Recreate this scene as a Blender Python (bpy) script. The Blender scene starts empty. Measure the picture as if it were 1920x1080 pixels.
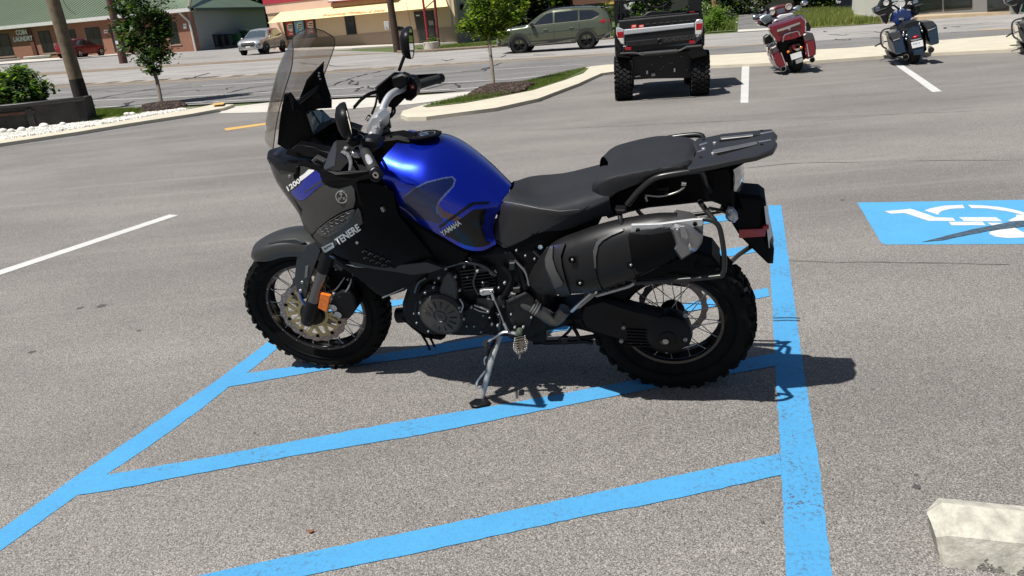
import bpy, bmesh, math, random
from mathutils import Vector, Matrix, noise
R = math.radians
V = Vector
rnd = random.Random(7)
SC = bpy.context.scene
COL = SC.collection
# ------------------------------------------------------------------ camera
FPX, PITCH, ROLL, CH = 1400.0, R(20.25), R(4.88), 1.508
cd = bpy.data.cameras.new('camera'); cam = bpy.data.objects.new('camera', cd); COL.objects.link(cam)
_fw = V((0, math.cos(PITCH), -math.sin(PITCH))); _up = V((0, math.sin(PITCH), math.cos(PITCH))); _rt = V((1, 0, 0))
cx = _rt*math.cos(ROLL) - _up*math.sin(ROLL); cy = _rt*math.sin(ROLL) + _up*math.cos(ROLL); cz = -_fw
cam.matrix_world = Matrix(((cx.x, cy.x, cz.x, 0), (cx.y, cy.y, cz.y, 0), (cx.z, cy.z, cz.z, CH), (0, 0, 0, 1)))
cd.sensor_width = 36; cd.lens = FPX/1920*36; cd.clip_end = 900; cd.clip_start = .05
SC.camera = cam
# ------------------------------------------------------------------ light
SUN = V((math.cos(R(-150))*math.cos(R(62)), math.sin(R(-150))*math.cos(R(62)), math.sin(R(62))))
w = bpy.data.worlds.new('World'); SC.world = w; w.use_nodes = True
nt = w.node_tree; bg = nt.nodes['Background']
sky = nt.nodes.new('ShaderNodeTexSky'); sky.sky_type = 'NISHITA'; sky.sun_disc = False
sky.sun_elevation = R(62); sky.sun_rotation = R(90+150)
sky.air_density = 1.0; sky.dust_density = 1.5
nt.links.new(sky.outputs[0], bg.inputs[0]); bg.inputs[1].default_value = .05
sl = bpy.data.lights.new('sun', 'SUN'); so = bpy.data.objects.new('sun', sl); COL.objects.link(so)
sl.energy = 5.0; sl.angle = R(.53); sl.color = (1, .965, .91)
so.rotation_euler = (-SUN).to_track_quat('-Z', 'Y').to_euler(); so.location = (0, 0, 20)
SC.view_settings.view_transform = 'Standard'; SC.view_settings.look = 'None'
SC.view_settings.gamma = 1; SC.view_settings.exposure = .34; SC.view_settings.use_curve_mapping = False
SC.cycles.max_bounces = 8; SC.cycles.transparent_max_bounces = 16
SC.cycles.caustics_reflective = False; SC.cycles.caustics_refractive = False
SC.cycles.sample_clamp_indirect = 6
# ------------------------------------------------------------------ geometry of the place
def ray(px, py):
    u, v = px-960, py-540
    a = u*math.cos(ROLL) - v*math.sin(ROLL); b = u*math.sin(ROLL) + v*math.cos(ROLL)
    return _rt*(a/FPX) - _up*(b/FPX) + _fw
CAM = V((0, 0, CH))
def ss(t):
    t = min(1, max(0, t)); return t*t*(3-2*t)
def T(x, y):                                             # height of the terrain
    u = 2.6-x
    sp = u if u > 40 else 3*math.log(1+math.exp(u/3))
    return ss((y-12)/18)*(-.34+.028*min(sp, 60))
def hit(px, py, off=0.0):                                # ground point seen at a pixel of the photograph
    d = ray(px, py); t = 1.0; lt = t
    while t < 400:
        p = CAM+d*t
        if p.z < T(p.x, p.y)+off: break
        lt = t; t *= 1.02
    for _ in range(24):
        m = (lt+t)/2; p = CAM+d*m
        if p.z < T(p.x, p.y)+off: t = m
        else: lt = m
    return CAM+d*t
def at(px, py, depth):                                   # point at an optical depth in metres
    return CAM+ray(px, py)*depth
def g(px, py): p = hit(px, py); return (p.x, p.y)
# ------------------------------------------------------------------ materials
MATS = {}
def newmat(name):
    m = bpy.data.materials.new(name); m.use_nodes = True; MATS[name] = m
    return m, m.node_tree, m.node_tree.nodes['Principled BSDF']
def M(name, col=None, rough=.5, metal=0., var=.12, vs=6., bump=0., bs=60., coat=0., rv=.08, spec=.5, alpha=1.):
    if name in MATS: return MATS[name]
    m, nt, b = newmat(name); L = nt.links.new
    tc = nt.nodes.new('ShaderNodeTexCoord')
    n = nt.nodes.new('ShaderNodeTexNoise'); n.inputs['Scale'].default_value = vs; n.inputs['Detail'].default_value = 8; n.inputs['Roughness'].default_value = .65
    L(tc.outputs['Object'], n.inputs['Vector'])
    r = nt.nodes.new('ShaderNodeValToRGB'); r.color_ramp.elements[0].position = .3; r.color_ramp.elements[1].position = .72
    r.color_ramp.elements[0].color = [c*(1-var) for c in col]+[1]; r.color_ramp.elements[1].color = [min(1, c*(1+var)) for c in col]+[1]
    L(n.outputs['Fac'], r.inputs[0]); L(r.outputs[0], b.inputs['Base Color'])
    mr = nt.nodes.new('ShaderNodeMapRange'); mr.inputs[3].default_value = max(.02, rough-rv); mr.inputs[4].default_value = min(1, rough+rv)
    n2 = nt.nodes.new('ShaderNodeTexNoise'); n2.inputs['Scale'].default_value = vs*2.7; n2.inputs['Detail'].default_value = 5
    L(tc.outputs['Object'], n2.inputs['Vector']); L(n2.outputs['Fac'], mr.inputs[0]); L(mr.outputs[0], b.inputs['Roughness'])
    b.inputs['Metallic'].default_value = metal; b.inputs['Coat Weight'].default_value = coat; b.inputs['Coat Roughness'].default_value = .04
    b.inputs['Specular IOR Level'].default_value = spec
    if bump:
        n3 = nt.nodes.new('ShaderNodeTexNoise'); n3.inputs['Scale'].default_value = bs; n3.inputs['Detail'].default_value = 6
        bp = nt.nodes.new('ShaderNodeBump'); bp.inputs['Strength'].default_value = bump; bp.inputs['Distance'].default_value = .3/bs
        L(tc.outputs['Object'], n3.inputs['Vector']); L(n3.outputs['Fac'], bp.inputs['Height']); L(bp.outputs[0], b.inputs['Normal'])
    return m
def glass(name, col=None, alpha=.2, rough=.03):
    if name in MATS: return MATS[name]
    m, nt, b = newmat(name)
    nt.nodes.remove(b); out = nt.nodes['Material Output']
    t = nt.nodes.new('ShaderNodeBsdfTransparent'); t.inputs[0].default_value = col+(1,)
    gl = nt.nodes.new('ShaderNodeBsdfGlossy'); gl.inputs[0].default_value = (1, 1, 1, 1); gl.inputs['Roughness'].default_value = rough
    df = nt.nodes.new('ShaderNodeBsdfDiffuse'); df.inputs[0].default_value = (col[0]*.25, col[1]*.25, col[2]*.25, 1)
    lw = nt.nodes.new('ShaderNodeLayerWeight'); lw.inputs[0].default_value = .5
    pw = nt.nodes.new('ShaderNodeMath'); pw.operation = 'POWER'; pw.inputs[1].default_value = 5; nt.links.new(lw.outputs['Facing'], pw.inputs[0])
    fr = nt.nodes.new('ShaderNodeMath'); fr.operation = 'MULTIPLY_ADD'; fr.inputs[1].default_value = .9; fr.inputs[2].default_value = .045; nt.links.new(pw.outputs[0], fr.inputs[0])
    m1 = nt.nodes.new('ShaderNodeMixShader'); m1.inputs[0].default_value = alpha
    m2 = nt.nodes.new('ShaderNodeMixShader'); L = nt.links.new
    L(t.outputs[0], m1.inputs[1]); L(df.outputs[0], m1.inputs[2]); L(fr.outputs[0], m2.inputs[0]); L(m1.outputs[0], m2.inputs[1]); L(gl.outputs[0], m2.inputs[2]); L(m2.outputs[0], out.inputs[0])
    return m
def leafmat(name, col, trans=.45):
    m, nt, b = newmat(name); out = nt.nodes['Material Output']; L = nt.links.new
    tc = nt.nodes.new('ShaderNodeTexCoord'); n = nt.nodes.new('ShaderNodeTexNoise'); n.inputs['Scale'].default_value = 9; n.inputs['Detail'].default_value = 4
    r = nt.nodes.new('ShaderNodeValToRGB'); r.color_ramp.elements[0].position = .3; r.color_ramp.elements[1].position = .7
    r.color_ramp.elements[0].color = [c*.65 for c in col]+[1]; r.color_ramp.elements[1].color = [c*1.4 for c in col]+[1]
    L(tc.outputs['Object'], n.inputs['Vector']); L(n.outputs[0], r.inputs[0]); L(r.outputs[0], b.inputs['Base Color'])
    b.inputs['Roughness'].default_value = .45
    tr = nt.nodes.new('ShaderNodeBsdfTranslucent'); mx = nt.nodes.new('ShaderNodeMixShader'); mx.inputs[0].default_value = trans
    g1 = nt.nodes.new('ShaderNodeMix'); g1.data_type = 'RGBA'; g1.blend_type = 'MULTIPLY'; g1.inputs[0].default_value = 1; g1.inputs[7].default_value = (1.3, 1.5, .35, 1)
    L(r.outputs[0], g1.inputs[6]); L(g1.outputs[2], tr.inputs[0]); L(b.outputs[0], mx.inputs[1]); L(tr.outputs[0], mx.inputs[2]); L(mx.outputs[0], out.inputs[0])
    return m
def mixnode(nt, fac, a, b):
    x = nt.nodes.new('ShaderNodeMix'); x.data_type = 'RGBA'
    for s, v in ((0, fac), (6, a), (7, b)):
        if isinstance(v, bpy.types.NodeSocket): nt.links.new(v, x.inputs[s])
        elif s == 0: x.inputs[0].default_value = v
        else: x.inputs[s].default_value = tuple(v)+(1,)
    return x.outputs[2]
def nz(nt, scale, detail=4, rough=.6, stretch=None, dist=0.0):
    tc = nt.nodes.new('ShaderNodeTexCoord'); n = nt.nodes.new('ShaderNodeTexNoise')
    n.inputs['Scale'].default_value = scale; n.inputs['Detail'].default_value = detail; n.inputs['Roughness'].default_value = rough; n.inputs['Distortion'].default_value = dist
    if stretch:
        mp = nt.nodes.new('ShaderNodeMapping'); mp.inputs['Rotation'].default_value = stretch[1]; mp.inputs['Scale'].default_value = stretch[0]
        nt.links.new(tc.outputs['Object'], mp.inputs[0]); nt.links.new(mp.outputs[0], n.inputs['Vector'])
    else: nt.links.new(tc.outputs['Object'], n.inputs['Vector'])
    return n.outputs['Fac']
def ramp(nt, s, p0, p1, c0=(0, 0, 0), c1=(1, 1, 1)):
    r = nt.nodes.new('ShaderNodeValToRGB'); e = r.color_ramp.elements; e[0].position = p0; e[1].position = p1
    e[0].color = tuple(c0)+(1,); e[1].color = tuple(c1)+(1,); nt.links.new(s, r.inputs[0]); return r.outputs[0]
def vor(nt, scale, feat='F1', out='Color', rnd_=1.):
    tc = nt.nodes.new('ShaderNodeTexCoord'); v = nt.nodes.new('ShaderNodeTexVoronoi'); v.feature = feat
    v.inputs['Scale'].default_value = scale; v.inputs['Randomness'].default_value = rnd_
    nt.links.new(tc.outputs['Object'], v.inputs['Vector']); return v.outputs[out]
def asphalt(name, base, light=(.42, .40, .37), dark=(.035, .034, .036), cells=150., contrast=1., paint=None, chips=.0, stains=True):
    m, nt, b = newmat(name); L = nt.links.new
    rv = nt.nodes.new('ShaderNodeSeparateColor'); L(vor(nt, cells), rv.inputs[0])
    col = mixnode(nt, ramp(nt, rv.outputs[0], .45, .95), base, [base[i]*(1-contrast)+light[i]*contrast for i in range(3)])
    col = mixnode(nt, ramp(nt, rv.outputs[1], .62, .9), col, [base[i]*(1-contrast)+dark[i]*contrast for i in range(3)])
    pit = ramp(nt, nz(nt, cells*.55, 3, .7), .36, .45, (1, 1, 1), (0, 0, 0))
    col = mixnode(nt, pit, col, [c*.35 for c in base])
    if stains:
        col2 = mixnode(nt, ramp(nt, nz(nt, .35, 5, .6, ((1, 2.2, 1), (0, 0, R(-20)))), .35, .7), [.8]*3, [1.16]*3)
        mm = nt.nodes.new('ShaderNodeMix'); mm.data_type = 'RGBA'; mm.blend_type = 'MULTIPLY'; mm.inputs[0].default_value = 1
        L(col, mm.inputs[6]); L(col2, mm.inputs[7]); col = mm.outputs[2]
        st = ramp(nt, nz(nt, 1.7, 6, .7), .66, .78)
        col = mixnode(nt, st, col, [c*.72 for c in base])
        wv = ramp(nt, nz(nt, .8, 6, .6, ((.12, 2.6, 1), (0, 0, R(16)))), .56, .7, (0, 0, 0), (.55, .55, .55))
        col = mixnode(nt, wv, col, [min(1, c*1.35) for c in base])
    if paint:
        c1 = ramp(nt, nz(nt, cells*.42, 4, .8), .575+chips, .61+chips, (0, 0, 0), (.85, .85, .85)); msk = ramp(nt, nz(nt, 1.6, 6, .7), .50, .64, (.10, .10, .10), (1, 1, 1))
        mm_ = nt.nodes.new('ShaderNodeMix'); mm_.data_type = 'RGBA'; mm_.blend_type = 'MULTIPLY'; mm_.inputs[0].default_value = 1; L(c1, mm_.inputs[6]); L(msk, mm_.inputs[7]); chip = mm_.outputs[2]
        wear = ramp(nt, nz(nt, 2.3, 8, .75), .35, .75, (0, 0, 0), (.55, .55, .55))
        pc = mixnode(nt, wear, paint, [c*.72 for c in paint])
        pc = mixnode(nt, ramp(nt, rv.outputs[2], .5, 1, (0, 0, 0), (.22, .22, .22)), pc, [c*.55 for c in paint])
        col = mixnode(nt, chip, pc, [c*.5 for c in base])
    L(col, b.inputs['Base Color']); b.inputs['Roughness'].default_value = .82; b.inputs['Specular IOR Level'].default_value = .3
    bp = nt.nodes.new('ShaderNodeBump'); bp.inputs['Strength'].default_value = .5 if not paint else .3; bp.inputs['Distance'].default_value = .004
    L(rv.outputs[0], bp.inputs['Height']); L(bp.outputs[0], b.inputs['Normal'])
    return m
# ------------------------------------------------------------------ mesh helpers
def finish(bm, sharp=38):
    bmesh.ops.recalc_face_normals(bm, faces=bm.faces[:])
    for f in bm.faces: f.smooth = True
    lim = R(sharp)
    for e in bm.edges:
        if len(e.link_faces) == 2:
            e.smooth = e.calc_face_angle(0) < lim
        else: e.smooth = True
def link(name, me, parent=None, kind=None, label=None, cat=None, group=None):
    o = bpy.data.objects.new(name, me); COL.objects.link(o)
    if parent is not None: o.parent = parent
    if kind: o['kind'] = kind
    if label: o['label'] = label
    if cat: o['category'] = cat
    if group: o['group'] = group
    return o
def obj(name, bm, mats, parent=None, sharp=38, **k):
    finish(bm, sharp)
    me = bpy.data.meshes.new(name); bm.to_mesh(me); bm.free()
    for m in (mats if isinstance(mats, (list, tuple)) else [mats]): me.materials.append(m)
    return link(name, me, parent, **k)
def thing(name, label, cat, loc=(0, 0, 0), rz=0, group=None, mat=None):
    o = bpy.data.objects.new(name, None); COL.objects.link(o); o.empty_display_size = .3
    if mat is not None: o.matrix_world = mat
    else: o.location = loc; o.rotation_euler = (0, 0, rz)
    o['label'] = label; o['category'] = cat
    if group: o['group'] = group
    return o
def copy_tree(o, parent=None):
    c = o.copy(); COL.objects.link(c)
    if parent is not None: c.parent = parent
    for ch in [x for x in bpy.data.objects if x.parent == o]: copy_tree(ch, c)
    return c
def catmull(P, n):
    """points -> n samples of a Catmull-Rom curve through them"""
    P = [V(p) for p in P]; k = len(P)
    if k == 2: return [P[0].lerp(P[1], i/(n-1)) for i in range(n)]
    out = []
    for i in range(n):
        t = i/(n-1)*(k-1); j = min(int(t), k-2); u = t-j
        a = P[j-1] if j > 0 else P[0]*2-P[1]; b = P[j]; c = P[j+1]; d = P[j+2] if j+2 < k else P[-1]*2-P[-2]
        out.append(.5*((2*b)+(c-a)*u+(2*a-5*b+4*c-d)*u*u+(3*b-a-3*c+d)*u**3))
    return out
def tube(bm, pts, rad, n=10, smooth=0, cap=True, flat=1.0, updir=None, mi=0):
    pts = [V(p) for p in pts]
    if smooth: 
        if isinstance(rad, (list, tuple)):
            rr = catmull([V((q, 0, 0)) for q in rad], smooth); rad = [q.x for q in rr]
        pts = catmull(pts, smooth)
    k = len(pts)
    if not isinstance(rad, (list, tuple)): rad = [rad]*k
    t0 = (pts[1]-pts[0]).normalized()
    ref = V(updir) if updir is not None else (V((0, 0, 1)) if abs(t0.z) < .9 else V((1, 0, 0)))
    nrm = (ref-t0*ref.dot(t0)).normalized(); rings = []
    for i in range(k):
        t = (pts[min(i+1, k-1)]-pts[max(i-1, 0)])
        t = t.normalized() if t.length > 1e-9 else t0
        nrm = (nrm-t*nrm.dot(t)).normalized(); bn = t.cross(nrm)
        rings.append([bm.verts.new(pts[i]+(nrm*math.cos(2*math.pi*j/n)*flat+bn*math.sin(2*math.pi*j/n))*rad[i]) for j in range(n)])
    for i in range(k-1):
        for j in range(n):
            f = bm.faces.new((rings[i][j], rings[i][(j+1) % n], rings[i+1][(j+1) % n], rings[i+1][j])); f.material_index = mi
    if cap:
        f = bm.faces.new(rings[0][::-1]); f.material_index = mi
        f = bm.faces.new(rings[-1]); f.material_index = mi
    return bm
def TB(pts, rad, **k):
    return tube(bmesh.new(), pts, rad, **k)
def box(bm, c, s, m=None, bev=0, mi=0, seg=1):
    """box centred at c with full sizes s, optional 3x3/4x4 matrix m applied about the centre"""
    r = bmesh.ops.create_cube(bm, size=1)
    vs = r['verts']
    for v_ in vs: v_.co = V((v_.co.x*s[0], v_.co.y*s[1], v_.co.z*s[2]))
    if bev:
        es = list({e for v_ in vs for e in v_.link_edges})
        q = bmesh.ops.bevel(bm, geom=es, offset=bev, segments=seg, affect='EDGES', profile=.6)
        vs = list({v_ for v_ in q['verts']} | {v_ for v_ in vs if v_.is_valid})
    fs = {f for v_ in vs for f in v_.link_faces}
    for f in fs: f.material_index = mi
    for v_ in vs: v_.co = (m @ v_.co if m is not None else v_.co)+V(c)
    return vs
def BX(c, s, **k):
    bm = bmesh.new(); box(bm, c, s, **k); return bm
def ngon_prism(bm, loop, off, bev=0, mi=0, seg=1):
    """extrude a 3-D loop by vector off; optional rim bevel"""
    off = V(off); a = [bm.verts.new(V(p)) for p in loop]; b = [bm.verts.new(V(p)+off) for p in loop]; n = len(a); fs = []
    fa = bm.faces.new(a); fb = bm.faces.new(b[::-1]); fs += [fa, fb]
    for i in range(n): fs.append(bm.faces.new((a[i], b[i], b[(i+1) % n], a[(i+1) % n])))
    for f in fs: f.material_index = mi
    bmesh.ops.recalc_face_normals(bm, faces=fs)
    if bev:
        es = list(set(fa.edges) | set(fb.edges))
        bmesh.ops.bevel(bm, geom=es, offset=bev, segments=seg, affect='EDGES', profile=.6, clamp_overlap=True)
    return bm
def lathe(bm, prof, c, ax, n=32, mi=0, closed=False, caps=True):
    """prof: list of (radius, along axis)"""
    ax = V(ax).normalized(); ref = V((0, 0, 1)) if abs(ax.z) < .9 else V((1, 0, 0))
    e1 = (ref-ax*ref.dot(ax)).normalized(); e2 = ax.cross(e1); rings = []
    for r_, h_ in prof:
        rings.append([bm.verts.new(V(c)+ax*h_+(e1*math.cos(2*math.pi*j/n)+e2*math.sin(2*math.pi*j/n))*r_) for j in range(n)])
    k = len(rings)
    for i in range(k if closed else k-1):
        A, B = rings[i], rings[(i+1) % k]
        for j in range(n):
            f = bm.faces.new((A[j], A[(j+1) % n], B[(j+1) % n], B[j])); f.material_index = mi
    if not closed and caps:
        for rg, pr in ((rings[0], prof[0]), (rings[-1], prof[-1])):
            if pr[0] > 1e-4:
                f = bm.faces.new(rg); f.material_index = mi
    return bm
def surf(rows, nu, nv, bm=None, mi=0, mirror=None, closeu=False):
    """grid surface through rows of control points (Catmull-Rom both ways)"""
    bm = bm or bmesh.new()
    cols = [catmull(r_, nu) for r_ in rows]
    grid = [catmull([c[i] for c in cols], nv) for i in range(nu)]
    def put(fn, flip):
        vs = [[bm.verts.new(fn(p)) for p in line] for line in grid]
        for i in range(nu-1):
            for j in range(nv-1):
                q = (vs[i][j], vs[i+1][j], vs[i+1][j+1], vs[i][j+1])
                f = bm.faces.new(q[::-1] if flip else q); f.material_index = mi
        return vs
    put(lambda p: p, False)
    if mirror: put(mirror, True)
    return bm
def orient(bm, fn):
    """recalculate normals, then turn every island so that it faces fn(centre)"""
    bmesh.ops.recalc_face_normals(bm, faces=bm.faces[:])
    seen = set()
    for f0 in bm.faces[:]:
        if f0 in seen: continue
        isl = [f0]; seen.add(f0); q = [f0]; s = 0
        while q:
            f = q.pop(); c = f.calc_center_median(); s += f.normal.dot(fn(c))*f.calc_area()
            for e in f.edges:
                for f2 in e.link_faces:
                    if f2 not in seen: seen.add(f2); q.append(f2); isl.append(f2)
        if s < 0: bmesh.ops.reverse_faces(bm, faces=isl)
def solid(bm, t, fn=None):
    """give a sheet thickness t, away from the side fn(centre) points to"""
    bmesh.ops.remove_doubles(bm, verts=bm.verts[:], dist=1e-5)
    orient(bm, fn or (lambda c: V((c.x*.0, c.y, .3))))
    bm.normal_update(); fs = bm.faces[:]; vs = bm.verts[:]; be = [e for e in bm.edges if len(e.link_faces) == 1]
    tw = {v_: bm.verts.new(v_.co-v_.normal*t) for v_ in vs}
    for f in fs: bm.faces.new([tw[v_] for v_ in f.verts][::-1])
    for e in be: bm.faces.new((e.verts[0], e.verts[1], tw[e.verts[1]], tw[e.verts[0]]))
    return bm
def flipped(o):
    """the mirror image of a part on the other side of the machine, as a part of its own"""
    me = o.data.copy(); me.transform(Matrix.Diagonal((1, -1, 1, 1))); me.flip_normals()
    c = o.copy(); c.data = me; COL.objects.link(c); return c
def drape(name, poly, off, m, step=1.0, wall=None, **k):
    """flat outline laid on the terrain at height off; wall: lower height of its sides"""
    bm = bmesh.new(); vs = [bm.verts.new((p[0], p[1], 0)) for p in poly]; bm.faces.new(vs)
    xs = [p[0] for p in poly]; ys = [p[1] for p in poly]
    bmesh.ops.triangulate(bm, faces=bm.faces[:])
    if max(ys) > 11.5:
        for a0, a1, nrm, lo in ((min(xs), max(xs), (1, 0, 0), None), (max(11.5, min(ys)), min(62, max(ys)), (0, 1, 0), None)):
            q = math.ceil(a0/step)*step
            while q < a1:
                if nrm[0]: co = (q, 0, 0)
                else: co = (0, q, 0)
                bmesh.ops.bisect_plane(bm, geom=bm.verts[:]+bm.edges[:]+bm.faces[:], plane_co=co, plane_no=nrm)
                q += step*(1 if abs(q) < 30 or not nrm[0] else 2.5)
    for v_ in bm.verts: v_.co.z = T(v_.co.x, v_.co.y)+off
    if wall is not None:
        be = [e for e in bm.edges if len(e.link_faces) == 1]
        r = bmesh.ops.extrude_edge_only(bm, edges=be)
        for v_ in [x for x in r['geom'] if isinstance(x, bmesh.types.BMVert)]: v_.co.z = T(v_.co.x, v_.co.y)+wall
    if k.get('kind') is None and 'parent' not in k: k['kind'] = 'structure'
    par = k.pop('parent', None)
    return obj(name, bm, m, par, **k)
def pl(pts): return [g(*p) for p in pts]
def ribbon(name, pts, width, off, m, world=False, smooth=0, jitter=0, **k):
    """painted line of a real width along ground points"""
    P = [V(p) for p in (pts if world else pl(pts))]
    if smooth: P = catmull([V((p.x, p.y, 0)) for p in P], smooth)
    A, B = [], []
    for i, p in enumerate(P):
        d = (P[min(i+1, len(P)-1)]-P[max(i-1, 0)]); d = V((d.x, d.y)).normalized(); nn = V((-d.y, d.x))
        ww = width/2*(1+jitter*rnd.uniform(-1, 1)); q = V((p.x, p.y))
        A.append(q+nn*ww); B.append(q-nn*ww)
    # build as strip with enough cuts to follow the terrain
    bm = bmesh.new(); prev = None
    for i in range(len(A)):
        cuts = 1
        if i: cuts = max(1, int((A[i]-A[i-1]).length/1.0))
        for c in range(1 if i == 0 else cuts):
            t = 1 if i == 0 else (c+1)/cuts
            a = A[i] if i == 0 else A[i-1].lerp(A[i], t); b = B[i] if i == 0 else B[i-1].lerp(B[i], t)
            va = bm.verts.new((a.x, a.y, T(a.x, a.y)+off)); vb = bm.verts.new((b.x, b.y, T(b.x, b.y)+off))
            if prev: bm.faces.new((prev[0], prev[1], vb, va))
            prev = (va, vb)
    k.setdefault('kind', 'structure')
    return obj(name, bm, m, **k)
def text(name, s, size, m, parent, mat, ext=.002, font_scale_x=1.0, shear=0., bold=0., align='CENTER', **k):
    """flat lettering turned into a mesh"""
    cu = bpy.data.curves.new(name, 'FONT'); cu.body = s; cu.size = size; cu.extrude = ext; cu.shear = shear; cu.offset = bold
    cu.align_x = align; cu.align_y = 'CENTER'; cu.resolution_u = 3
    tmp = bpy.data.objects.new('tmp', cu); COL.objects.link(tmp)
    dg = bpy.context.evaluated_depsgraph_get(); me = bpy.data.meshes.new_from_object(tmp.evaluated_get(dg)); bpy.data.objects.remove(tmp)
    me.transform(mat @ Matrix.Diagonal((font_scale_x, 1, 1, 1))); me.materials.clear(); me.materials.append(m)
    return link(name, me, parent, **k)
def basis(o, x, y, z=None):
    x = V(x).normalized(); y = V(y); y = (y-x*y.dot(x)).normalized(); z = x.cross(y)
    return Matrix(((x.x, y.x, z.x, o[0]), (x.y, y.y, z.y, o[1]), (x.z, y.z, z.z, o[2]), (0, 0, 0, 1)))
# ================================================================== SETTING
LOT = asphalt('lot_asphalt', (.212, .198, .184), light=(.46, .435, .405), dark=(.05, .047, .045), cells=290., contrast=.72)
ROADN = asphalt('road_near', (.185, .18, .175), cells=60., contrast=.3)
ROADF = asphalt('road_far', (.33, .315, .30), cells=60., contrast=.2)
BLUE = asphalt('blue_paint', (.15, .14, .135), cells=140., contrast=.4, paint=(.070, .305, .57), chips=-.035, stains=False)
BLUE2 = asphalt('blue_paint_clean', (.15, .14, .135), cells=140., contrast=.3, paint=(.085, .335, .59), chips=.03, stains=False)
WHITE = asphalt('white_paint', (.2, .2, .19), cells=120., contrast=.3, paint=(.56, .555, .54), chips=.05, stains=False)
YEL = asphalt('yellow_paint', (.2, .2, .19), cells=90., contrast=.3, paint=(.62, .38, .12), chips=-.02, stains=False)
TAR = M('crack_tar', (.035, .035, .037), rough=.5, vs=3)
CURB = M('kerb_concrete', (.52, .475, .375), rough=.85, var=.12, vs=2.2, bump=.4, bs=90)
CONC = M('pale_concrete', (.52, .49, .44), rough=.85, var=.12, vs=1.4, bump=.3, bs=60)
GUT = M('grey_gutter', (.17, .165, .16), rough=.9, var=.15, vs=4)
GRASSB = M('grass_ground', (.075, .105, .028), rough=.95, var=.45, vs=3.5, bump=.5, bs=30)
DIRT = M('dirt', (.20, .155, .11), rough=.95, var=.3, vs=3, bump=.5, bs=30)
MULCH = M('mulch_bark', (.035, .023, .018), rough=.95, var=.5, vs=30)

bm = bmesh.new()
def axis(lo, hi, fine0, fine1):
    out, q = [], lo
    while q < hi: out.append(q); q += 2 if fine0 <= q < fine1 else 12
    return out+[hi]
xs = axis(-420, 420, -74, 60); ys = axis(-60, 640, 8, 100)
grid = [[bm.verts.new((x, y, T(x, y)-.03)) for y in ys] for x in xs]
for i in range(len(xs)-1):
    for j in range(len(ys)-1): bm.faces.new((grid[i][j], grid[i+1][j], grid[i+1][j+1], grid[i][j+1]))
obj('ground', bm, GRASSB, kind='structure')

lot_far = pl([(-60, 222), (0, 215), (180, 207), (400, 200), (660, 189), (800, 178), (960, 160), (1110, 142), (1330, 112), (1600, 95), (1990, 66)])
lot = [(-40, -14), (-60, 6)]+lot_far+[(40, 10), (30, -14)]
drape('parking_lot', lot, 0.0, LOT, step=1.)
road_near_edge = pl([(-60, 222), (180, 206), (360, 197), (509, 189.5), (660, 182), (915, 167), (1150, 132), (1330, 108), (1600, 90), (1990, 60)])
yel_px = [(-60, 171), (109, 161), (360, 149), (523, 138.5), (660, 131), (860, 119), (1000, 109), (1150, 100), (1315, 88.5), (1433, 83), (1600, 72), (1848, 56), (1990, 47)]
far_px = [(-60, 150), (85, 140), (360, 122), (520, 112), (660, 102), (944, 87), (1150, 72), (1322, 65), (1400, 60), (1521, 53), (1652, 44.5), (1720, 38), (1893, 27), (1990, 20)]
def stretch(P, d=75):
    def ex(a, b): v_ = V((b[0]-a[0], b[1]-a[1])).normalized()*d; return (b[0]+v_.x, b[1]+v_.y)
    return [ex(P[2], P[0])]+P+[ex(P[-3], P[-1])]
drape('road', stretch(road_near_edge)+stretch(pl(yel_px))[::-1], .004, ROADN)
drape('road_far_lanes', stretch(pl(yel_px))+stretch(pl(far_px))[::-1], .004, ROADF)
# road beyond the frame on both sides
def ext(a, b, d): 
    v_ = V((b[0]-a[0], b[1]-a[1])).normalized()*d; return (b[0]+v_.x, b[1]+v_.y)
# painted lines on the road
ribbon('white_edge_line', [(-40, 148), (85, 145), (360, 127.5), (520, 118), (660, 109), (944, 92.5), (1150, 79), (1333, 73.5), (1450, 66)], .13, .010, WHITE)
ribbon('yellow_centre_line', [(p[0], p[1]-.6) for p in yel_px[:9]], .13, .010, YEL)
ribbon('yellow_centre_line', [(p[0], p[1]+3.2) for p in yel_px[:8]], .13, .010, YEL)
ribbon('yellow_centre_line', [(1315, 90), (1433, 83)], .14, .010, YEL)
ribbon('yellow_centre_line', [(1835, 57), (1990, 50)], .3, .010, YEL)
for a, b in (((379, 161), (517, 154)), ((150, 172), (30, 179)), ((925, 131), (1095, 121)), ((1190, 113), (1300, 105.5)), ((640, 147.5), (700, 144.5))):
    ribbon('white_lane_dash', [a, b], .12, .010, WHITE)
ribbon('white_edge_line', [(-40, 201), (80, 193), (360, 181), (515, 173), (660, 165.5), (960, 149), (1130, 131), (1330, 113)], .12, .011, WHITE)
ribbon('white_edge_line', [(60, 208), (181, 202), (360, 193), (509, 186), (660, 179), (915, 164)], .12, .011, WHITE)
ribbon('white_edge_line', [(1600, 93.5), (1763, 78), (1833, 74.5)], .12, .011, WHITE)
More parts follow.
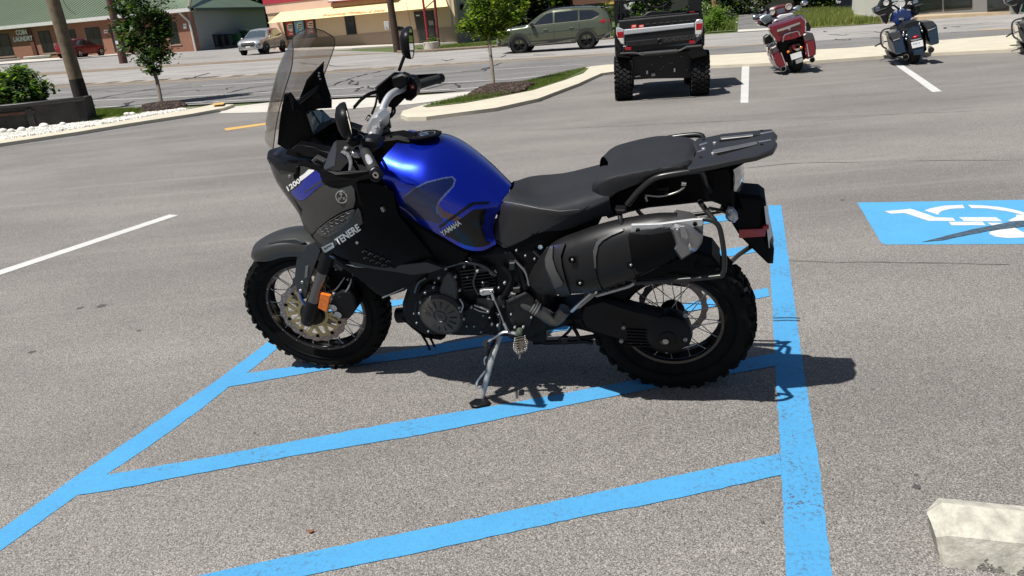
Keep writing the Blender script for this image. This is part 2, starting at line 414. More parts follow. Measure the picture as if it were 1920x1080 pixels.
# crack seals
CR = [[(140, 197), (190, 184), (230, 176), (270, 170), (360, 158)], [(170, 171), (230, 170.5), (300, 168), (360, 164)], [(200, 187), (250, 182), (300, 178), (345, 173)], [(345, 150), (372, 143), (392, 137), (384, 140), (372, 141)],
      [(560, 118), (640, 125), (700, 122)], [(615, 163), (660, 147), (700, 137), (740, 129)], [(660, 150), (655, 158), (668, 160), (672, 154)], [(340, 171), (420, 169), (440, 163)], [(425, 175), (470, 165), (515, 159)], [(340, 189), (400, 183), (470, 175), (515, 170)], [(345, 195), (430, 188), (520, 178)],
      [(680, 164), (660, 173), (700, 168), (690, 162)], [(790, 115), (830, 112), (840, 114), (850, 111)], [(870, 134), (900, 132), (918, 126), (940, 119)], [(830, 139), (870, 136), (910, 133), (918, 127)], [(800, 168), (830, 160), (850, 157), (862, 165), (845, 168)], [(820, 158), (880, 156), (930, 152), (955, 150)], [(660, 146), (720, 143), (790, 140)],
      [(1000, 103), (1045, 103), (960, 107), (900, 110)], [(940, 108), (950, 104), (962, 104)], [(1040, 122), (1050, 121)], [(1540, 59), (1550, 60)], [(1557, 65), (1575, 67), (1600, 64), (1650, 61)], [(1562, 74), (1590, 76), (1594, 74)], [(1620, 60), (1640, 59), (1655, 62)], [(1628, 72), (1650, 72)], [(1620, 97), (1640, 96)], [(1770, 54), (1785, 50), (1800, 51)], [(1780, 62), (1830, 60)], [(1765, 48), (1830, 45), (1880, 41)], [(1440, 82), (1500, 74)], [(1385, 100), (1440, 97)],
      [(95, 205), (160, 196), (175, 201), (240, 195)], [(230, 201), (245, 192), (238, 200)], [(440, 155), (520, 148)], [(60, 192), (150, 189), (220, 183)]]
for i, c in enumerate(CR):
    P = [V(p) for p in pl(c)]; Q = []
    for a, b in zip(P, P[1:]):
        k = max(1, int((b-a).length/.35))
        for j in range(k): Q.append(a.lerp(b, j/k)+V((rnd.gauss(0, .05), rnd.gauss(0, .09))))
    Q.append(P[-1]); ribbon('crack_seal', [(q.x, q.y) for q in Q], .07, .014, TAR, world=True, jitter=.5)
# near lot tar marks and stains
OIL = M('oil_stain', (.075, .07, .068), rough=.7, vs=20)
for px, py, r_ in ((1719, 913, .013), (1718, 891, .007), (190, 574, .03), (150, 578, .018), (1580, 375, .02), (478, 812, .006), (1430, 980, .006), (1245, 960, .004), (905, 905, .004), (260, 620, .012), (60, 660, .02)):
    q = hit(px, py); n = 14
    drape('oil_stain', [(q.x+math.cos(2*math.pi*j/n)*r_*rnd.uniform(.7, 1.25), q.y+math.sin(2*math.pi*j/n)*r_*rnd.uniform(.7, 1.25)) for j in range(n)], .0015, OIL)
q = hit(583, 999); LEAFB = M('dry_leaf', (.20, .075, .03), rough=.8)
bm = bmesh.new(); ngon_prism(bm, [V((q.x+x*.012, q.y+y*.012, .004+.004*abs(x))) for x, y in ((-1, 0), (-.4, .6), (.3, .5), (1, .1), (.4, -.5), (-.3, -.6))], (0, 0, .0015))
o = obj('fallen_leaf', bm, LEAFB); o['label'] = 'tiny curled brown leaf lying alone on the asphalt between the two lowest blue stripes'; o['category'] = 'leaf'
# paving seams across the lot
SEAM = M('paving_seam', (.135, .128, .12), rough=.9, vs=9, var=.4)
for pts in ([(1130, 330), (1300, 326), (1480, 306), (1700, 302), (1960, 300)], [(0, 290), (260, 266), (470, 240)], [(960, 246), (1300, 230), (1900, 205)], [(1480, 490), (1700, 492), (1940, 496)]):
    P = [V(p) for p in pl(pts)]; Q = []
    for a, b in zip(P, P[1:]):
        k = max(1, int((b-a).length/.12))
        for j in range(k): Q.append(a.lerp(b, j/k)+V((0, rnd.gauss(0, .008))))
    ribbon('paving_seam', [(q.x, q.y) for q in Q], .011, .0025, SEAM, world=True, jitter=.9)
# ---- blue hatching
def quad(name, pts, off, m, rough_=True):
    P = [V(p) for p in pl(pts)]; Q = []
    for a, b in zip(P, P[1:]+P[:1]):
        L_ = (b-a).length; k = max(1, min(60, int(L_/.035))) if a.y < 12 and rough_ else 1
        for j in range(k):
            q = a.lerp(b, j/k); n_ = V((-(b-a).y, (b-a).x)).normalized()
            Q.append(q+(n_*(noise.noise(V((q.x*22, q.y*22, 0)))*.004+rnd.gauss(0, .0009)) if j else n_*0))
    return drape(name, [(q.x, q.y) for q in Q], off, m)
quad('blue_boundary_line', [(1441, 385), (1465, 385), (1471, 430), (1502, 660), (1534, 860), (1562, 1095), (1475, 1095), (1463, 850), (1452, 655), (1444, 500)], .0015, BLUE)
quad('blue_boundary_line', [(-30, 1015), (0, 994.5), (152, 887), (264, 811), (409, 712), (504, 640), (521, 653), (461, 702), (429, 725.5), (376, 768), (280, 837.5), (198, 892), (142, 931), (0, 1034), (-30, 1055)], .0015, BLUE)
def stripe(pts): quad('blue_hatch_stripe', pts, .0030, BLUE)
stripe([(455, 702), (574, 684.5), (700, 667), (790, 652), (960, 624), (962, 640), (800, 668), (640, 689), (501, 713.5), (425, 727)])
stripe([(192, 893), (369, 862.5), (527, 833), (725, 796), (960, 756), (1050, 740), (1260, 700), (1456, 662), (1458, 686), (1262, 722), (1052, 763), (960, 781.5), (791, 816), (554, 855), (369, 889), (211, 920), (146, 929)])
stripe([(1462, 851.5), (1084, 932), (786, 994.5), (530, 1046.5), (377, 1080), (320, 1092), (520, 1092), (577, 1080), (769, 1041), (1084, 971.5), (1212, 947.5), (1466, 891.5)])
stripe([(770, 560), (700, 568), (640, 577), (600, 585), (602, 595), (645, 590), (700, 583), (772, 568)])
stripe([(1030, 610), (1130, 595), (1250, 577), (1440, 540), (1443, 556), (1250, 592), (1130, 611), (1030, 624)])
stripe([(960, 624), (1030, 610), (1030, 624), (962, 640)])
stripe([(1050, 510), (1200, 492), (1440, 456), (1441, 470), (1200, 507), (1050, 524)])
stripe([(1240, 420), (1436, 392), (1437, 403), (1240, 433)])
# ---- accessible parking stencil
quad('blue_stencil_field', [(1607, 380), (1950, 374.5), (2010, 374), (2060, 457), (1920, 458), (1660, 459), (1652, 455)], .0015, BLUE2)
WST = asphalt('stencil_white', (.2, .2, .19), cells=120., contrast=.2, paint=(.60, .60, .60), chips=.14, stains=False)
def Z(X, Y): return (1600+X/4.153, 360+Y/4.153)
for poly in ([(242, 152), (408, 138), (440, 133), (475, 142), (640, 200), (775, 204), (795, 228), (585, 228), (545, 215), (400, 166), (290, 172)],
             [(555, 147), (600, 130), (700, 110), (850, 103), (866, 129), (760, 134), (690, 150), (668, 165), (660, 181)],
             [(890, 103), (1010, 107), (1130, 118), (1240, 138), (1330, 162), (1330, 182), (1310, 178), (1180, 150), (1040, 131), (920, 129)],
             [(1330, 180), (1265, 180), (1270, 195), (1203, 224), (1230, 234), (1330, 240)],
             [(822, 200), (1110, 200), (1160, 232), (860, 229)], [(740, 236), (1005, 233), (1030, 262), (765, 262)],
             [(1040, 242), (1190, 245), (1265, 285), (1330, 318), (1420, 300), (1420, 345), (1330, 358), (1200, 362), (1110, 352), (1058, 330), (1062, 312), (1140, 294)],
             [(1420, 230), (1560, 225), (1600, 300), (1500, 330), (1420, 345), (1420, 300), (1500, 280)]):
    quad('white_stencil_mark', [Z(*p) for p in poly], .0030, WST)
SKID = M('tyre_scuff', (.045, .08, .115), rough=.8, vs=40, var=.6)
quad('tyre_scuff', [Z(*p) for p in [(525, 394), (640, 368), (760, 335), (950, 290), (1130, 255), (1240, 232), (1420, 222), (1420, 262), (1250, 283), (1050, 308), (850, 348), (700, 380)]], .0045, SKID)
MARK = M('faint_tyre_mark', (.03, .10, .17), rough=.8, vs=60, var=.8)
for y_ in (596.5, 601.5): quad('tyre_scuff', [(1449, y_), (1475, y_-.6), (1500, y_), (1500, y_+1.3), (1475, y_+.6), (1450, y_+1.6)], .0045, MARK)
# ---- white bay lines
for pts in ([(-30, 518), (0, 507), (318, 402.5), (334, 404), (0, 516), (-30, 527)], [(1391, 123), (1405, 123), (1403, 193), (1388.5, 193)], [(1668, 113), (1682, 114), (1700, 127), (1766, 171.5), (1748, 173), (1686, 128)]):
    quad('white_bay_line', pts, .0025, WHITE)
quad('yellow_bay_line', [(420, 241), (498, 230.5), (498, 234), (424, 245)], .0025, YEL)
# ---- driveway apron (flush pale concrete)
quad('concrete_apron', [(425, 202), (509, 192), (660, 185.5), (790, 179), (900, 171), (960, 163), (900, 180), (770, 196), (660, 204), (500, 211), (410, 213)], .006, CONC)
# ---- islands with kerbs
isl = [(752, 222), (756, 214), (790, 204), (820, 197), (880, 184), (930, 172), (1000, 154), (1060, 140), (1108, 128.5), (1140, 125), (1160, 124.5), (1320, 108), (1600, 93.5), (1700, 84.5), (1990, 62), (1990, 94), (1700, 107), (1500, 121), (1330, 128), (1165, 137), (1128, 142), (1085, 162), (1010, 191), (930, 209), (860, 218), (800, 226), (765, 227)]
drape('kerb', pl(isl), .06, CURB, wall=-.05, step=1.)
drape('lawn_strip', pl([(793, 206), (850, 193), (905, 180), (960, 166), (1020, 150), (1070, 138), (1104, 132), (1094, 142), (1060, 155), (1000, 175), (930, 189), (870, 200), (800, 208)]), .07, GRASSB, step=1.)
# left kerb / gravel bed
drape('kerb', pl([(-60, 262), (0, 258), (83, 246), (166, 236), (240, 224), (360, 210), (400, 201), (440, 201), (420, 208), (362, 219), (240, 238), (145, 254), (60, 267), (-60, 285)]), .065, CURB, wall=-.04, step=1.)
drape('lawn_strip', pl([(-60, 250), (-60, 225), (30, 222), (100, 213), (165, 209), (270, 210), (300, 205), (350, 205), (300, 218), (230, 229), (166, 238), (80, 250)]), .05, GRASSB, step=1.)
drape('gutter', pl([(-60, 279), (0, 272), (145, 254.5), (240, 238.5), (362, 219.5), (420, 208.5), (422, 210.5), (362, 222.5), (240, 243), (145, 260), (0, 277.5), (-60, 286)]), .003, GUT, step=1.)
quad('yellow_ramp_patch', [(402, 202.5), (424, 200), (420, 205), (400, 206.5)], .108, YEL)
# ---- beyond the road
drape('far_lot', pl([(-60, 149), (85, 139), (360, 121), (520, 111), (640, 103.5), (745, 98), (520, 92), (500, 78), (470, 77), (420, 90), (372, 93), (200, 104), (-60, 124)]), .004, asphalt('far_lot_asphalt', (.30, .285, .27), cells=30, contrast=.2))
drape('pavement', pl([(-60, 123), (0, 116), (110, 110), (200, 103), (372, 91), (372, 94), (250, 102), (120, 113), (-60, 126.5)]), .08, CONC, wall=-.02)
drape('pavement', pl([(530, 97), (660, 92.3), (760, 86.5), (860, 80.5), (857, 79), (740, 84), (660, 88.5), (530, 93)]), .08, CONC, wall=-.02)
drape('dirt_verge', pl([(-60, 151), (85, 141), (360, 123), (520, 113), (745, 99), (600, 104), (360, 119), (200, 129), (60, 138), (-60, 147)]), .010, DIRT)
drape('lawn_strip', pl([(800, 95), (860, 90), (944, 86), (1150, 70), (1320, 64), (1320, 55), (1150, 62), (960, 78), (850, 84), (780, 90)]), .03, GRASSB)
drape('kerb', pl([(745, 100), (800, 98), (944, 88.5), (1150, 73.5), (1150, 71.5), (944, 86.5), (800, 96), (745, 98)]), .10, DIRT, wall=-.02)
drape('side_street', pl([(1382, 62), (1384, 50), (1385, 25), (1392, 0), (1398, -10), (1436, -10), (1444, 5), (1462, 20), (1485, 35), (1500, 54.5)]), .006, asphalt('side_street', (.17, .165, .16), cells=30, contrast=.2))
drape('pavement', pl([(1384, 60), (1450, 56), (1446, 53), (1384, 56)]), .012, CONC)
drape('pavement', pl([(1340, 45), (1383, 43), (1383, 41.5), (1340, 43)]), .03, CONC)
drape('lawn_strip', pl([(1500, 54), (1652, 44), (1720, 37), (1600, 40), (1598, 20), (1500, 18), (1450, 12), (1462, 20), (1487, 36)]), .02, M('dry_grass', (.14, .15, .04), rough=.95, var=.4, vs=2))
drape('kerb', pl([(1652, 45), (1720, 38), (1893, 27.5), (1990, 21), (1990, 15), (1893, 22), (1780, 30), (1720, 33), (1690, 39)]), .14, M('tan_kerb', (.42, .33, .22), rough=.9, vs=4), wall=-.02)
drape('lawn_strip', pl([(1720, 33.5), (1780, 29), (1893, 21), (1990, 14), (1990, 8), (1890, 14.5), (1780, 22), (1700, 33)]), .16, GRASSB)
# scuffed patches of tall shade-free verge at the side street
drape('lawn_strip', pl([(1324, 62), (1380, 58), (1383, 20), (1350, 18), (1322, 30)]), .02, GRASSB)

# ------------------------------------------------------------------ stuff: grass blades, gravel, mulch
LG = [leafmat('grass_blade_a', (.10, .15, .035)), leafmat('grass_blade_b', (.17, .21, .055)), leafmat('grass_blade_c', (.26, .25, .09))]
def inside(p, poly):
    c = False; j = len(poly)-1
    for i in range(len(poly)):
        xi, yi = poly[i]; xj, yj = poly[j]
        if (yi > p[1]) != (yj > p[1]) and p[0] < (xj-xi)*(p[1]-yi)/(yj-yi)+xi: c = not c
        j = i
    return c
def scatter(poly, n):
    xs = [p[0] for p in poly]; ys = [p[1] for p in poly]; out = []; tries = 0
    while len(out) < n and tries < n*30:
        tries += 1; p = (rnd.uniform(min(xs), max(xs)), rnd.uniform(min(ys), max(ys)))
        if inside(p, poly): out.append(p)
    return out
def blades(name, poly, n, h_, w_, off, mats=LG, wts=(5, 4, 1), spread=.5):
    verts, faces, mi = [], [], []
    for x, y in scatter(poly, n):
        z = T(x, y)+off; a = rnd.uniform(0, 6.28); hh = h_*rnd.uniform(.5, 1.3); l = hh*spread*rnd.uniform(.1, 1); b = rnd.uniform(0, 6.28)
        dx, dy = math.cos(a)*w_/2, math.sin(a)*w_/2; k = len(verts)
        verts += [(x-dx, y-dy, z), (x+dx, y+dy, z), (x+math.cos(b)*l, y+math.sin(b)*l, z+hh)]
        faces.append((k, k+1, k+2)); mi.append(rnd.choices(range(len(mats)), wts[:len(mats)])[0])
    me = bpy.data.meshes.new(name); me.from_pydata(verts, [], faces)
    for m_ in mats: me.materials.append(m_)
    me.polygons.foreach_set('material_index', mi)
    return link(name, me, kind='stuff')
blades('grass', pl([(798, 206), (905, 181), (1020, 151), (1100, 133), (1060, 154), (1000, 174), (930, 188), (870, 199)]), 16000, .055, .012, .07)
blades('grass', pl([(166, 236), (166, 212), (270, 211), (300, 207), (290, 216), (230, 228)]), 14000, .08, .015, .05)
blades('grass', pl([(-60, 240), (-60, 215), (165, 209), (165, 214), (60, 222)]), 4000, .2, .02, .05)
blades('grass', pl([(790, 95), (944, 86.5), (1150, 70.5), (1320, 64), (1320, 55), (1150, 62), (960, 78), (850, 84)]), 12000, .10, .03, .03)
blades('grass', pl([(1500, 53.5), (1652, 43.5), (1715, 37), (1600, 40), (1598, 20), (1500, 18), (1462, 20), (1487, 36)]), 14000, .28, .04, .02, wts=(2, 4, 4))
blades('grass', pl([(1324, 61), (1378, 57), (1382, 22), (1324, 30)]), 7000, .2, .04, .02)
blades('grass', pl([(1700, 33), (1893, 20.5), (1990, 13.5), (1990, 9), (1890, 15), (1780, 22)]), 5000, .12, .03, .16)
# dark bark chips
def chips(name, poly, n, s, z0, mats, hill=None, flat=.35):
    verts, faces, mi = [], [], []
    for x, y in scatter(poly, n):
        z = T(x, y)+z0+(hill(x, y) if hill else 0)
        rot = Matrix.Rotation(rnd.uniform(0, 6.28), 3, 'Z') @ Matrix.Rotation(rnd.uniform(-.6, .6), 3, 'X')
        ax, ay, az = s*rnd.uniform(.5, 1.5), s*rnd.uniform(.3, .9), s*flat*rnd.uniform(.5, 1.4)
        k = len(verts)
        for sx, sy, sz in ((-1, -1, -1), (1, -1, -1), (1, 1, -1), (-1, 1, -1), (-.6, -.7, 1), (.7, -.5, 1), (.5, .7, 1), (-.7, .5, 1)):
            q = rot @ V((sx*ax*rnd.uniform(.8, 1.2), sy*ay*rnd.uniform(.8, 1.2), sz*az)); verts.append((x+q.x, y+q.y, z+q.z+az*.6))
        faces += [(k+4, k+5, k+6, k+7), (k, k+1, k+5, k+4), (k+1, k+2, k+6, k+5), (k+2, k+3, k+7, k+6), (k+3, k, k+4, k+7)]
        mi += [rnd.randrange(len(mats))]*5
    me = bpy.data.meshes.new(name); me.from_pydata(verts, [], faces)
    for m_ in mats: me.materials.append(m_)
    me.polygons.foreach_set('material_index', mi)
    return link(name, me, kind='stuff')
MU = [M('bark_a', (.045, .028, .022), rough=.9), M('bark_b', (.10, .065, .05), rough=.9), M('bark_c', (.02, .014, .012), rough=.9)]
GV = [M('gravel_a', (.74, .72, .66), rough=.85), M('gravel_b', (.64, .62, .57), rough=.85), M('gravel_c', (.75, .73, .68), rough=.85)]
def mound(name, poly, c, hgt, rad, n, z0=.075):
    hf = lambda x, y: hgt*max(0, 1-((x-c[0])**2+(y-c[1])**2)/rad**2)
    bm = bmesh.new(); vs = [bm.verts.new((p[0], p[1], 0)) for p in poly]; bm.faces.new(vs); bmesh.ops.triangulate(bm, faces=bm.faces[:])
    xs = [p[0] for p in poly]; ys = [p[1] for p in poly]
    for i in range(1, 12):
        for co, no in (((min(xs)+(max(xs)-min(xs))*i/12, 0, 0), (1, 0, 0)), ((0, min(ys)+(max(ys)-min(ys))*i/12, 0), (0, 1, 0))):
            bmesh.ops.bisect_plane(bm, geom=bm.verts[:]+bm.edges[:]+bm.faces[:], plane_co=co, plane_no=no)
    for v_ in bm.verts: v_.co.z = T(v_.co.x, v_.co.y)+z0+hf(v_.co.x, v_.co.y)
    obj('mulch_bed', bm, MULCH, kind='structure')
    chips('bark_mulch', poly, n, .035, z0-.005, MU, hill=hf)
mb = pl([(868, 192), (880, 186), (905, 179), (925, 173), (950, 166), (985, 162.5), (1000, 163), (1002, 168), (985, 177), (950, 184), (910, 190), (880, 193)])
c_ = hit(935, 175); mound('m', mb, (c_.x, c_.y), .10, 1.1, 3800)
mb2 = pl([(268, 219), (275, 211), (290, 204), (305, 201), (330, 203), (352, 208), (330, 212), (300, 216)])
c_ = hit(308, 209); mound('m', mb2, (c_.x, c_.y), .17, 1.25, 3000, z0=.03)
gp = pl([(-60, 268), (0, 256), (60, 249), (83, 244), (166, 235), (240, 224), (300, 214), (345, 209), (350, 212), (240, 231), (145, 248), (60, 261), (-60, 276)])
chips('white_gravel', gp, 9000, .034, .06, GV, flat=.55)
for ri, (px, py, s) in enumerate(((84, 247, .075), (62, 252, .05), (45, 254, .06), (10, 257, .07), (25, 257, .055), (120, 244, .055), (240, 225, .06), (250, 224, .055))):
    q = hit(px, py); bm = bmesh.new(); bmesh.ops.create_icosphere(bm, subdivisions=2, radius=s)
    for v_ in bm.verts: v_.co = V((v_.co.x*1.2, v_.co.y, v_.co.z*.7))*(1+.35*noise.noise(v_.co*9+V((px, 0, 0))))+V((q.x, q.y, T(q.x, q.y)+.12))
    o = obj('landscape_rock', bm, GV[rnd.randrange(3)], sharp=20)
    o['label'] = ['largest pale rock on the white gravel below the middle of the dark planter', 'pale rock on the gravel just left of the largest one', 'small pale rock on the gravel, third from the largest towards the left edge', 'pale rock on the gravel closest to the left edge', 'small pale rock on the gravel, second from the left edge', 'pale rock on the gravel between the largest one and the pole', 'small pale rock at the grass edge left of the mulch mound', 'small pale rock at the grass edge nearest the mulch mound'][ri]; o['category'] = 'rock'; o['group'] = 'pale rocks on the gravel bed'
# ================================================================== THE BLUE MOTORCYCLE
from mathutils.bvhtree import BVHTree
HD, LEAN = 2.86327509, 0.19592233
bF = V((math.cos(HD), math.sin(HD), 0)); _l = V((-math.sin(HD), math.cos(HD), 0)); _z = V((0, 0, 1))
bL = _l*math.cos(LEAN)-_z*math.sin(LEAN); bU = _z*math.cos(LEAN)+_l*math.sin(LEAN); bO = V((0.64642334, 2.81179033, 0.0))
MB = Matrix(((bF.x, bL.x, bU.x, bO.x), (bF.y, bL.y, bU.y, bO.y), (bF.z, bL.z, bU.z, bO.z), (0, 0, 0, 1)))
bike = thing('adventure_motorcycle', 'blue and black adventure motorcycle leaning on its side stand over the blue hatching', 'motorcycle', mat=MB)
MBi = MB.inverted(); LC = MBi @ CAM
def lray(px, py): return (MBi.to_3x3() @ ray(px, py))
def K(px, py, w_):                      # point on the plane w_ metres left of the machine's middle
    d = lray(px, py); return LC+d*((w_-LC.y)/d.y)
def KC(px, py, c0, s=0.0):              # point on the plane  up = c0 + s*forward
    d = lray(px, py); t = (c0+s*LC.x-LC.z)/(d.z-s*d.x); return LC+d*t
def KL(pts, w_=None): return [K(p[0], p[1], p[2] if len(p) > 2 else w_) for p in pts]
mir = lambda p: V((p.x, -p.y, p.z))
GREY = M('matte_grey_plastic', (.040, .0405, .040), rough=.38, metal=.35, var=.06, vs=3, coat=.1)
BLK = M('black_plastic', (.004, .004, .0045), rough=.5, var=.2, vs=8, bump=.15, bs=300, spec=.08)
BLKG = M('gloss_black', (.008, .008, .01), rough=.12, var=.1, coat=.6)
BLKM = M('black_metal', (.0075, .0075, .009), rough=.38, metal=.1, spec=.18, var=.2, vs=12, bump=.1, bs=120)
RUB = M('tyre_rubber', (.0085, .0085, .0085), rough=.75, var=.3, vs=14, bump=.25, bs=160, spec=.08)
GRIP = M('rubber_grip', (.012, .012, .012), rough=.7)
ALU = M('cast_aluminium', (.55, .55, .56), rough=.35, metal=.9, var=.12, vs=20, bump=.2, bs=200)
STEEL = M('dull_steel', (.36, .35, .34), rough=.4, metal=.9, var=.2, vs=25)
CHR = M('bright_chrome', (.75, .75, .76), rough=.1, metal=1, var=.04)
DISC = M('brake_disc_steel', (.26, .215, .20), rough=.42, metal=.7, var=.2, vs=30)
GOLD = M('gold_anodised', (.40, .33, .17), rough=.42, metal=.6, var=.1)
VIN = M('seat_vinyl', (.019, .021, .025), rough=.66, spec=.2, var=.10, vs=9, bump=.35, bs=420)
VIN2 = M('seat_side_vinyl', (.010, .010, .011), rough=.45, var=.1, vs=9, bump=.25, bs=380)
REDR = M('red_reflector', (.34, .007, .012), rough=.25, coat=.5, var=.25, vs=90)
AMB = M('amber_reflector', (.75, .17, .01), rough=.2, coat=.6, var=.3, vs=60)
WPL = M('white_plate', (.75, .75, .74), rough=.5)
SILV = M('silver_decal', (.62, .63, .64), rough=.4, metal=.3)
WDEC = M('white_decal', (.72, .72, .70), rough=.45)
def metallic_blue():
    m, nt, b = newmat('metallic_blue'); L = nt.links.new
    col = mixnode(nt, ramp(nt, vor(nt, 1500, out='Distance'), .2, .6), (.004, .030, .62), (.001, .016, .40))
    L(col, b.inputs['Base Color']); b.inputs['Metallic'].default_value = .8; b.inputs['Roughness'].default_value = .30
    b.inputs['Coat Weight'].default_value = 1; b.inputs['Coat Roughness'].default_value = .02
    b.inputs['Specular IOR Level'].default_value = .5
    return m
BLU = metallic_blue()
DBLU = M('graphite_blue_graphic', (.006, .014, .085), rough=.3, metal=.5, var=.05, coat=.8)
BROWN = M('bronze_graphic', (.13, .05, .06), rough=.35, metal=.3, coat=.8, var=.1)
SMOKE = glass('smoked_screen', (.80, .78, .765), .06)
LENS = glass('clear_lens', (.85, .87, .9), .35, rough=.08)
BL = lambda name, bm, m, parent=bike, **k: obj(name, bm, m, parent, **k)

def bodyrows(rows, centre, nu=26, nv=30):
    L = [[K(*p) for p in r] for r in rows]; C = [K(*p) for p in centre]
    allr = L+[C]+[[mir(p) for p in r] for r in reversed(L)]
    return surf(allr, nu, nv)
def bvh(bm):
    bm.normal_update()
    return BVHTree.FromBMesh(bm)
def proj(px, py, tree, wd, off):
    d = lray(px, py).normalized(); loc, n, i, dist = tree.ray_cast(LC, d)
    if loc is None:
        loc, n, i, dist = tree.find_nearest(K(px, py, wd))
    if n.dot(d) > 0: n = -n
    return loc+n*off
def pxmesh(poly, cell):
    bm = bmesh.new(); bm.faces.new([bm.verts.new((p[0], p[1], 0)) for p in poly]); bmesh.ops.triangulate(bm, faces=bm.faces[:])
    xs = [p[0] for p in poly]; ys = [p[1] for p in poly]
    for lo, hi, no in ((min(xs), max(xs), (1, 0, 0)), (min(ys), max(ys), (0, 1, 0))):
        q = lo+cell
        while q < hi:
            bmesh.ops.bisect_plane(bm, geom=bm.verts[:]+bm.edges[:]+bm.faces[:], plane_co=(q*no[0], q*no[1], 0), plane_no=no); q += cell
    return bm
def panel(name, poly, tree, m, wd=.2, off=.003, th=.003, cell=5, mirror=False, parent=bike, sharp=50, **k):
    bm = pxmesh(poly, cell)
    for v_ in bm.verts: v_.co = proj(v_.co.x, v_.co.y, tree, wd, off)
    orient(bm, lambda c: LC-c)
    if th:
        be = [e for e in bm.edges if len(e.link_faces) == 1]; r_ = bmesh.ops.extrude_edge_only(bm, edges=be)
        for v_ in [x for x in r_['geom'] if isinstance(x, bmesh.types.BMVert)]: v_.co += V((0, -.8 if v_.co.y > 0 else .8, -.35))*(th+off)
    o = obj(name, bm, m, parent, sharp=sharp, **k)
    if mirror: flipped(o)
    return o
def ptext(name, s, cpx, cpy, size, ang, tree, m, wd=.2, off=.004, shear=0., sx=1., bold=0., parent=bike, vshear=0.):
    cu = bpy.data.curves.new(name, 'FONT'); cu.body = s; cu.size = size; cu.shear = shear; cu.offset = bold*size; cu.align_x = 'CENTER'; cu.align_y = 'CENTER'; cu.resolution_u = 3
    tmp = bpy.data.objects.new('tmp', cu); COL.objects.link(tmp)
    dg = bpy.context.evaluated_depsgraph_get(); me = bpy.data.meshes.new_from_object(tmp.evaluated_get(dg)); bpy.data.objects.remove(tmp)
    ca, sa = math.cos(R(ang)), math.sin(R(ang))
    for v_ in me.vertices:
        x, y = v_.co.x*sx, v_.co.y
        v_.co = proj(cpx+x*ca-y*sa*1.0+vshear*y, cpy-(x*sa+y*ca), tree, wd, off)
    me.materials.clear(); me.materials.append(m)
    return link(name, me, parent)
def prism(name, pts, w0, w1, m, bev=.004, parent=bike, both=False, **k):
    """side outline traced at w0 (near face) and carried inward to w1"""
    bm = bmesh.new(); lp = [K(p[0], p[1], p[2] if len(p) > 2 else w0) for p in pts]
    ngon_prism(bm, lp, (0, w1-w0, 0), bev=bev)
    o = obj(name, bm, m, parent, **k)
    if both: flipped(o)
    return o
def ktube(name, pts, r_, m, n=10, smooth=0, both=False, parent=bike, **k):
    bm = bmesh.new(); P = [K(*p) if not isinstance(p, Vector) else p for p in pts]
    tube(bm, P, r_, n=n, smooth=smooth)
    o = obj(name, bm, m, parent, **k)
    if both: flipped(o)
    return o
def bolt(px, py, w_, r_=.006, m=None, parent=bike, nrm=(0, 1, 0)):
    me = BOLT; o = link('bolt', me, parent); p = K(px, py, w_)
    q = V(nrm).to_track_quat('Z', 'Y').to_matrix().to_4x4(); r_ *= .86; o.matrix_local = Matrix.Translation(p) @ q @ Matrix.Diagonal((r_, r_, r_, 1))
    return o
_b = bmesh.new(); lathe(_b, [(1, -1.5), (1, .5), (.8, .75), (.45, .75), (.42, .25), (0.0, .25)], (0, 0, 0), (0, 0, 1), n=10); finish(_b)
BOLT = bpy.data.meshes.new('bolt'); _b.to_mesh(BOLT); _b.free(); BOLT.materials.append(M('bolt_steel', (.36, .36, .37), rough=.3, metal=.5, var=.1))

BOLTB = BOLT.copy(); BOLTB.name = 'bolt_black'; BOLTB.materials.clear(); BOLTB.materials.append(BLK)
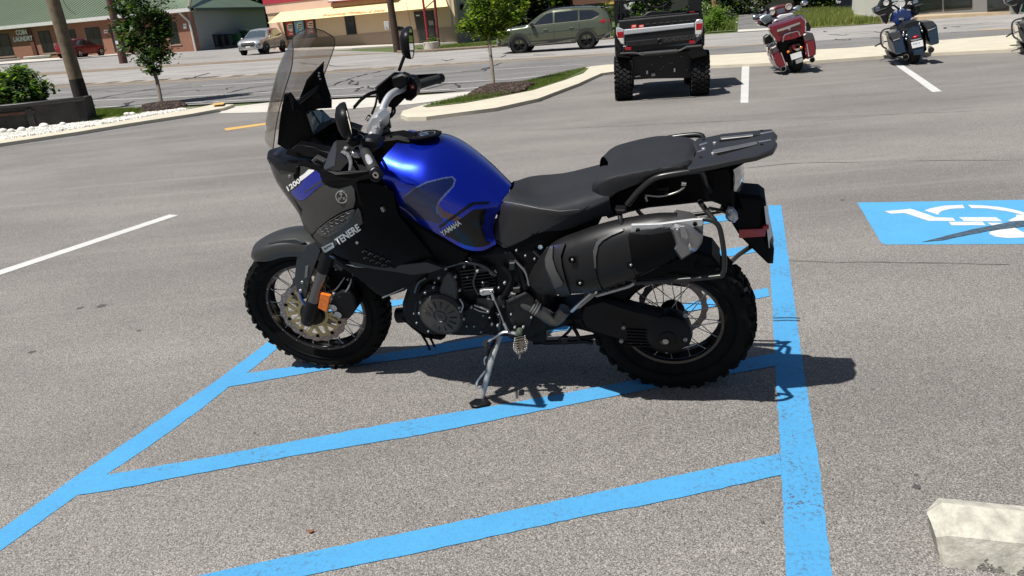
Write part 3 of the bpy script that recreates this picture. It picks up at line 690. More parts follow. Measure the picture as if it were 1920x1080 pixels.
# ---------------------------------------------------------------- wheels
def wheel(name, c, ax, up, R_, hw, rimr, n_sp, discr, disc_sides, knobs):
    """c centre, ax unit axle (left), all in the machine's frame"""
    ax = V(ax).normalized(); e2 = V(up); e2 = (e2-ax*e2.dot(ax)).normalized(); e1 = e2.cross(ax)  # e1 ~ forward
    w0 = bpy.data.objects.new(name, None); COL.objects.link(w0); w0.parent = bike
    w0.matrix_local = Matrix(((e1.x, ax.x, e2.x, c.x), (e1.y, ax.y, e2.y, c.y), (e1.z, ax.z, e2.z, c.z), (0, 0, 0, 1)))
    rb = rimr+.012
    prof = [(rb-.004, -hw*.62), (rb+.006, -hw*.70), ((rb+R_)/2, -hw*.98), (R_-.040, -hw*1.0), (R_-.020, -hw*.9), (R_-.0135, -hw*.55), (R_-.010, 0), (R_-.0135, hw*.55), (R_-.020, hw*.9), (R_-.040, hw*1.0), ((rb+R_)/2, hw*.98), (rb+.006, hw*.70), (rb-.004, hw*.62)]
    bm = lathe(bmesh.new(), prof, (0, 0, 0), (0, 1, 0), n=72, caps=False)
    # rubber letters ring / ridge lines on the side wall
    for s in (-1, 1):
        for rr in (.30, .62): lathe(bm, [(rb+(R_-rb)*rr-.002, s*hw*.93), (rb+(R_-rb)*rr, s*(hw*1.005)), (rb+(R_-rb)*rr+.002, s*hw*.93)], (0, 0, 0), (0, 1, 0), n=72, caps=False)
    rr_ = random.Random(5)
    for i in range(knobs):
        th = 2*math.pi*i/knobs; st = (i % 2)*.5
        lay = [(-.93, .18, .55), (-.45, .22, .0), (0.0, .22, 0), (.45, .22, 0), (.93, .18, -.55)] if i % 2 == 0 else [(-.80, .26, .5), (-.22, .25, .15), (.22, .25, -.15), (.80, .26, -.5)]
        for u, hwid, tilt in lay:
            rad = R_-.013-.012*max(0, (abs(u)-.4))/.5
            h_ = .0105
            for q in [0]:
                rot = Matrix.Rotation(th, 4, V((0, 1, 0))) @ Matrix.Translation((0, u*hw, rad+h_*.35)) @ Matrix.Rotation(-tilt*.75*1.0, 4, V((1, 0, 0))) @ Matrix.Rotation(.25*(1 if i % 2 else -1)*(1 if u > 0 else -1), 4, V((0, 0, 1)))
                sx = 2*math.pi*R_/knobs*.62; vs = box(bm, (0, 0, 0), (sx, hwid*hw*1.55, h_*1.7), bev=0)
                for v_ in vs: 
                    if v_.co.z > 0: v_.co.x *= .86; v_.co.y *= .9
                    v_.co = rot @ v_.co
    obj('tyre', bm, RUB, w0, sharp=32)
    # rim
    rp = [(rimr+.006, -hw*.66), (rimr-.004, -hw*.62), (rimr-.008, -hw*.5), (rimr-.003, -hw*.3), (rimr-.014, 0), (rimr-.003, hw*.3), (rimr-.008, hw*.5), (rimr-.004, hw*.62), (rimr+.006, hw*.66), (rimr+.012, hw*.6), (rimr+.004, 0), (rimr+.012, -hw*.6)]
    obj('rim', lathe(bmesh.new(), rp, (0, 0, 0), (0, 1, 0), n=72, closed=True), BLKG, w0)
    hb = lathe(bmesh.new(), [(.018, -.075), (.030, -.072), (.048, -.05), (.050, -.042), (.028, -.035), (.026, .035), (.050, .042), (.048, .05), (.030, .072), (.018, .075)], (0, 0, 0), (0, 1, 0), n=32)
    obj('hub', hb, BLKM, w0)
    sp = None
    for i in range(n_sp):
        side = 1 if i % 2 == 0 else -1; j = i//2; dr = 1 if j % 2 == 0 else -1
        th = 2*math.pi*(i)/n_sp; th2 = th+dr*.62
        p0 = V((math.sin(th2)*.047, side*.045, math.cos(th2)*.047)); p1 = V((math.sin(th)*(rimr-.006), side*hw*.42, math.cos(th)*(rimr-.006)))
        if sp is None:
            b_ = bmesh.new(); tube(b_, [(0, 0, 0), (0, 0, .93)], .0019, n=5); tube(b_, [(0, 0, .93), (0, 0, 1)], .0034, n=6); finish(b_)
            sp = bpy.data.meshes.new('spoke'); b_.to_mesh(sp); b_.free(); sp.materials.append(STEEL)
        d = p1-p0; o = link('spoke', sp, w0); q = d.to_track_quat('Z', 'Y').to_matrix().to_4x4(); o.matrix_local = Matrix.Translation(p0) @ q @ Matrix.Diagonal((1, 1, d.length, 1))
        o2 = link('spoke_nipple', NIP, w0); nn = V((math.sin(th), 0, math.cos(th))); o2.matrix_local = Matrix.Translation(V((math.sin(th)*(rimr+.003), side*hw*.60, math.cos(th)*(rimr+.003)))) @ V((0, side, 0)).to_track_quat('Z', 'Y').to_matrix().to_4x4() @ Matrix.Diagonal((.0028, .0028, .003, 1))
    for s in disc_sides:
        # petal brake disc with drilled look: outer wavy ring + gold carrier with windows
        bm = bmesh.new(); n = 144; ro = []; ri = []; yo = s*.066
        def rw(t): return discr*(1-.022*(1+math.cos(18*t))*.9)
        for t_ in (-.0022, .0022):
            ro.append([bm.verts.new((math.sin(2*math.pi*k/n)*rw(2*math.pi*k/n), yo+t_, math.cos(2*math.pi*k/n)*rw(2*math.pi*k/n))) for k in range(n)])
            ri.append([bm.verts.new((math.sin(2*math.pi*k/n)*discr*.80, yo+t_, math.cos(2*math.pi*k/n)*discr*.80)) for k in range(n)])
        for k in range(n):
            k2 = (k+1) % n
            bm.faces.new((ro[0][k], ro[0][k2], ri[0][k2], ri[0][k])); bm.faces.new((ro[1][k], ri[1][k], ri[1][k2], ro[1][k2]))
            bm.faces.new((ro[0][k], ro[1][k], ro[1][k2], ro[0][k2])); bm.faces.new((ri[0][k], ri[0][k2], ri[1][k2], ri[1][k]))
        dk = obj('brake_disc', bm, DISC, w0)
        bm = bmesh.new()
        for k in range(54):
            th = 2*math.pi*k/54; rr = discr*(.845+.045*(k % 3)); c_ = V((math.sin(th)*rr, yo+s*.0024, math.cos(th)*rr))
            lathe(bm, [(.0031, 0), (0.0, s*.0006)], c_, (0, 1, 0), n=7)
        obj('drilled_hole', bm, M('drill_highlight', (.5, .47, .44), rough=.4, metal=.2), dk)
        if name == 'front_wheel':
            bm = bmesh.new()
            lathe(bm, [(.052, yo-.0025), (.052, yo+.0025), (.072, yo+.0025), (.072, yo-.0025)], (0, 0, 0), (0, 1, 0), n=48, closed=True)
            for k in range(8):
                th = 2*math.pi*k/8+.2
                for dth in (-.26, .26):
                    a0 = V((math.sin(th)*.066, yo, math.cos(th)*.066)); a1 = V((math.sin(th+dth)*discr*.80, yo, math.cos(th+dth)*discr*.80))
                    d = (a1-a0); mm = Matrix.Rotation(math.atan2(d.x, d.z), 3, 'Y'); box(bm, (a0+a1)/2, (.017, .0048, d.length*1.02), m=mm)
            lathe(bm, [(discr*.735, yo-.0023), (discr*.735, yo+.0023), (discr*.80, yo+.0023), (discr*.80, yo-.0023)], (0, 0, 0), (0, 1, 0), n=64, closed=True)
            obj('disc_carrier', bm, GOLD, dk)
            for k in range(10):
                th = 2*math.pi*k/10+.1; o2 = link('disc_button', BOLTB, dk); o2.matrix_local = Matrix.Translation((math.sin(th)*discr*.79, yo+s*.003, math.cos(th)*discr*.79)) @ V((0, s, 0)).to_track_quat('Z', 'Y').to_matrix().to_4x4() @ Matrix.Diagonal((.0085, .0085, .004, 1))
    return w0
_b = bmesh.new(); lathe(_b, [(1, 0), (1, .8), (0, 1)], (0, 0, 0), (0, 0, 1), n=6); finish(_b)
NIP = bpy.data.meshes.new('spoke_nipple'); _b.to_mesh(NIP); _b.free(); NIP.materials.append(CHR)
wheel('rear_wheel', V((0, 0, .3207)), (0, 1, 0), (0, 0, 1), .3255, .074, .196, 32, .142, (-1,), 34)
rk = R(28); sa = V((-math.sin(rk), 0, math.cos(rk))); pp = V((math.cos(rk), 0, math.sin(rk))); st = 0.07492929
a0 = V((1.56884523, 0, .33200497+.01091563)); pa = a0-pp*.04; rotm = Matrix.Rotation(st, 3, sa)
FC = pa+rotm @ (a0-pa); FL = rotm @ V((0, 1, 0))
wheel('front_wheel', FC, FL, (0, 0, 1), .337, .055, .226, 36, .158, (1, -1), 44)

# ---------------------------------------------------------------- black core that everything hangs on
prism('engine_block', [(760, 548), (752, 572), (752, 600), (770, 616), (792, 631), (826, 633), (880, 630), (930, 634), (1000, 640), (1020, 626), (1028, 606), (1030, 560), (1040, 520), (1060, 490), (1060, 455), (1010, 440), (955, 465), (880, 474), (820, 450), (770, 455), (740, 500), (752, 540)], .135, -.17, BLKM, bev=.02)
prism('frame_cover', [(640, 440), (700, 360), (740, 350), (760, 405), (800, 425), (870, 470), (950, 462), (1010, 440), (1015, 480), (960, 520), (840, 520), (745, 520), (680, 505), (635, 480)], .10, -.13, BLK, bev=.012)
prism('air_box', [(650, 330), (668, 278), (700, 262), (745, 256), (770, 262), (800, 330), (770, 400), (720, 400), (660, 370)], .06, -.02, BLK, bev=.012)
# ---------------------------------------------------------------- fuel tank
rows = [[(753, 404, .15), (790, 422, .16), (830, 444, .165), (870, 466, .16), (903, 470, .15), (930, 458, .12)],
        [(744, 376, .185), (785, 384, .20), (822, 400, .205), (860, 420, .195), (896, 432, .175), (925, 430, .12)],
        [(720, 342, .19), (763, 352, .21), (803, 362, .215), (850, 382, .203), (893, 397, .172), (931, 402, .11)],
        [(714, 306, .155), (752, 314, .168), (800, 320, .168), (846, 339, .155), (896, 366, .13), (945, 383, .085)],
        [(738, 274, .085), (768, 284, .10), (809, 290, .10), (854, 311, .095), (903, 341, .083), (951, 368, .05)]]
tank_bm = bodyrows(rows, [(756, 257, 0), (780, 256, 0), (822, 260, 0), (866, 282, 0), (913, 314, 0), (957, 350, 0)], nu=190, nv=230)
TK = bvh(tank_bm)
def pixel(p):
    q = (MB @ p)-CAM; w_ = q.dot(_fw); a = q.dot(_rt)/w_*FPX; b = -q.dot(_up)/w_*FPX
    return (a*math.cos(ROLL)+b*math.sin(ROLL)+960, -a*math.sin(ROLL)+b*math.cos(ROLL)+540)
TG = [([(757, 366), (775, 352), (800, 340), (830, 333), (848, 331), (854, 338), (850, 350), (838, 362), (824, 378), (819, 388), (820, 402), (832, 410), (824, 422), (812, 416), (790, 411), (772, 404), (760, 398), (756, 385)], 1),
      ([(757, 367.5), (775, 353), (800, 340.5), (830, 333), (848, 330.5), (855, 337), (851, 350), (839, 363), (825, 379), (820.5, 388), (822, 400), (819, 401), (817, 388), (822, 377), (836, 361), (848, 349), (852, 338), (847, 333), (830, 335.5), (800, 343), (776, 355), (758, 370)], 2),
      ([(820, 388), (822, 383), (832, 396), (850, 402), (866, 409), (885, 418), (905, 430), (899, 431), (870, 422), (845, 412), (828, 408), (821, 402)], 3),
      ([(826, 437), (858, 414), (887, 393), (912, 391), (908, 410), (905, 430), (912, 450), (921, 457), (905, 463), (885, 463), (868, 458), (850, 449)], 4),
      ([(822, 424), (850, 404), (884, 379), (918, 377.5), (917, 383), (888, 384.5), (858, 405), (826, 429)], 4)]
for f in tank_bm.faces:
    c = f.calc_center_median(); q = pixel(V((c.x, abs(c.y), c.z)))
    for pg_, mi_ in TG:
        if inside(q, pg_): f.material_index = mi_
tk = BL('fuel_tank', tank_bm, [BLU, DBLU, M('grey_blue_line', (.08, .11, .26), rough=.3, metal=.3, coat=.8), BROWN, M('tank_black', (.003, .003, .004), rough=.3, coat=.3, spec=.2)], sharp=60)
ptext('brand_lettering', 'YAMAHA', 846, 427, 13.5, 33, TK, WDEC, off=.0034, sx=.74, bold=.03)
# filler cap
cc = K(795, 257, 0); cn = V((.02, -.13, .98)).normalized()
bm = lathe(bmesh.new(), [(.050, .0), (.066, .004), (.070, .012), (.060, .016), (.052, .012)], cc+V((0, 0, -.002)), cn, n=40); BL('tank_cap_ring', bm, BLK)
cap = BL('tank_cap', lathe(bmesh.new(), [(.050, .004), (.048, .010), (.044, .011), (.040, .008), (.020, .009), (.018, .014), (0, .015)], cc, cn, n=36), CHR)
for k in range(6):
    o = link('cap_bolt', BOLT, cap); o.matrix_local = Matrix.Translation(cc+cn*.010+V((math.cos(k*1.047)*.046, math.sin(k*1.047)*.046, -math.cos(k*1.047)*.008))) @ Matrix.Diagonal((.003, .003, .003, 1))
# ---------------------------------------------------------------- seats
rows = [[(926, 452, .115), (952, 464, .145), (1011, 437, .16), (1063, 430, .158), (1115, 410, .15), (1150, 404, .14)],
        [(930, 415, .105), (958, 418, .138), (1011, 412, .158), (1055, 412, .165), (1105, 400, .165), (1145, 385, .155)],
        [(940, 380, .085), (968, 383, .122), (1011, 390, .15), (1052, 395, .168), (1095, 390, .17), (1142, 372, .16)],
        [(951, 364, .058), (985, 375, .085), (1022, 380, .11), (1060, 374, .125), (1100, 365, .13), (1142, 356, .13)]]
seat_bm = bodyrows(rows, [(962, 352, 0), (1000, 363, 0), (1030, 361, 0), (1065, 353, 0), (1100, 343, 0), (1142, 337, 0)], nu=60, nv=70)
ST = bvh(seat_bm); rs = BL('rider_seat', seat_bm, VIN, sharp=70)
panel('seat_side', [(941, 378), (965, 382), (1011, 391.5), (1050, 396.5), (1085, 393), (1104, 386), (1088, 396), (1050, 417), (1011, 437), (953, 462), (930, 448), (924, 430), (930, 400)], ST, VIN2, off=.0022, th=.002, mirror=True, parent=rs)
panel('seam', [(941, 377), (965, 381), (1011, 390.5), (1050, 395.5), (1090, 392), (1090, 393), (1050, 396.8), (1011, 391.8), (965, 382.3), (941, 378.3)], ST, M('seam_grey', (.12, .12, .12), rough=.6), off=.002, th=0, parent=rs)
prism('side_cover', [(930, 452), (953, 462), (1011, 434), (1063, 408), (1112, 380), (1135, 395), (1120, 425), (1060, 450), (1020, 470), (960, 478)], .135, .06, BLK, bev=.006, both=True)
rows = [[(1113, 377, .10), (1130, 383, .147), (1160, 360, .155), (1225, 336, .155), (1283, 325, .13), (1300, 314, .085)],
        [(1110, 350, .108), (1126, 345, .150), (1159, 334, .158), (1222, 320, .158), (1281, 311, .130), (1304, 301, .085)],
        [(1116, 335, .10), (1135, 330, .130), (1162, 323, .135), (1222, 312, .133), (1277, 304, .11), (1302, 296, .07)],
        [(1128, 322, .06), (1145, 315, .08), (1169, 309, .08), (1229, 299, .08), (1279, 293, .07), (1301, 291, .045)]]
ps_bm = bodyrows(rows, [(1140, 308, 0), (1157, 299, 0), (1180, 292, 0), (1240, 282, 0), (1288, 278, 0), (1304, 283, 0)], nu=60, nv=70)
PS = bvh(ps_bm); psn = BL('passenger_seat', ps_bm, VIN, sharp=70)
panel('seat_side', [(1112, 358), (1128, 345), (1158, 331), (1225, 318), (1262, 311), (1296, 300), (1298, 308), (1289, 321), (1225, 333), (1158, 358), (1130, 379), (1114, 374)], PS, VIN2, off=.002, th=0, wd=.14, parent=psn)
# ---------------------------------------------------------------- rear frame, tail
prism('rear_subframe', [(1112, 382), (1150, 362), (1225, 334), (1290, 322), (1366, 312), (1376, 326), (1376, 350), (1378, 390), (1362, 390), (1335, 380), (1300, 383), (1255, 388), (1215, 392), (1180, 400), (1140, 412)], .085, -.10, BLK, bev=.01)
prism('tail_fender', [(1376, 366), (1388, 366), (1424, 369), (1436, 378), (1437, 388), (1432, 392), (1434, 440), (1452, 470), (1450, 497), (1440, 497), (1412, 470), (1388, 446), (1362, 405), (1352, 388), (1384, 386)], .05, -.07, BLK, bev=.012)
bm = surf([[K(1376, 318, .09), K(1386, 312, .06), K(1394, 310, .0)], [K(1378, 336, .09), K(1390, 334, .06), K(1396, 328, .0)], [K(1376, 358, .09), K(1386, 360, .06), K(1392, 352, .0)]], 8, 10)
BL('tail_light', solid(bm, .004), M('tail_lens', (.5, .5, .55), rough=.12, metal=.7, var=.4, vs=70, coat=1))
bm = lathe(bmesh.new(), [(0, -.02), (.014, -.014), (.017, 0), (.012, .02), (0, .03)], K(1371, 402, .10), V((-.5, .4, -.1)), n=16)
for v_ in bm.verts: v_.co.z = (v_.co.z-K(1371, 402, .10).z)*1.8+K(1371, 402, .10).z
b2 = bm; BL('turn_signal', b2, M('signal_lens', (.45, .45, .47), rough=.12, metal=.6, coat=1))
ktube('signal_stalk', [(1372, 403, .09), (1380, 396, .03), (1384, 388, 0)], .007, BLK)
prism('red_reflector', [(1385, 431), (1436, 429), (1435, 444), (1386, 447)], .058, .05, REDR, bev=.002)
BL('licence_plate', solid(surf([[K(1434, 387, .055), K(1437, 378, -.09)], [K(1443, 465, .055), K(1452, 452, -.09)]], 4, 4), .002), WPL)
BL('plate_lamp', lathe(bmesh.new(), [(0, -.012), (.009, -.01), (.011, 0), (.008, .01), (0, .012)], K(1436, 426, .055), (-1, 0, .2), n=12), REDR)
prism('plate_bracket', [(1420, 385), (1434, 383), (1442, 440), (1446, 470), (1436, 460), (1424, 420)], .03, -.05, BLK)
# luggage rack: plate with slots
RS_ = .06
def kr(px, py, dz=0): 
    p = KC(px, py, 1.045+dz, -RS_); return p
rk_out = [(1300, 268), (1306, 259), (1322, 257), (1355, 250), (1448, 241), (1458, 252), (1452, 259), (1458, 267), (1450, 280), (1420, 291), (1386, 297), (1340, 307), (1292, 316), (1289, 312), (1297, 303), (1306, 283)]
bm = bmesh.new(); ngon_prism(bm, [kr(*p) for p in rk_out], (0, 0, -.022), bev=.005)
rack = BL('luggage_rack', bm, M('rack_charcoal', (.035, .036, .04), rough=.38, metal=.4, var=.08, coat=.1))
def rkbit(name, pts, m, dz, h_):
    bm = bmesh.new(); ngon_prism(bm, [kr(p[0], p[1], dz) for p in pts], (0, 0, h_), bev=.0015); return obj(name, bm, m, rack)
rkbit('rack_bar', [(1336, 281), (1412, 265.5), (1420, 265), (1420, 269), (1396, 275), (1338, 287)], STEEL, .004, -.004)
rkbit('rack_bar', [(1350, 256.5), (1412, 250), (1412, 254), (1352, 260.5)], STEEL, .004, -.004)
rkbit('rack_slot', [(1343, 288), (1396, 276), (1405, 275), (1380, 282), (1345, 291)], BLK, .0015, -.003)
rkbit('rack_slot', [(1348, 263), (1408, 254.5), (1428, 252), (1400, 259), (1350, 266)], BLK, .0015, -.003)
rkbit('rack_highlight', [(1425, 249), (1448, 245), (1449, 246.5), (1426, 251)], ALU, .002, -.002)
rkbit('rack_highlight', [(1422, 264.5), (1446, 260.5), (1446, 262), (1423, 266.5)], ALU, .002, -.002)
rkbit('rack_highlight', [(1311, 270), (1326, 266), (1326, 268.5), (1312, 273)], ALU, .002, -.002)
rkbit('rack_highlight', [(1308, 283), (1323, 279), (1323, 280.5), (1308, 285)], ALU, .002, -.002)
for p in ((1319.5, 262), (1314, 295), (1428, 245), (1428, 271)): 
    BLc = kr(*p); o = link('rack_hole', BOLTB, rack); o.matrix_local = Matrix.Translation(BLc) @ Matrix.Diagonal((.006, .006, .002, 1))
for p in ((1340, 268), (1337, 287.5), (1319, 279)):
    o = link('rack_bolt', BOLT, rack); o.matrix_local = Matrix.Translation(kr(*p)+V((0, 0, .001))) @ Matrix.Diagonal((.0065, .0065, .004, 1))
prism('rack_support', [(1300, 316), (1386, 299), (1420, 293), (1382, 316), (1370, 330), (1310, 330)], .06, -.08, BLK, bev=.006)
TUB = M('rack_tube', (.028, .028, .027), rough=.3, metal=.5, var=.1)
ktube('grab_rail', [(1176, 384, .165), (1200, 356, .17), (1225, 336, .172), (1252, 328, .172), (1306, 321, .165), (1317, 327, .15), (1324, 345, .12), (1332, 358, .08)], .0105, TUB, n=12, smooth=36, both=True)
# pannier frame
ktube('pannier_frame', [(1190, 433, .235), (1170, 437, .238), (1162, 446, .24), (1161, 465, .24), (1165, 490, .242), (1175, 512, .245), (1190, 526, .247), (1204, 529.5, .248), (1340, 519, .25), (1354, 513, .25), (1358, 500, .25), (1357, 470, .248), (1350, 430, .243), (1340, 416, .24), (1326, 411, .235), (1312, 411, .232)], .0088, TUB, n=12, smooth=80, both=True)
BARS = M('bar_silver', (.50, .51, .52), rough=.4, metal=.25, var=.1, vs=20)
pb = prism('pannier_bar', [(1184, 422), (1238, 420), (1300, 412), (1317, 411), (1319, 419), (1316, 424), (1290, 428), (1250, 430), (1215, 434), (1186, 440), (1182, 434)], .252, .24, BARS, bev=.001, both=True)
tb = bvh(BX(K(1250, 423, .25), (.8, .006, .3)))
ptext('bar_lettering', 'GIVI', 1252, 424.5, 10, 6, tb, STEEL, wd=.257, off=.0022, shear=.2, sx=1.3, bold=.02, parent=pb)
for p in ((1196, 432), (1303, 420)): bolt(p[0], p[1], .255, .0085, parent=pb).data = BOLTB
ktube('frame_strut', [(1161, 398, .17), (1164, 412, .21), (1170, 440, .235), (1176, 476, .235)], .009, TUB, both=True)
ktube('frame_strut', [(1312, 378, .13), (1322, 392, .18), (1340, 414, .235)], .0095, TUB, both=True)
ktube('frame_strut', [(1330, 390, .09), (1350, 394, .06), (1370, 402, .03)], .006, TUB)
ktube('frame_strut', [(1118, 554, .20), (1150, 545, .22), (1180, 536, .238), (1192, 528, .247)], .0075, STEEL, smooth=14, both=True)
ktube('frame_strut', [(1408, 462, -.02), (1385, 478, -.10), (1368, 494, -.20)], .0095, TUB)
prism('frame_clamp', [(1153, 393), (1172, 394), (1174, 401), (1156, 403)], .20, .16, BLKM, both=True)
# brackets and hooks under the grab rail
ktube('seat_lock_hook', [(1210, 406-40, .14), (1240, 368, .14), (1270, 360, .14), (1284, 350, .14)], .004, STEEL, smooth=14)
prism('hook_pad', [(1278, 343), (1287, 344), (1286, 349), (1277, 349)], .15, .14, STEEL, bev=.001)
ktube('hook_pin', [(1210, 368, .14), (1213, 377, .14)], .005, STEEL)
prism('frame_plate', [(1232, 352), (1254, 350), (1252, 362), (1248, 372), (1244, 360), (1230, 358)], .12, .11, BLKM)
# ---------------------------------------------------------------- exhaust
cA = [K(1012, 528, .14), K(1035, 515, .16), K(1068, 500, .185), (K(1110, 489, .20)), K(1155, 474, .205), K(1205, 458, .205), K(1250, 443, .205), K(1282, 432, .205)]
rA = [.052, .082, .112, .120, .118, .106, .088, .066]
bm = bmesh.new(); tube(bm, cA, rA, n=72, smooth=90, flat=1.0, updir=(0, 0, 1))
for v_ in bm.verts:                                         # flattened canister
    k_ = .145; mid = .185; v_.co.y = mid+(v_.co.y-mid)*.74
MU_ = bvh(bm); muf = BL('muffler', bm, M('muffler_black', (.009, .009, .0095), rough=.42, metal=.1, spec=.3, var=.12, vs=5), sharp=50)
panel('heat_shield', [(1064, 470), (1088, 460), (1118, 447), (1126, 452), (1118, 470), (1116, 500), (1120, 520), (1130, 545), (1112, 552), (1088, 545), (1070, 520), (1062, 495)], MU_, M('shield_black', (.011, .011, .0115), rough=.40, metal=.15, spec=.3, var=.08), wd=.27, off=.007, th=.006, parent=muf)
panel('heat_shield', [(1128, 446), (1170, 430), (1178, 440), (1182, 470), (1186, 500), (1194, 528), (1160, 540), (1134, 545), (1124, 520), (1120, 500), (1121, 470)], MU_, M('shield_black'), wd=.27, off=.006, th=.005, parent=muf)
panel('shield_rib', [(1114, 470), (1120, 455), (1130, 447), (1150, 438), (1168, 431), (1170, 434), (1150, 442), (1133, 451), (1124, 460), (1119, 480), (1119, 500), (1116, 500)], MU_, M('rib_grey', (.07, .07, .07), rough=.35, metal=.3), wd=.27, off=.012, th=.003, parent=muf)
panel('collar', [(1026, 480), (1036, 463), (1062, 459), (1054, 480), (1056, 500), (1062, 524), (1078, 575), (1066, 570), (1046, 545), (1032, 520), (1026, 500)], MU_, M('collar_black', (.016, .016, .017), rough=.4, metal=.2), wd=.22, off=.010, th=.008, parent=muf)
panel('collar_rib', [(1028, 486), (1036, 466), (1042, 464), (1041, 485), (1047, 505), (1059, 526), (1056, 530), (1043, 535), (1038, 518), (1029, 500)], MU_, M('rib_grey'), wd=.22, off=.017, th=.004, parent=muf)
for x, y in ((1073, 487), (1087.5, 531), (1183, 497)):
    obj('bolt_recess', lathe(bmesh.new(), [(.0145, -.004), (.0145, .0015), (.011, .0015), (.010, -.003), (0, -.003)], K(x, y, .288), (0, 1, 0), n=18), BLK, muf); bolt(x, y, .290, .0052, parent=muf)
panel('muffler_panel', [(1180, 438), (1215, 441), (1262, 433), (1266, 446), (1262, 462), (1270, 480), (1266, 488), (1230, 498), (1196, 508), (1190, 500), (1184, 470)], MU_, BLK, wd=.27, off=.009, th=.004, parent=muf)
# silver end cap
ec = [(1256, 430), (1266, 422), (1292, 426), (1306, 436), (1318, 447), (1316, 458), (1310, 467), (1296, 478), (1277, 490), (1269, 478), (1262, 468), (1267, 460), (1262, 445)]
prism('exhaust_end_cap', ec, .272, .15, M('end_cap_grey', (.22, .22, .225), rough=.33, metal=.75, var=.1), bev=.008, parent=muf)
prism('end_cap_ridge', [(1273, 424), (1284, 424), (1292, 446), (1288, 450), (1276, 446)], .277, .27, M('end_cap_light', (.30, .30, .31), rough=.3, metal=.8, var=.1), bev=.002, parent=muf)
obj('exhaust_outlet', lathe(bmesh.new(), [(.006, 0), (.019, .003), (.0205, .008), (.017, .006), (.015, -.012)], K(1297, 461, .270), V((-.55, .70, .30)), n=24), CHR, muf)
bolt(1270, 431, .277, .006, parent=muf)
panel('muffler_flange', [(1182, 442), (1200, 432), (1225, 430), (1250, 424), (1262, 428), (1258, 436), (1250, 444), (1230, 452), (1222, 440), (1205, 440), (1196, 452), (1186, 452)], MU_, M('shield_black'), wd=.27, off=.008, th=.004, parent=muf)
# top mount bracket and rear of the exhaust cover
prism('muffler_bracket', [(1126, 442), (1131, 430), (1140, 427), (1152, 427), (1160, 432), (1172, 432), (1176, 438), (1158, 442), (1148, 452), (1136, 452)], .20, .16, BLKM, bev=.004)
bolt(1142, 432, .205, .009); bolt(1141, 432, .215, .004)
BL('exhaust_cover', surf([[K(1175, 425, .12), K(1195, 408, .12), K(1230, 402, .11), K(1260, 410, .10), K(1272, 420, .09)], [K(1182, 436, .19), K(1205, 425, .20), K(1235, 420, .19), K(1262, 425, .17), K(1275, 430, .15)]], 16, 6), M('cover_grey', (.03, .03, .03), rough=.38, metal=.3))
ktube('exhaust_pipe', [(960, 552, .12), (985, 568, .14), (1010, 582, .14), (1040, 600, .13), (1060, 580, .13)], .028, M('pipe_steel', (.12, .115, .11), rough=.35, metal=.8, var=.3, vs=14), n=18, smooth=18)
for k, (x, y) in enumerate(((999, 573), (1003, 576), (1007, 579))):
    p = K(x, y, .142); BL('pipe_clamp', lathe(bmesh.new(), [(.0295, -.003), (.032, -.003), (.032, .003), (.0295, .003)], p, K(1010, 582, .14)-K(985, 568, .14), n=24, closed=True), STEEL)
# ---------------------------------------------------------------- swingarm, final drive
prism('swing_arm', [(1085, 598), (1090, 572), (1130, 560), (1185, 578), (1235, 590), (1262, 600), (1262, 660), (1215, 652), (1160, 640), (1120, 628), (1095, 618)], .105, .035, BLKM, bev=.015)
bm = lathe(bmesh.new(), [(.05, -.06), (.088, -.05), (.094, -.01), (.090, .015), (.07, .028), (.035, .034), (.03, .04), (0, .04)], K(1253, 625, .09)-V((0, .0, 0)), (0, 1, 0), n=40); BL('final_drive', bm, BLKM)
fd = K(1253, 628, .13)
BL('axle_nut', lathe(bmesh.new(), [(.022, -.01), (.022, .002), (.017, .004), (.016, .0), (.012, .0), (.012, .010), (.006, .012), (0, .010)], K(1248, 638, .125), (0, 1, 0), n=20), STEEL)
bolt(1286, 590, .12, .012); bolt(1285, 636, .12, .010); bolt(1169, 614, .112, .009); bolt(1165, 639, .11, .010)
for k in range(6):
    prism('cooling_fin', [(1175, 618+k*6), (1240, 622+k*5.5), (1240, 624+k*5.5), (1175, 620+k*6)], .112, .10, BLKM, bev=.0005)
bolt(1250, 660, .11, .006)
ktube('breather_hose', [(1226, 652, .10), (1240, 657, .11), (1262, 656, .11), (1280, 652, .11), (1296, 648, .10)], .004, STEEL, smooth=14)
prism('swing_arm', [(1085, 590), (1150, 585), (1270, 610), (1270, 640), (1150, 620), (1085, 618)], -.09, -.13, BLKM, bev=.01)
prism('rear_hugger', [(1090, 575), (1120, 545), (1170, 530), (1230, 500), (1300, 470), (1335, 480), (1350, 500), (1280, 505), (1210, 535), (1180, 560), (1130, 600)], .075, -.075, BLK, bev=.01)
prism('rear_caliper', [(1240, 505), (1290, 500), (1310, 520), (1290, 540), (1250, 535)], -.07, -.12, BLKM)
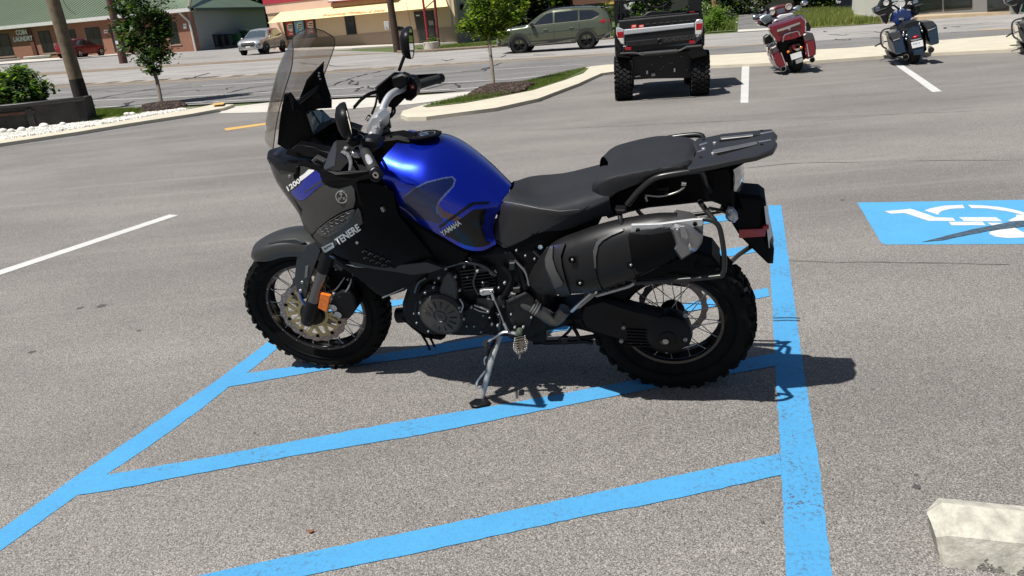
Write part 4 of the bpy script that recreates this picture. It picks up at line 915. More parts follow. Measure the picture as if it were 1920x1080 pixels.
# ---------------------------------------------------------------- engine side
def disc(name, px, py, w_, prof, m, n=40, parent=bike): return BL(name, lathe(bmesh.new(), prof, K(px, py, w_), (0, 1, 0), n=n), m, parent)
ENG = M('engine_grey', (.030, .029, .028), rough=.45, metal=.3, var=.2, vs=20, bump=.2, bs=200)
ENG2 = M('engine_brown_grey', (.070, .060, .052), rough=.42, metal=.4, var=.3, vs=9)
gc = disc('generator_cover', 826, 592, .185, [(.100, -.06), (.100, -.012), (.094, -.004), (.088, .002), (.070, .004), (.030, .006), (.027, .010), (.024, .010), (.022, .007), (0, .008)], ENG, n=56)
c_ = K(826, 592, .185)
disc('cover_face', 826, 592, .1905, [(.084, -.003), (.083, .001), (.06, .0035), (.031, .0045), (.03, .002)], ENG2, n=56)
for k in range(14):
    th = 2*math.pi*k/14+.2
    if k in (3, 4): continue
    b_ = bmesh.new(); box(b_, c_+V((math.sin(th)*.057, .0115, math.cos(th)*.057)), (.004, .004, .032), m=Matrix.Rotation(th, 3, 'Y'), bev=.001); obj('cover_rib', b_, ENG, gc)
prism('front_cover', [(823, 545), (830, 520), (838, 511), (846, 514), (856, 532), (858, 562), (852, 564), (836, 556), (824, 552)], .172, .10, M('cover_dark', (.036, .036, .038), rough=.38, metal=.3), bev=.006)
prism('crankcase', [(785, 545), (800, 535), (822, 540), (860, 560), (880, 575), (925, 578), (928, 620), (900, 632), (860, 632), (800, 628), (775, 605), (775, 570)], .165, .08, BLKM, bev=.012)
prism('clutch_side_cover', [(868, 582), (885, 574), (905, 572), (915, 583), (918, 608), (905, 622), (875, 620), (866, 605)], .178, .12, BLKM, bev=.008)
prism('engine_mount', [(893, 560), (925, 560), (926, 574), (912, 588), (893, 576)], .172, .12, ENG, bev=.004)
for x, y in ((835.8, 504), (822.8, 521), (853.8, 519), (812.5, 539), (862, 544.4), (797, 549), (788, 566.6), (786, 587.5), (861, 577), (863, 583.6), (870, 598), (884, 576), (915, 584.7), (922, 608.6), (845, 626), (933, 611), (965, 614), (981, 614), (895, 509), (946, 531), (788, 508), (870, 500)):
    bolt(x, y, .184, .0062)
ktube('oil_line', [(890, 572, .18), (905, 578, .185), (915, 582, .18)], .0045, STEEL, smooth=8)
ktube('oil_line', [(889, 578, .178), (900, 583, .183), (915, 586, .178)], .0035, STEEL, smooth=8)
disc('sensor_cap', 925, 510, .14, [(.016, -.02), (.016, .006), (.010, .010), (0, .011)], STEEL, n=16)
# hoses, pipes and small castings that break up the black mass
for pts, r_, m_ in (([(838, 500, .15), (870, 492, .16), (905, 498, .16), (930, 516, .15)], .008, BLKG), ([(880, 482, .15), (893, 505, .16), (888, 530, .165), (897, 552, .17)], .006, BLKG), ([(942, 500, .15), (958, 520, .155), (950, 545, .16), (940, 560, .16)], .009, BLKM),
                    ([(965, 488, .15), (985, 510, .155), (992, 535, .155)], .005, STEEL), ([(800, 520, .17), (785, 530, .17), (778, 548, .165)], .007, BLKG), ([(1000, 470, .15), (1018, 490, .155), (1022, 512, .155)], .006, BLKG), ([(862, 560, .18), (868, 572, .182), (864, 586, .18)], .004, STEEL), ([(930, 585, .17), (938, 600, .175), (936, 618, .17)], .005, BLKG)):
    ktube('hose', pts, r_, m_, smooth=18)
for i in range(7): prism('cylinder_fin', [(862+i*1.2, 508+i*6), (925+i*.8, 500+i*6), (926+i*.8, 502+i*6), (863+i*1.2, 510.5+i*6)], .150, .10, M('fin_dark', (.016, .016, .017), rough=.4, metal=.4), bev=.0006)
for x, y in ((876, 520), (905, 530), (935, 540), (944, 575), (935, 590), (906, 592), (889, 612), (875, 612), (902, 623), (918, 596), (1002, 486), (1020, 478), (968, 470), (985, 480), (815, 530), (803, 622), (776, 588), (781, 606), (958, 590), (996, 596), (700, 524), (742, 518)): bolt(x, y, .182, .0045)
for x, y, w_, h_ in ((790, 520, 14, 9), (905, 505, 16, 8), (960, 500, 12, 14), (968, 545, 14, 10)): prism('small_casting', [(x-w_/2, y-h_/2), (x+w_/2, y-h_/2-1), (x+w_/2, y+h_/2), (x-w_/2, y+h_/2+1)], .165, .12, M('casting_dark', (.018, .018, .019), rough=.4, metal=.3), bev=.004)
# oil filter / front of the engine
bm = lathe(bmesh.new(), [(.028, -.05), (.034, -.045), (.034, .05), (.026, .055), (0, .056)], K(765, 590, .02), V((1, 0, -.1)), n=24); BL('oil_filter', bm, BLKM)
prism('bash_plate', [(752, 598), (770, 615), (795, 634), (826, 639), (834, 634), (800, 622), (770, 603)], .10, -.12, BLK, bev=.004)
ktube('drain_hose', [(788, 622, .10), (800, 642, .11), (806, 656, .115)], .0055, BLK)
ktube('drain_hose', [(797, 618, .10), (808, 636, .11), (815, 650, .115)], .0055, BLK)
# linkage and foot controls
prism('shift_bracket', [(899, 545), (908, 543), (924, 543), (926, 549), (918, 553), (904, 555), (899, 552)], .20, .185, ALU, bev=.002)
bolt(903, 548, .205, .006); bolt(921, 547, .205, .006)
disc('shift_shaft', 911, 538, .17, [(.016, -.03), (.016, .004), (.009, .01), (0, .01)], BLKM, n=16)
ktube('shift_rod', [(922, 551, .205), (934, 578, .21), (948, 614, .215)], .0036, STEEL)
ktube('rod_joint', [(922, 549, .205), (926, 562, .207)], .0065, ALU); ktube('rod_joint', [(945, 606, .214), (950, 617, .215)], .0065, ALU)
bm = bmesh.new(); tube(bm, KL([(972, 626, .20), (948, 622, .205), (932, 629, .21), (916, 640, .215)]), [.011, .008, .007, .0065], n=10, smooth=14, flat=.7); BL('shift_pedal', bm, ALU)
ktube('pedal_rubber', [(913, 641, .205), (909, 646, .25)], .0105, GRIP)
prism('heel_guard', [(948, 563), (984, 549), (1000, 562), (1000, 590), (992, 612), (962, 614), (950, 590)], .165, .15, M('guard_dark', (.010, .010, .011), rough=.42, spec=.3), bev=.003)
prism('guard_edge', [(948, 564), (984, 549), (987, 551), (952, 568)], .168, .163, M('rib_grey'), bev=.001)
disc('pivot_cover', 937, 565, .15, [(.022, -.03), (.022, .004), (.014, .008), (0, .008)], ENG, n=20)
# foot peg with teeth
fp = [K(966, 634, .21), K(984, 630, .21), K(991, 640, .235), K(988, 655, .285), K(970, 662, .29), K(963, 654, .27), K(962, 644, .235)]
bm = bmesh.new(); ngon_prism(bm, fp, (0, 0, -.012), bev=.002); peg = BL('foot_peg', bm, M('peg_rubber', (.10, .085, .065), rough=.8, var=.2, vs=40))
for k in range(6):
    t = (k+.5)/6; a = fp[0].lerp(fp[4], t)+V((0, 0, .003)); b = fp[1].lerp(fp[3], t)+V((0, 0, .003))
    obj('peg_rib', tube(bmesh.new(), [a, (a+b)/2+V((.004, 0, .002)), b], .0028, n=6), M('peg_rib_dark', (.04, .035, .03), rough=.8), peg)
for a, b in ((fp[1], fp[3]), (fp[0], fp[5]), (fp[5], fp[4]), (fp[4], fp[3])):
    n_ = max(3, int((b-a).length/.011))
    for k in range(n_):
        p = a.lerp(b, (k+.5)/n_); b_ = bmesh.new(); box(b_, p+V((0, 0, .0005)), (.005, .005, .012), bev=.001); obj('peg_tooth', b_, ALU, peg)
ktube('peg_feeler', [(975, 662, .275), (974, 672, .275)], .004, STEEL)
ktube('peg_mount', [(960, 626, .16), (972, 627, .19), (978, 632, .21)], [.020, .018, .013], BLKM)
disc('pedal_pivot', 973, 625, .205, [(.014, -.02), (.014, .006), (.009, .008), (0, .008)], M('greenish_steel', (.16, .2, .15), rough=.4, metal=.6), n=18)
# passenger peg (folded)
bm = bmesh.new(); tube(bm, KL([(1074, 582, .20), (1082, 574, .215), (1112, 548, .225)]), [.014, .014, .013], n=10, flat=.55); pg = BL('passenger_peg', bm, ALU)
for k in range(3): obj('peg_groove', tube(bmesh.new(), [K(1081+k*3, 579-k*1, .232), K(1110+k*3, 551+k*1, .238)], .002, n=5), STEEL, pg)
disc('peg_hinge', 1114, 546, .225, [(.012, -.02), (.012, .004), (.006, .006), (0, .006)], ALU, n=14)
# side stand
ss_top, ss_mid, ss_low = K(936, 630, .13), K(920, 680, .20), K(902, 755, .262)
bm = bmesh.new(); tube(bm, [ss_top, ss_mid, ss_low], [.0155, .014, .010], n=12, smooth=10, flat=.75); std = BL('side_stand', bm, M('stand_grey', (.42, .43, .42), rough=.45, metal=.6, var=.15, vs=18))
foot = MBi @ hit(900, 764)
bm = bmesh.new(); wl = [MBi @ V((hit(x, y).x, hit(x, y).y, .004)) for x, y in ((880, 760), (892, 752), (914, 753), (920, 758), (914, 764), (895, 767), (884, 766))]
ngon_prism(bm, wl, MBi.to_3x3() @ V((0, 0, .010)), bev=.002); obj('stand_foot', bm, BLKM, std)
obj('stand_tab', tube(bmesh.new(), KL([(910, 695, .22), (896, 714, .235), (893, 722, .24), (897, 728, .245), (905, 724, .243)]), .0042, n=8, smooth=16), ALU, std)
# return spring
P = []; a, b = K(927, 636, .155), K(912, 668, .20)
ax_ = (b-a).normalized(); u_ = ax_.orthogonal().normalized(); v2 = ax_.cross(u_)
for k in range(120): P.append(a.lerp(b, k/119)+(u_*math.cos(k*.75)+v2*math.sin(k*.75))*.0075)
obj('return_spring', tube(bmesh.new(), P, .0018, n=5), BLKM, std); obj('spring_hook', tube(bmesh.new(), KL([(912, 668, .20), (908, 674, .205), (909, 684, .21)]), .003, n=6), ALU, std)
# centre stand
ktube('centre_stand', [(1020, 642, .06), (1060, 641, .10), (1098, 640, .12), (1112, 643, .12)], .011, BLKM, n=8)
ktube('centre_stand', [(1074, 612, .10), (1082, 625, .12), (1088, 640, .12)], .008, BLKM, n=8)
ktube('centre_stand', [(1048, 638, .11), (1066, 622, .115), (1074, 610, .11)], .006, BLKM, n=8)
ktube('centre_stand', [(1000, 642, -.12), (1060, 638, -.12), (1120, 630, -.12)], .011, BLKM, n=8)
prism('stand_pedal', [(1052, 635), (1064, 634), (1065, 644), (1053, 645)], .15, .13, BLKM, bev=.001)
prism('lower_frame', [(985, 615), (1030, 600), (1090, 596), (1120, 612), (1120, 628), (1060, 612), (1024, 622), (1022, 644), (985, 640)], .09, -.10, BLKM, bev=.006)
disc('key_switch', 1014, 463, .145, [(.010, -.01), (.010, .003), (.007, .004), (.006, .001), (0, .001)], CHR, n=16)
bolt(1027, 466, .15, .006); bolt(1055, 451, .15, .006)
for x, y in ((1062, 448), (982, 504), (985, 520), (975, 497)): bolt(x, y, .14, .005)
ktube('frame_tube', [(955, 470, .13), (975, 500, .14), (985, 540, .14)], .014, BLKM); ktube('frame_tube', [(1060, 450, .12), (1020, 500, .135), (985, 535, .14)], .012, BLKM)
# ---------------------------------------------------------------- fairing
rows = [[(512, 310, .05), (540, 300, .10), (585, 306, .165), (650, 340, .225), (705, 345, .235), (738, 360, .212)],
        [(519, 340, .065), (548, 338, .125), (585, 345, .18), (640, 368, .24), (690, 380, .25), (745, 398, .205)],
        [(538, 370, .085), (560, 371, .14), (590, 380, .19), (640, 395, .243), (690, 405, .248), (765, 425, .19)],
        [(558, 398, .10), (570, 402, .14), (596, 412, .19), (640, 425, .237), (700, 435, .242), (790, 455, .18)],
        [(570, 424, .10), (582, 438, .14), (605, 450, .19), (650, 455, .225), (710, 470, .228), (812, 482, .17)],
        [(583, 438, .09), (598, 462, .13), (620, 474, .17), (660, 490, .205), (720, 502, .205), (818, 506, .15)]]
fr = [[K(*p) for p in r] for r in rows]
bm = surf(fr, 90, 90, mirror=mir); FA = bvh(bm)
solid(bm, .004); fairing = BL('side_fairing', bm, M('fairing_black', (.004, .004, .0048), rough=.45, metal=0, spec=.07, var=.1, vs=4), sharp=60)
# front headlight block
rowsF = []
for i, r in enumerate(rows[:5]):
    a, b = K(*r[0]), K(*r[1]); c_ = V((a.x+.045-.01*i, 0, a.z+.004)); rowsF.append([b+V((-.004, -.004, 0)), a, c_, mir(a), mir(b)+V((-.004, .004, 0))])
BL('headlight', solid(surf(rowsF, 26, 20), .003, lambda c: V((1, 0, 0))), BLKG, sharp=50)
bx = [V((1.585, .0, 1.055)), V((1.56, .055, 1.05)), V((1.50, .10, 1.03)), V((1.40, .14, 1.03)), V((1.33, .16, 1.045)), V((1.33, -.16, 1.045)), V((1.40, -.14, 1.03)), V((1.50, -.10, 1.03)), V((1.56, -.055, 1.05))]
bm = bmesh.new(); ngon_prism(bm, bx, (0, 0, .035), bev=.012); BL('cowl_top', bm, BLKM)
# grey panels
GP = [B_ for B_ in ()]
def B(X, Y): return (480+X/4.909, 260+Y/4.909)
def Cc(X, Y): return (440+X/3.856, 420+Y/3.856)
def A(X, Y): return (440+X/4.155, 40+Y/4.155)
panel('cowl_panel', [B(190, 325), B(240, 285), B(300, 262), B(370, 250), B(440, 252), B(500, 268), B(555, 290), B(600, 320), B(620, 380), B(640, 420), B(560, 480), B(490, 560), B(455, 640), B(432, 640), B(330, 500), B(240, 390)], FA, GREY, wd=.16, off=.006, th=.005, mirror=True, parent=fairing)
panel('fairing_side_panel', [B(640, 422), B(720, 455), B(800, 452), B(890, 428), B(915, 470), B(922, 560), B(905, 625), B(800, 665), B(690, 730), B(580, 820), B(535, 870), B(515, 880), B(470, 830), B(443, 770), B(436, 660), B(470, 590), B(530, 510)], FA, GREY, wd=.23, off=.008, th=.006, mirror=True, parent=fairing)
panel('fairing_lower_panel', [B(540, 878), B(580, 838), B(620, 868), B(670, 876), B(760, 820), B(860, 740), B(945, 628), B(965, 660), B(985, 770), B(850, 880), B(720, 990), B(645, 1045), B(600, 1010), B(560, 960)], FA, GREY, wd=.22, off=.007, th=.005, mirror=True, parent=fairing)
panel('cowl_stripe', [B(545, 284), B(600, 318), B(618, 380), B(632, 415), B(560, 462), B(500, 520), B(455, 560), B(410, 560), B(370, 530), B(335, 490), B(355, 470), B(420, 420), B(470, 345)], FA, BLU, wd=.16, off=.0075, th=.001, parent=fairing)
panel('cowl_stripe', [B(500, 280), B(548, 285), B(552, 292), B(480, 350), B(425, 390), B(415, 350), B(460, 320)], FA, WDEC, wd=.16, off=.0085, th=0, parent=fairing)
panel('cowl_stripe', [B(618, 380), B(626, 400), B(540, 450), B(470, 500), B(465, 485), B(540, 430)], FA, GREY, wd=.16, off=.0088, th=0, parent=fairing)
ptext('model_lettering', '1200', *B(360, 424), 12.5, 35, FA, WDEC, wd=.15, off=.0105, shear=.1, sx=1.25, bold=.03, parent=fairing)
ptext('model_lettering', 'TENERE', *B(855, 874), 18.5, 35, FA, SILV, wd=.23, off=.0105, shear=.1, sx=.80, bold=.03, parent=fairing)
panel('model_tag', [B(614, 985), B(720, 940), B(735, 985), B(655, 1035), B(640, 1030)], FA, SILV, wd=.2, off=.0095, th=0, parent=fairing)
ptext('model_lettering', 'SUPER', *B(680, 982), 5.0, 30, FA, BLK, wd=.2, off=.0115, sx=1.2, bold=.02, parent=fairing)
# emblem
ec_ = proj(*B(805, 532), FA, .25, .010); nrm_ = V((-.05, .97, .22)).normalized()
em = BL('emblem', lathe(bmesh.new(), [(.0245, -.006), (.0245, .001), (.0228, .003), (.0205, .003), (.020, .0008), (0, .0008)], ec_, nrm_, n=36), CHR, fairing)
obj('emblem_field', lathe(bmesh.new(), [(.0198, .0012), (0, .0013)], ec_, nrm_, n=30), BLKG, em)
t1 = V((0, 0, 1)); t1 = (t1-nrm_*t1.dot(nrm_)).normalized(); t2 = nrm_.cross(t1)
for k in range(3):
    th = k*2*math.pi/3; d = t1*math.cos(th)+t2*math.sin(th); s_ = nrm_.cross(d); b_ = bmesh.new(); o_ = ec_+nrm_*.0022
    for q0, q1, r_ in ((d*-.002, d*.009, .0012), (d*.009-s_*.0045, d*.009+s_*.0045, .0011), (d*.009+s_*.0045, d*.018+s_*.0035, .0011), (d*.009-s_*.0045, d*.018-s_*.0035, .0011), (d*.011, d*.019, .0011)):
        tube(b_, [o_+q0, o_+q1], r_, n=6)
    obj('emblem_fork', b_, CHR, em)
# intake mesh
panel('intake_recess', [B(590, 832), B(660, 790), B(780, 715), B(905, 645), B(890, 690), B(840, 760), B(760, 815), B(680, 868), B(630, 866)], FA, BLK, wd=.22, off=.0088, th=0, parent=fairing)
for a, b in (((600, 830), (900, 655)), ((620, 850), (880, 700)), ((645, 866), (840, 755))):
    P = []
    for k in range(13):
        t = k/12; x = a[0]+(b[0]-a[0])*t; y = a[1]+(b[1]-a[1])*t+(10 if k % 2 else -10); P.append(proj(*B(x, y), FA, .23, .011))
    BL('intake_slat', tube(bmesh.new(), P, .0024, n=6), M('slat_grey', (.05, .05, .052), rough=.4), fairing)
panel('intake_rim', [B(575, 838), B(590, 842), B(622, 872), B(680, 876), B(770, 824), B(850, 762), B(897, 690), B(912, 640), B(918, 645), B(900, 700), B(858, 770), B(775, 836), B(684, 890), B(618, 884), B(572, 850)], FA, M('rib_grey'), wd=.22, off=.011, th=.002, parent=fairing)
panel('intake_rim', [B(575, 838), B(690, 745), B(800, 680), B(905, 638), B(908, 644), B(800, 690), B(695, 755), B(590, 842)], FA, M('rib_grey'), wd=.22, off=.011, th=.002, parent=fairing)
# side vent louvres
for k in range(10):
    x = 680+ (k % 5)*11+(k//5)*3; y = 468+(k % 5)*4.5+(k//5)*12
    BL('vent_louvre', tube(bmesh.new(), [proj(x, y+4, FA, .23, .004), proj(x+4, y, FA, .23, .006), proj(x+9, y+3, FA, .23, .004)], .0022, n=6), M('slat_grey'), fairing)
for x, y in ((671, 453), (718, 393), (716, 389), (546, 330)): 
    p = proj(x, y, FA, .23, .006); o = link('bolt', BOLT, fairing); o.matrix_local = Matrix.Translation(p) @ V((0, 1, .2)).to_track_quat('Z', 'Y').to_matrix().to_4x4() @ Matrix.Diagonal((.006, .006, .006, 1))
prism('indicator_socket', [B(365, 255), B(390, 255), B(392, 290), B(400, 340), B(400, 370), B(370, 385), B(345, 375), B(338, 335), B(365, 310)], .155, .12, BLK, bev=.003)
# black bellies
prism('lower_wing', [(619, 480), (655, 497), (740, 503), (800, 488), (822, 498), (795, 520), (770, 536), (757, 548), (718, 561), (704, 553), (670, 525), (625, 495)], .185, .06, M('wing_black', (.006, .006, .007), rough=.42, spec=.15), bev=.012, both=True)
prism('wing_strip', [(647, 496), (690, 500), (738, 502), (740, 509), (712, 505), (665, 501)], .19, .183, ALU, bev=.001)  # bright strip that paints in the highlight along the wing
prism('wing_top', [(652, 490), (700, 495), (742, 498), (800, 492), (832, 503), (806, 512), (772, 516), (745, 511), (700, 505), (664, 500)], .196, .186, M('wing_grey_lit', (.028, .029, .030), rough=.4, metal=.2), bev=.002, both=True)  # lit upper face of the black wing, put into a lighter grey
prism('wing_strip', [(716, 558), (757, 540), (757, 541.5), (717, 560)], .19, .183, STEEL, bev=.0004)
prism('wing_strip', [(617, 480), (624, 480), (652, 501), (646, 503)], .178, .17, M('trim_blue_grey', (.10, .13, .2), rough=.3, metal=.5), bev=.001)
prism('radiator', [(640, 470), (700, 430), (760, 470), (755, 540), (700, 545), (650, 510)], .15, -.15, BLK, bev=.01)
prism('crash_cover', [(735, 362), (758, 372), (757, 402), (770, 414), (830, 448), (880, 474), (870, 500), (800, 500), (740, 470), (700, 440), (690, 400)], .165, .06, BLK, bev=.01, both=True)
ktube('frame_rail', [(695, 388, .17), (740, 372, .17), (790, 400, .165)], .013, BLKM, smooth=10, both=True)
prism('bracket_grey', [B(1150, 560), B(1190, 535), B(1215, 580), B(1170, 620)], .19, .18, M('rib_grey'), bev=.002)
# ---------------------------------------------------------------- front fender
ang = [R(a) for a in (36, 30, 20, 6, -8, -24, -42)]
rws = []
for a_ in ang:
    top = .372 if a_ < .6 else .362; r_ = []
    for w_, dr in ((.088, (-.062 if a_ < .4 else -.045 if a_ < .55 else -.022)), (.086, -.03), (.074, -.004), (.04, .008), (0, .014), (-.04, .008), (-.074, -.004), (-.086, -.03), (-.088, (-.062 if a_ < .4 else -.045 if a_ < .55 else -.022))):
        rr = top+dr; r_.append(FC+rotm @ V((math.sin(a_)*rr, w_*(.62 if a_ > .6 else .85 if a_ > .4 else 1), math.cos(a_)*rr)))
    rws.append(r_)
bm = surf(rws, 60, 60); FE = bvh(bm); fender = BL('front_fender', solid(bm, .004, lambda c: c-FC), GREY, sharp=60)
prism('fender_flap', [(556, 482), (552, 520), (556, 545), (566, 563), (574, 560), (580, 530), (590, 500), (602, 470), (592, 452), (575, 460)], .098, .088, GREY, bev=.003, parent=fender)
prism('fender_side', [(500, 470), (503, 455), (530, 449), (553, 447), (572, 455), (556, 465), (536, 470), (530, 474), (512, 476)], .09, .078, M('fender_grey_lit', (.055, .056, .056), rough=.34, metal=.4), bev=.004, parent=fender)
prism('fender_reflector', [(573, 500), (578, 498), (576, 520), (571, 522)], .101, .098, M('pewter', (.16, .155, .15), rough=.4), bev=.0008, parent=fender)
bolt(567, 529, .10, .008, parent=fender); bolt(564, 545, .10, .009, parent=fender)
ktube('brake_hose', [(562, 548, .10), (566, 562, .105), (574, 574, .11)], .006, M('hose_blue', (.02, .06, .25), rough=.35), parent=fender)
# ---------------------------------------------------------------- forks
FORKG = M('fork_tube_grey', (.15, .15, .155), rough=.18, metal=.85, var=.1)
for s in (1, -1):
    m_ = (lambda p: p) if s == 1 else mir
    lo, hi_ = K(588, 565, .105), K(607, 506, .105)
    d_ = (hi_-lo).normalized()
    fk = BL('fork_leg', tube(bmesh.new(), [m_(lo), m_(hi_)], .0265, n=24), FORKG)
    obj('fork_sleeve', tube(bmesh.new(), [m_(hi_-d_*.002), m_(hi_+d_*.02), m_(hi_+d_*.5)], [.030, .029, .028], n=24), BLKM, fk)
    obj('fork_foot', tube(bmesh.new(), [m_(K(576, 603, .10)), m_(K(580, 592, .105)), m_(lo-d_*.01), m_(lo+d_*.006)], [.028, .034, .031, .029], n=20), BLKM, fk)
    obj('hub_cover', lathe(bmesh.new(), [(.058, 0), (.060, .01), (.052, .03), (.03, .034)], FC+FL*(.055*s), FL*s, n=32), BLKM, fk)
    ak = FC+FL*(.118*s)
    obj('axle_end', lathe(bmesh.new(), [(.022, -.02), (.022, .0), (.017, .006), (.011, .006), (.010, -.002), (0, -.002)], ak, FL*s, n=20), BLKM, fk)
obj('axle_bolt', lathe(bmesh.new(), [(.0085, -.01), (.0085, .008), (.005, .008), (.004, .003), (0, .003)], FC+FL*.122, FL, n=6), ALU, bike)
prism('amber_reflector', [(596, 578), (601, 551), (619, 555), (612, 586)], .145, .13, AMB, bev=.002)
# caliper
cal = prism('brake_caliper', [(622, 556), (640, 545), (655, 548), (664, 560), (668, 580), (655, 598), (636, 600), (624, 592), (618, 575)], .125, .045, BLKM, bev=.008)
for x, y in ((625.5, 577), (634, 590)):
    obj('caliper_piston', lathe(bmesh.new(), [(.0165, -.004), (.0165, .003), (.012, .004), (.011, .001), (.006, .001), (.005, .003), (0, .003)], K(x, y, .127), (0, 1, 0), n=20), ALU, cal)
prism('fork_bridge', [(612, 500), (640, 480), (668, 500), (664, 540), (640, 548), (618, 545)], .06, -.06, BLK, bev=.006)
ktube('speed_cable', [(612, 562, .11), (628, 560, .12), (645, 550, .12), (655, 536, .11), (662, 512, .08)], .004, STEEL, smooth=20)
ktube('brake_hose', [(650, 560, .10), (662, 530, .10), (650, 500, .09), (640, 470, .06)], .0045, BLK, smooth=20)
ktube('brake_hose', [(622, 548, .11), (632, 540, .11), (638, 532, .10), (646, 520, .08)], .0035, STEEL, smooth=20)
bolt(626, 551, .12, .007); bolt(652, 524, .10, .005); bolt(630, 505, .09, .005)
# ---------------------------------------------------------------- cockpit
scr = [[V((1.475, .125, 1.135)), V((1.535, .07, 1.15)), V((1.56, 0, 1.16)), V((1.535, -.07, 1.15)), V((1.475, -.125, 1.135))],
       [V((1.395, .165, 1.26)), V((1.475, .10, 1.255)), V((1.505, 0, 1.255)), V((1.475, -.10, 1.255)), V((1.395, -.165, 1.26))],
       [V((1.325, .185, 1.36)), V((1.41, .11, 1.36)), V((1.44, 0, 1.36)), V((1.41, -.11, 1.36)), V((1.325, -.185, 1.36))],
       [V((1.268, .180, 1.45)), V((1.345, .11, 1.455)), V((1.372, 0, 1.455)), V((1.345, -.11, 1.455)), V((1.268, -.180, 1.45))],
       [V((1.275, .125, 1.500)), V((1.295, .075, 1.525)), V((1.300, 0, 1.532)), V((1.295, -.075, 1.525)), V((1.275, -.125, 1.500))]]
bm = surf(scr, 30, 30); screen = BL('windscreen', solid(bm, .004, lambda c: V((1, 0, 0))), SMOKE, sharp=60)
edge = catmull([r[0] for r in scr], 24)+catmull(scr[4], 20)[1:]+catmull([r[4] for r in reversed(scr)], 24)[1:]
obj('screen_edge', tube(bmesh.new(), [p+V((-.001, 0, 0)) for p in edge], .0018, n=6), M('screen_edge_dark', (.03, .03, .03), rough=.2), screen)
# screen bracket and instrument housing (black)
def T3(name, pts, th, m, parent=bike, bev=.003):
    P = [K(*p) for p in pts]; n = V((0, 0, 0))
    for i in range(len(P)): n += (P[i]-P[0]).cross(P[(i+1) % len(P)]-P[0])
    n.normalize(); bm = bmesh.new(); ngon_prism(bm, P, n*th, bev=bev); return obj(name, bm, m, parent)
T3('screen_bracket', [A(695, 310)+(-.12,), A(620, 385)+(-.10,), A(560, 455)+(-.08,), A(520, 560)+(-.06,), A(480, 660)+(-.03,), A(560, 700)+(-.04,), A(660, 680)+(-.06,), A(755, 675)+(-.10,), A(755, 600)+(-.11,), A(720, 500)+(-.12,), A(690, 390)+(-.12,)], .012, BLK)
ktube('bracket_bar', [A(490, 640)+(.09,), A(680, 490)+(-.12,)], .008, BLKM)
for x, y in ((655, 405), (655, 428), (665, 450), (600, 430), (755, 600), (715, 638)): bolt(*A(x, y), -.085, .004)
T3('screen_bracket', [A(330, 960)+(.10,), A(345, 800)+(.11,), A(365, 660)+(.12,), A(385, 585)+(.13,), A(420, 565)+(.13,), A(440, 600)+(.13,), A(470, 640)+(.12,), A(530, 700)+(.11,), A(560, 780)+(.11,), A(600, 900)+(.11,), A(560, 960)+(.11,), A(400, 1000)+(.10,)], .02, BLK)
ktube('bracket_loop', [A(390, 620)+(.14,), A(395, 580)+(.14,), A(420, 570)+(.14,), A(450, 640)+(.13,), A(460, 690)+(.12,)], .0055, BLKM, smooth=20)
T3('cockpit_shell', [A(500, 690)+(.0,), A(600, 680)+(-.12,), A(690, 690)+(-.18,), A(760, 760)+(-.18,), A(800, 900)+(-.12,), A(830, 1010)+(.0,), A(640, 1030)+(.14,), A(500, 1020)+(.13,), A(420, 1000)+(.11,)], .03, BLK)
T3('instrument_housing', [A(510, 725)+(.085,), A(610, 680)+(-.09,), A(770, 770)+(-.10,), A(765, 800)+(-.09,), A(590, 915)+(.07,), A(560, 860)+(.08,)], .025, BLKM, bev=.005)
LCD = M('lcd_glass', (.03, .065, .085), rough=.12, var=.3, vs=9, coat=1, metal=.1)
T3('instrument_display', [A(532, 742)+(.082,), A(588, 706)+(.02,), A(655, 805)+(.01,), A(598, 878)+(.072,)], -.006, LCD, bev=.001)
T3('instrument_display', [A(600, 702)+(.01,), A(672, 690)+(-.06,), A(745, 770)+(-.07,), A(665, 800)+(.0,)], -.006, LCD, bev=.001)
prism('inner_cowl', [A(430, 1000), A(480, 960), A(600, 980), A(700, 1010), A(760, 1030), A(740, 1080), A(560, 1060)], .15, .10, BLKM, bev=.004, both=True)
prism('cowl_side_slot', [B(505, 205), B(545, 165), B(630, 210), B(635, 260), B(612, 275), B(540, 240)], .175, .15, M('rib_grey'), bev=.003)
prism('cowl_side_recess', [B(530, 215), B(560, 195), B(622, 225), B(612, 255)], .178, .172, BLK, bev=.001)
# nose lamp edge
BL('nose_lens', surf([[K(509, 292, .035), K(506, 300, .03), K(508, 316, .03)], [K(520, 296, .06), K(515, 306, .05), K(512, 322, .05)]], 8, 5), LENS)
prism('nose_cover', [(510, 290), (516, 288), (530, 292), (525, 305), (514, 322), (511, 312)], .05, -.05, BLKG, bev=.006)
# handlebar
BAR = M('handlebar_grey', (.55, .56, .58), rough=.38, metal=.55, var=.08)
hb_ = KL([(697, 262, .06), (699, 248, .02), (703, 238, -.01), (711, 223, -.06), (719, 200, -.12), (728, 183, -.17), (738, 174, -.21), (752, 168, -.26), (778, 161, -.33), (822, 148, -.46)])
bar = ktube('handlebar', hb_, .0145, BAR, n=16, smooth=60)
hl = KL([(697, 262, .06), (690, 262, .10), (680, 264, .16), (678, 270, .22), (684, 284, .30), (694, 304, .40), (704, 326, .47)])
ktube('handlebar', hl, .0135, BAR, n=16, smooth=40)
prism('bar_clamp', [A(1030, 800), A(1060, 745), A(1110, 730), A(1150, 770), A(1140, 850), A(1100, 900), A(1050, 910), A(1020, 860)], .035, -.055, M('clamp_silver', (.50, .51, .53), rough=.35, metal=.5), bev=.008)
ktube('riser', [(703, 262, .03), (709, 236, .02)], .022, MATS['clamp_silver'], n=18)
ktube('riser', [(712, 246, -.05), (717, 222, -.06)], .020, MATS['clamp_silver'], n=18)
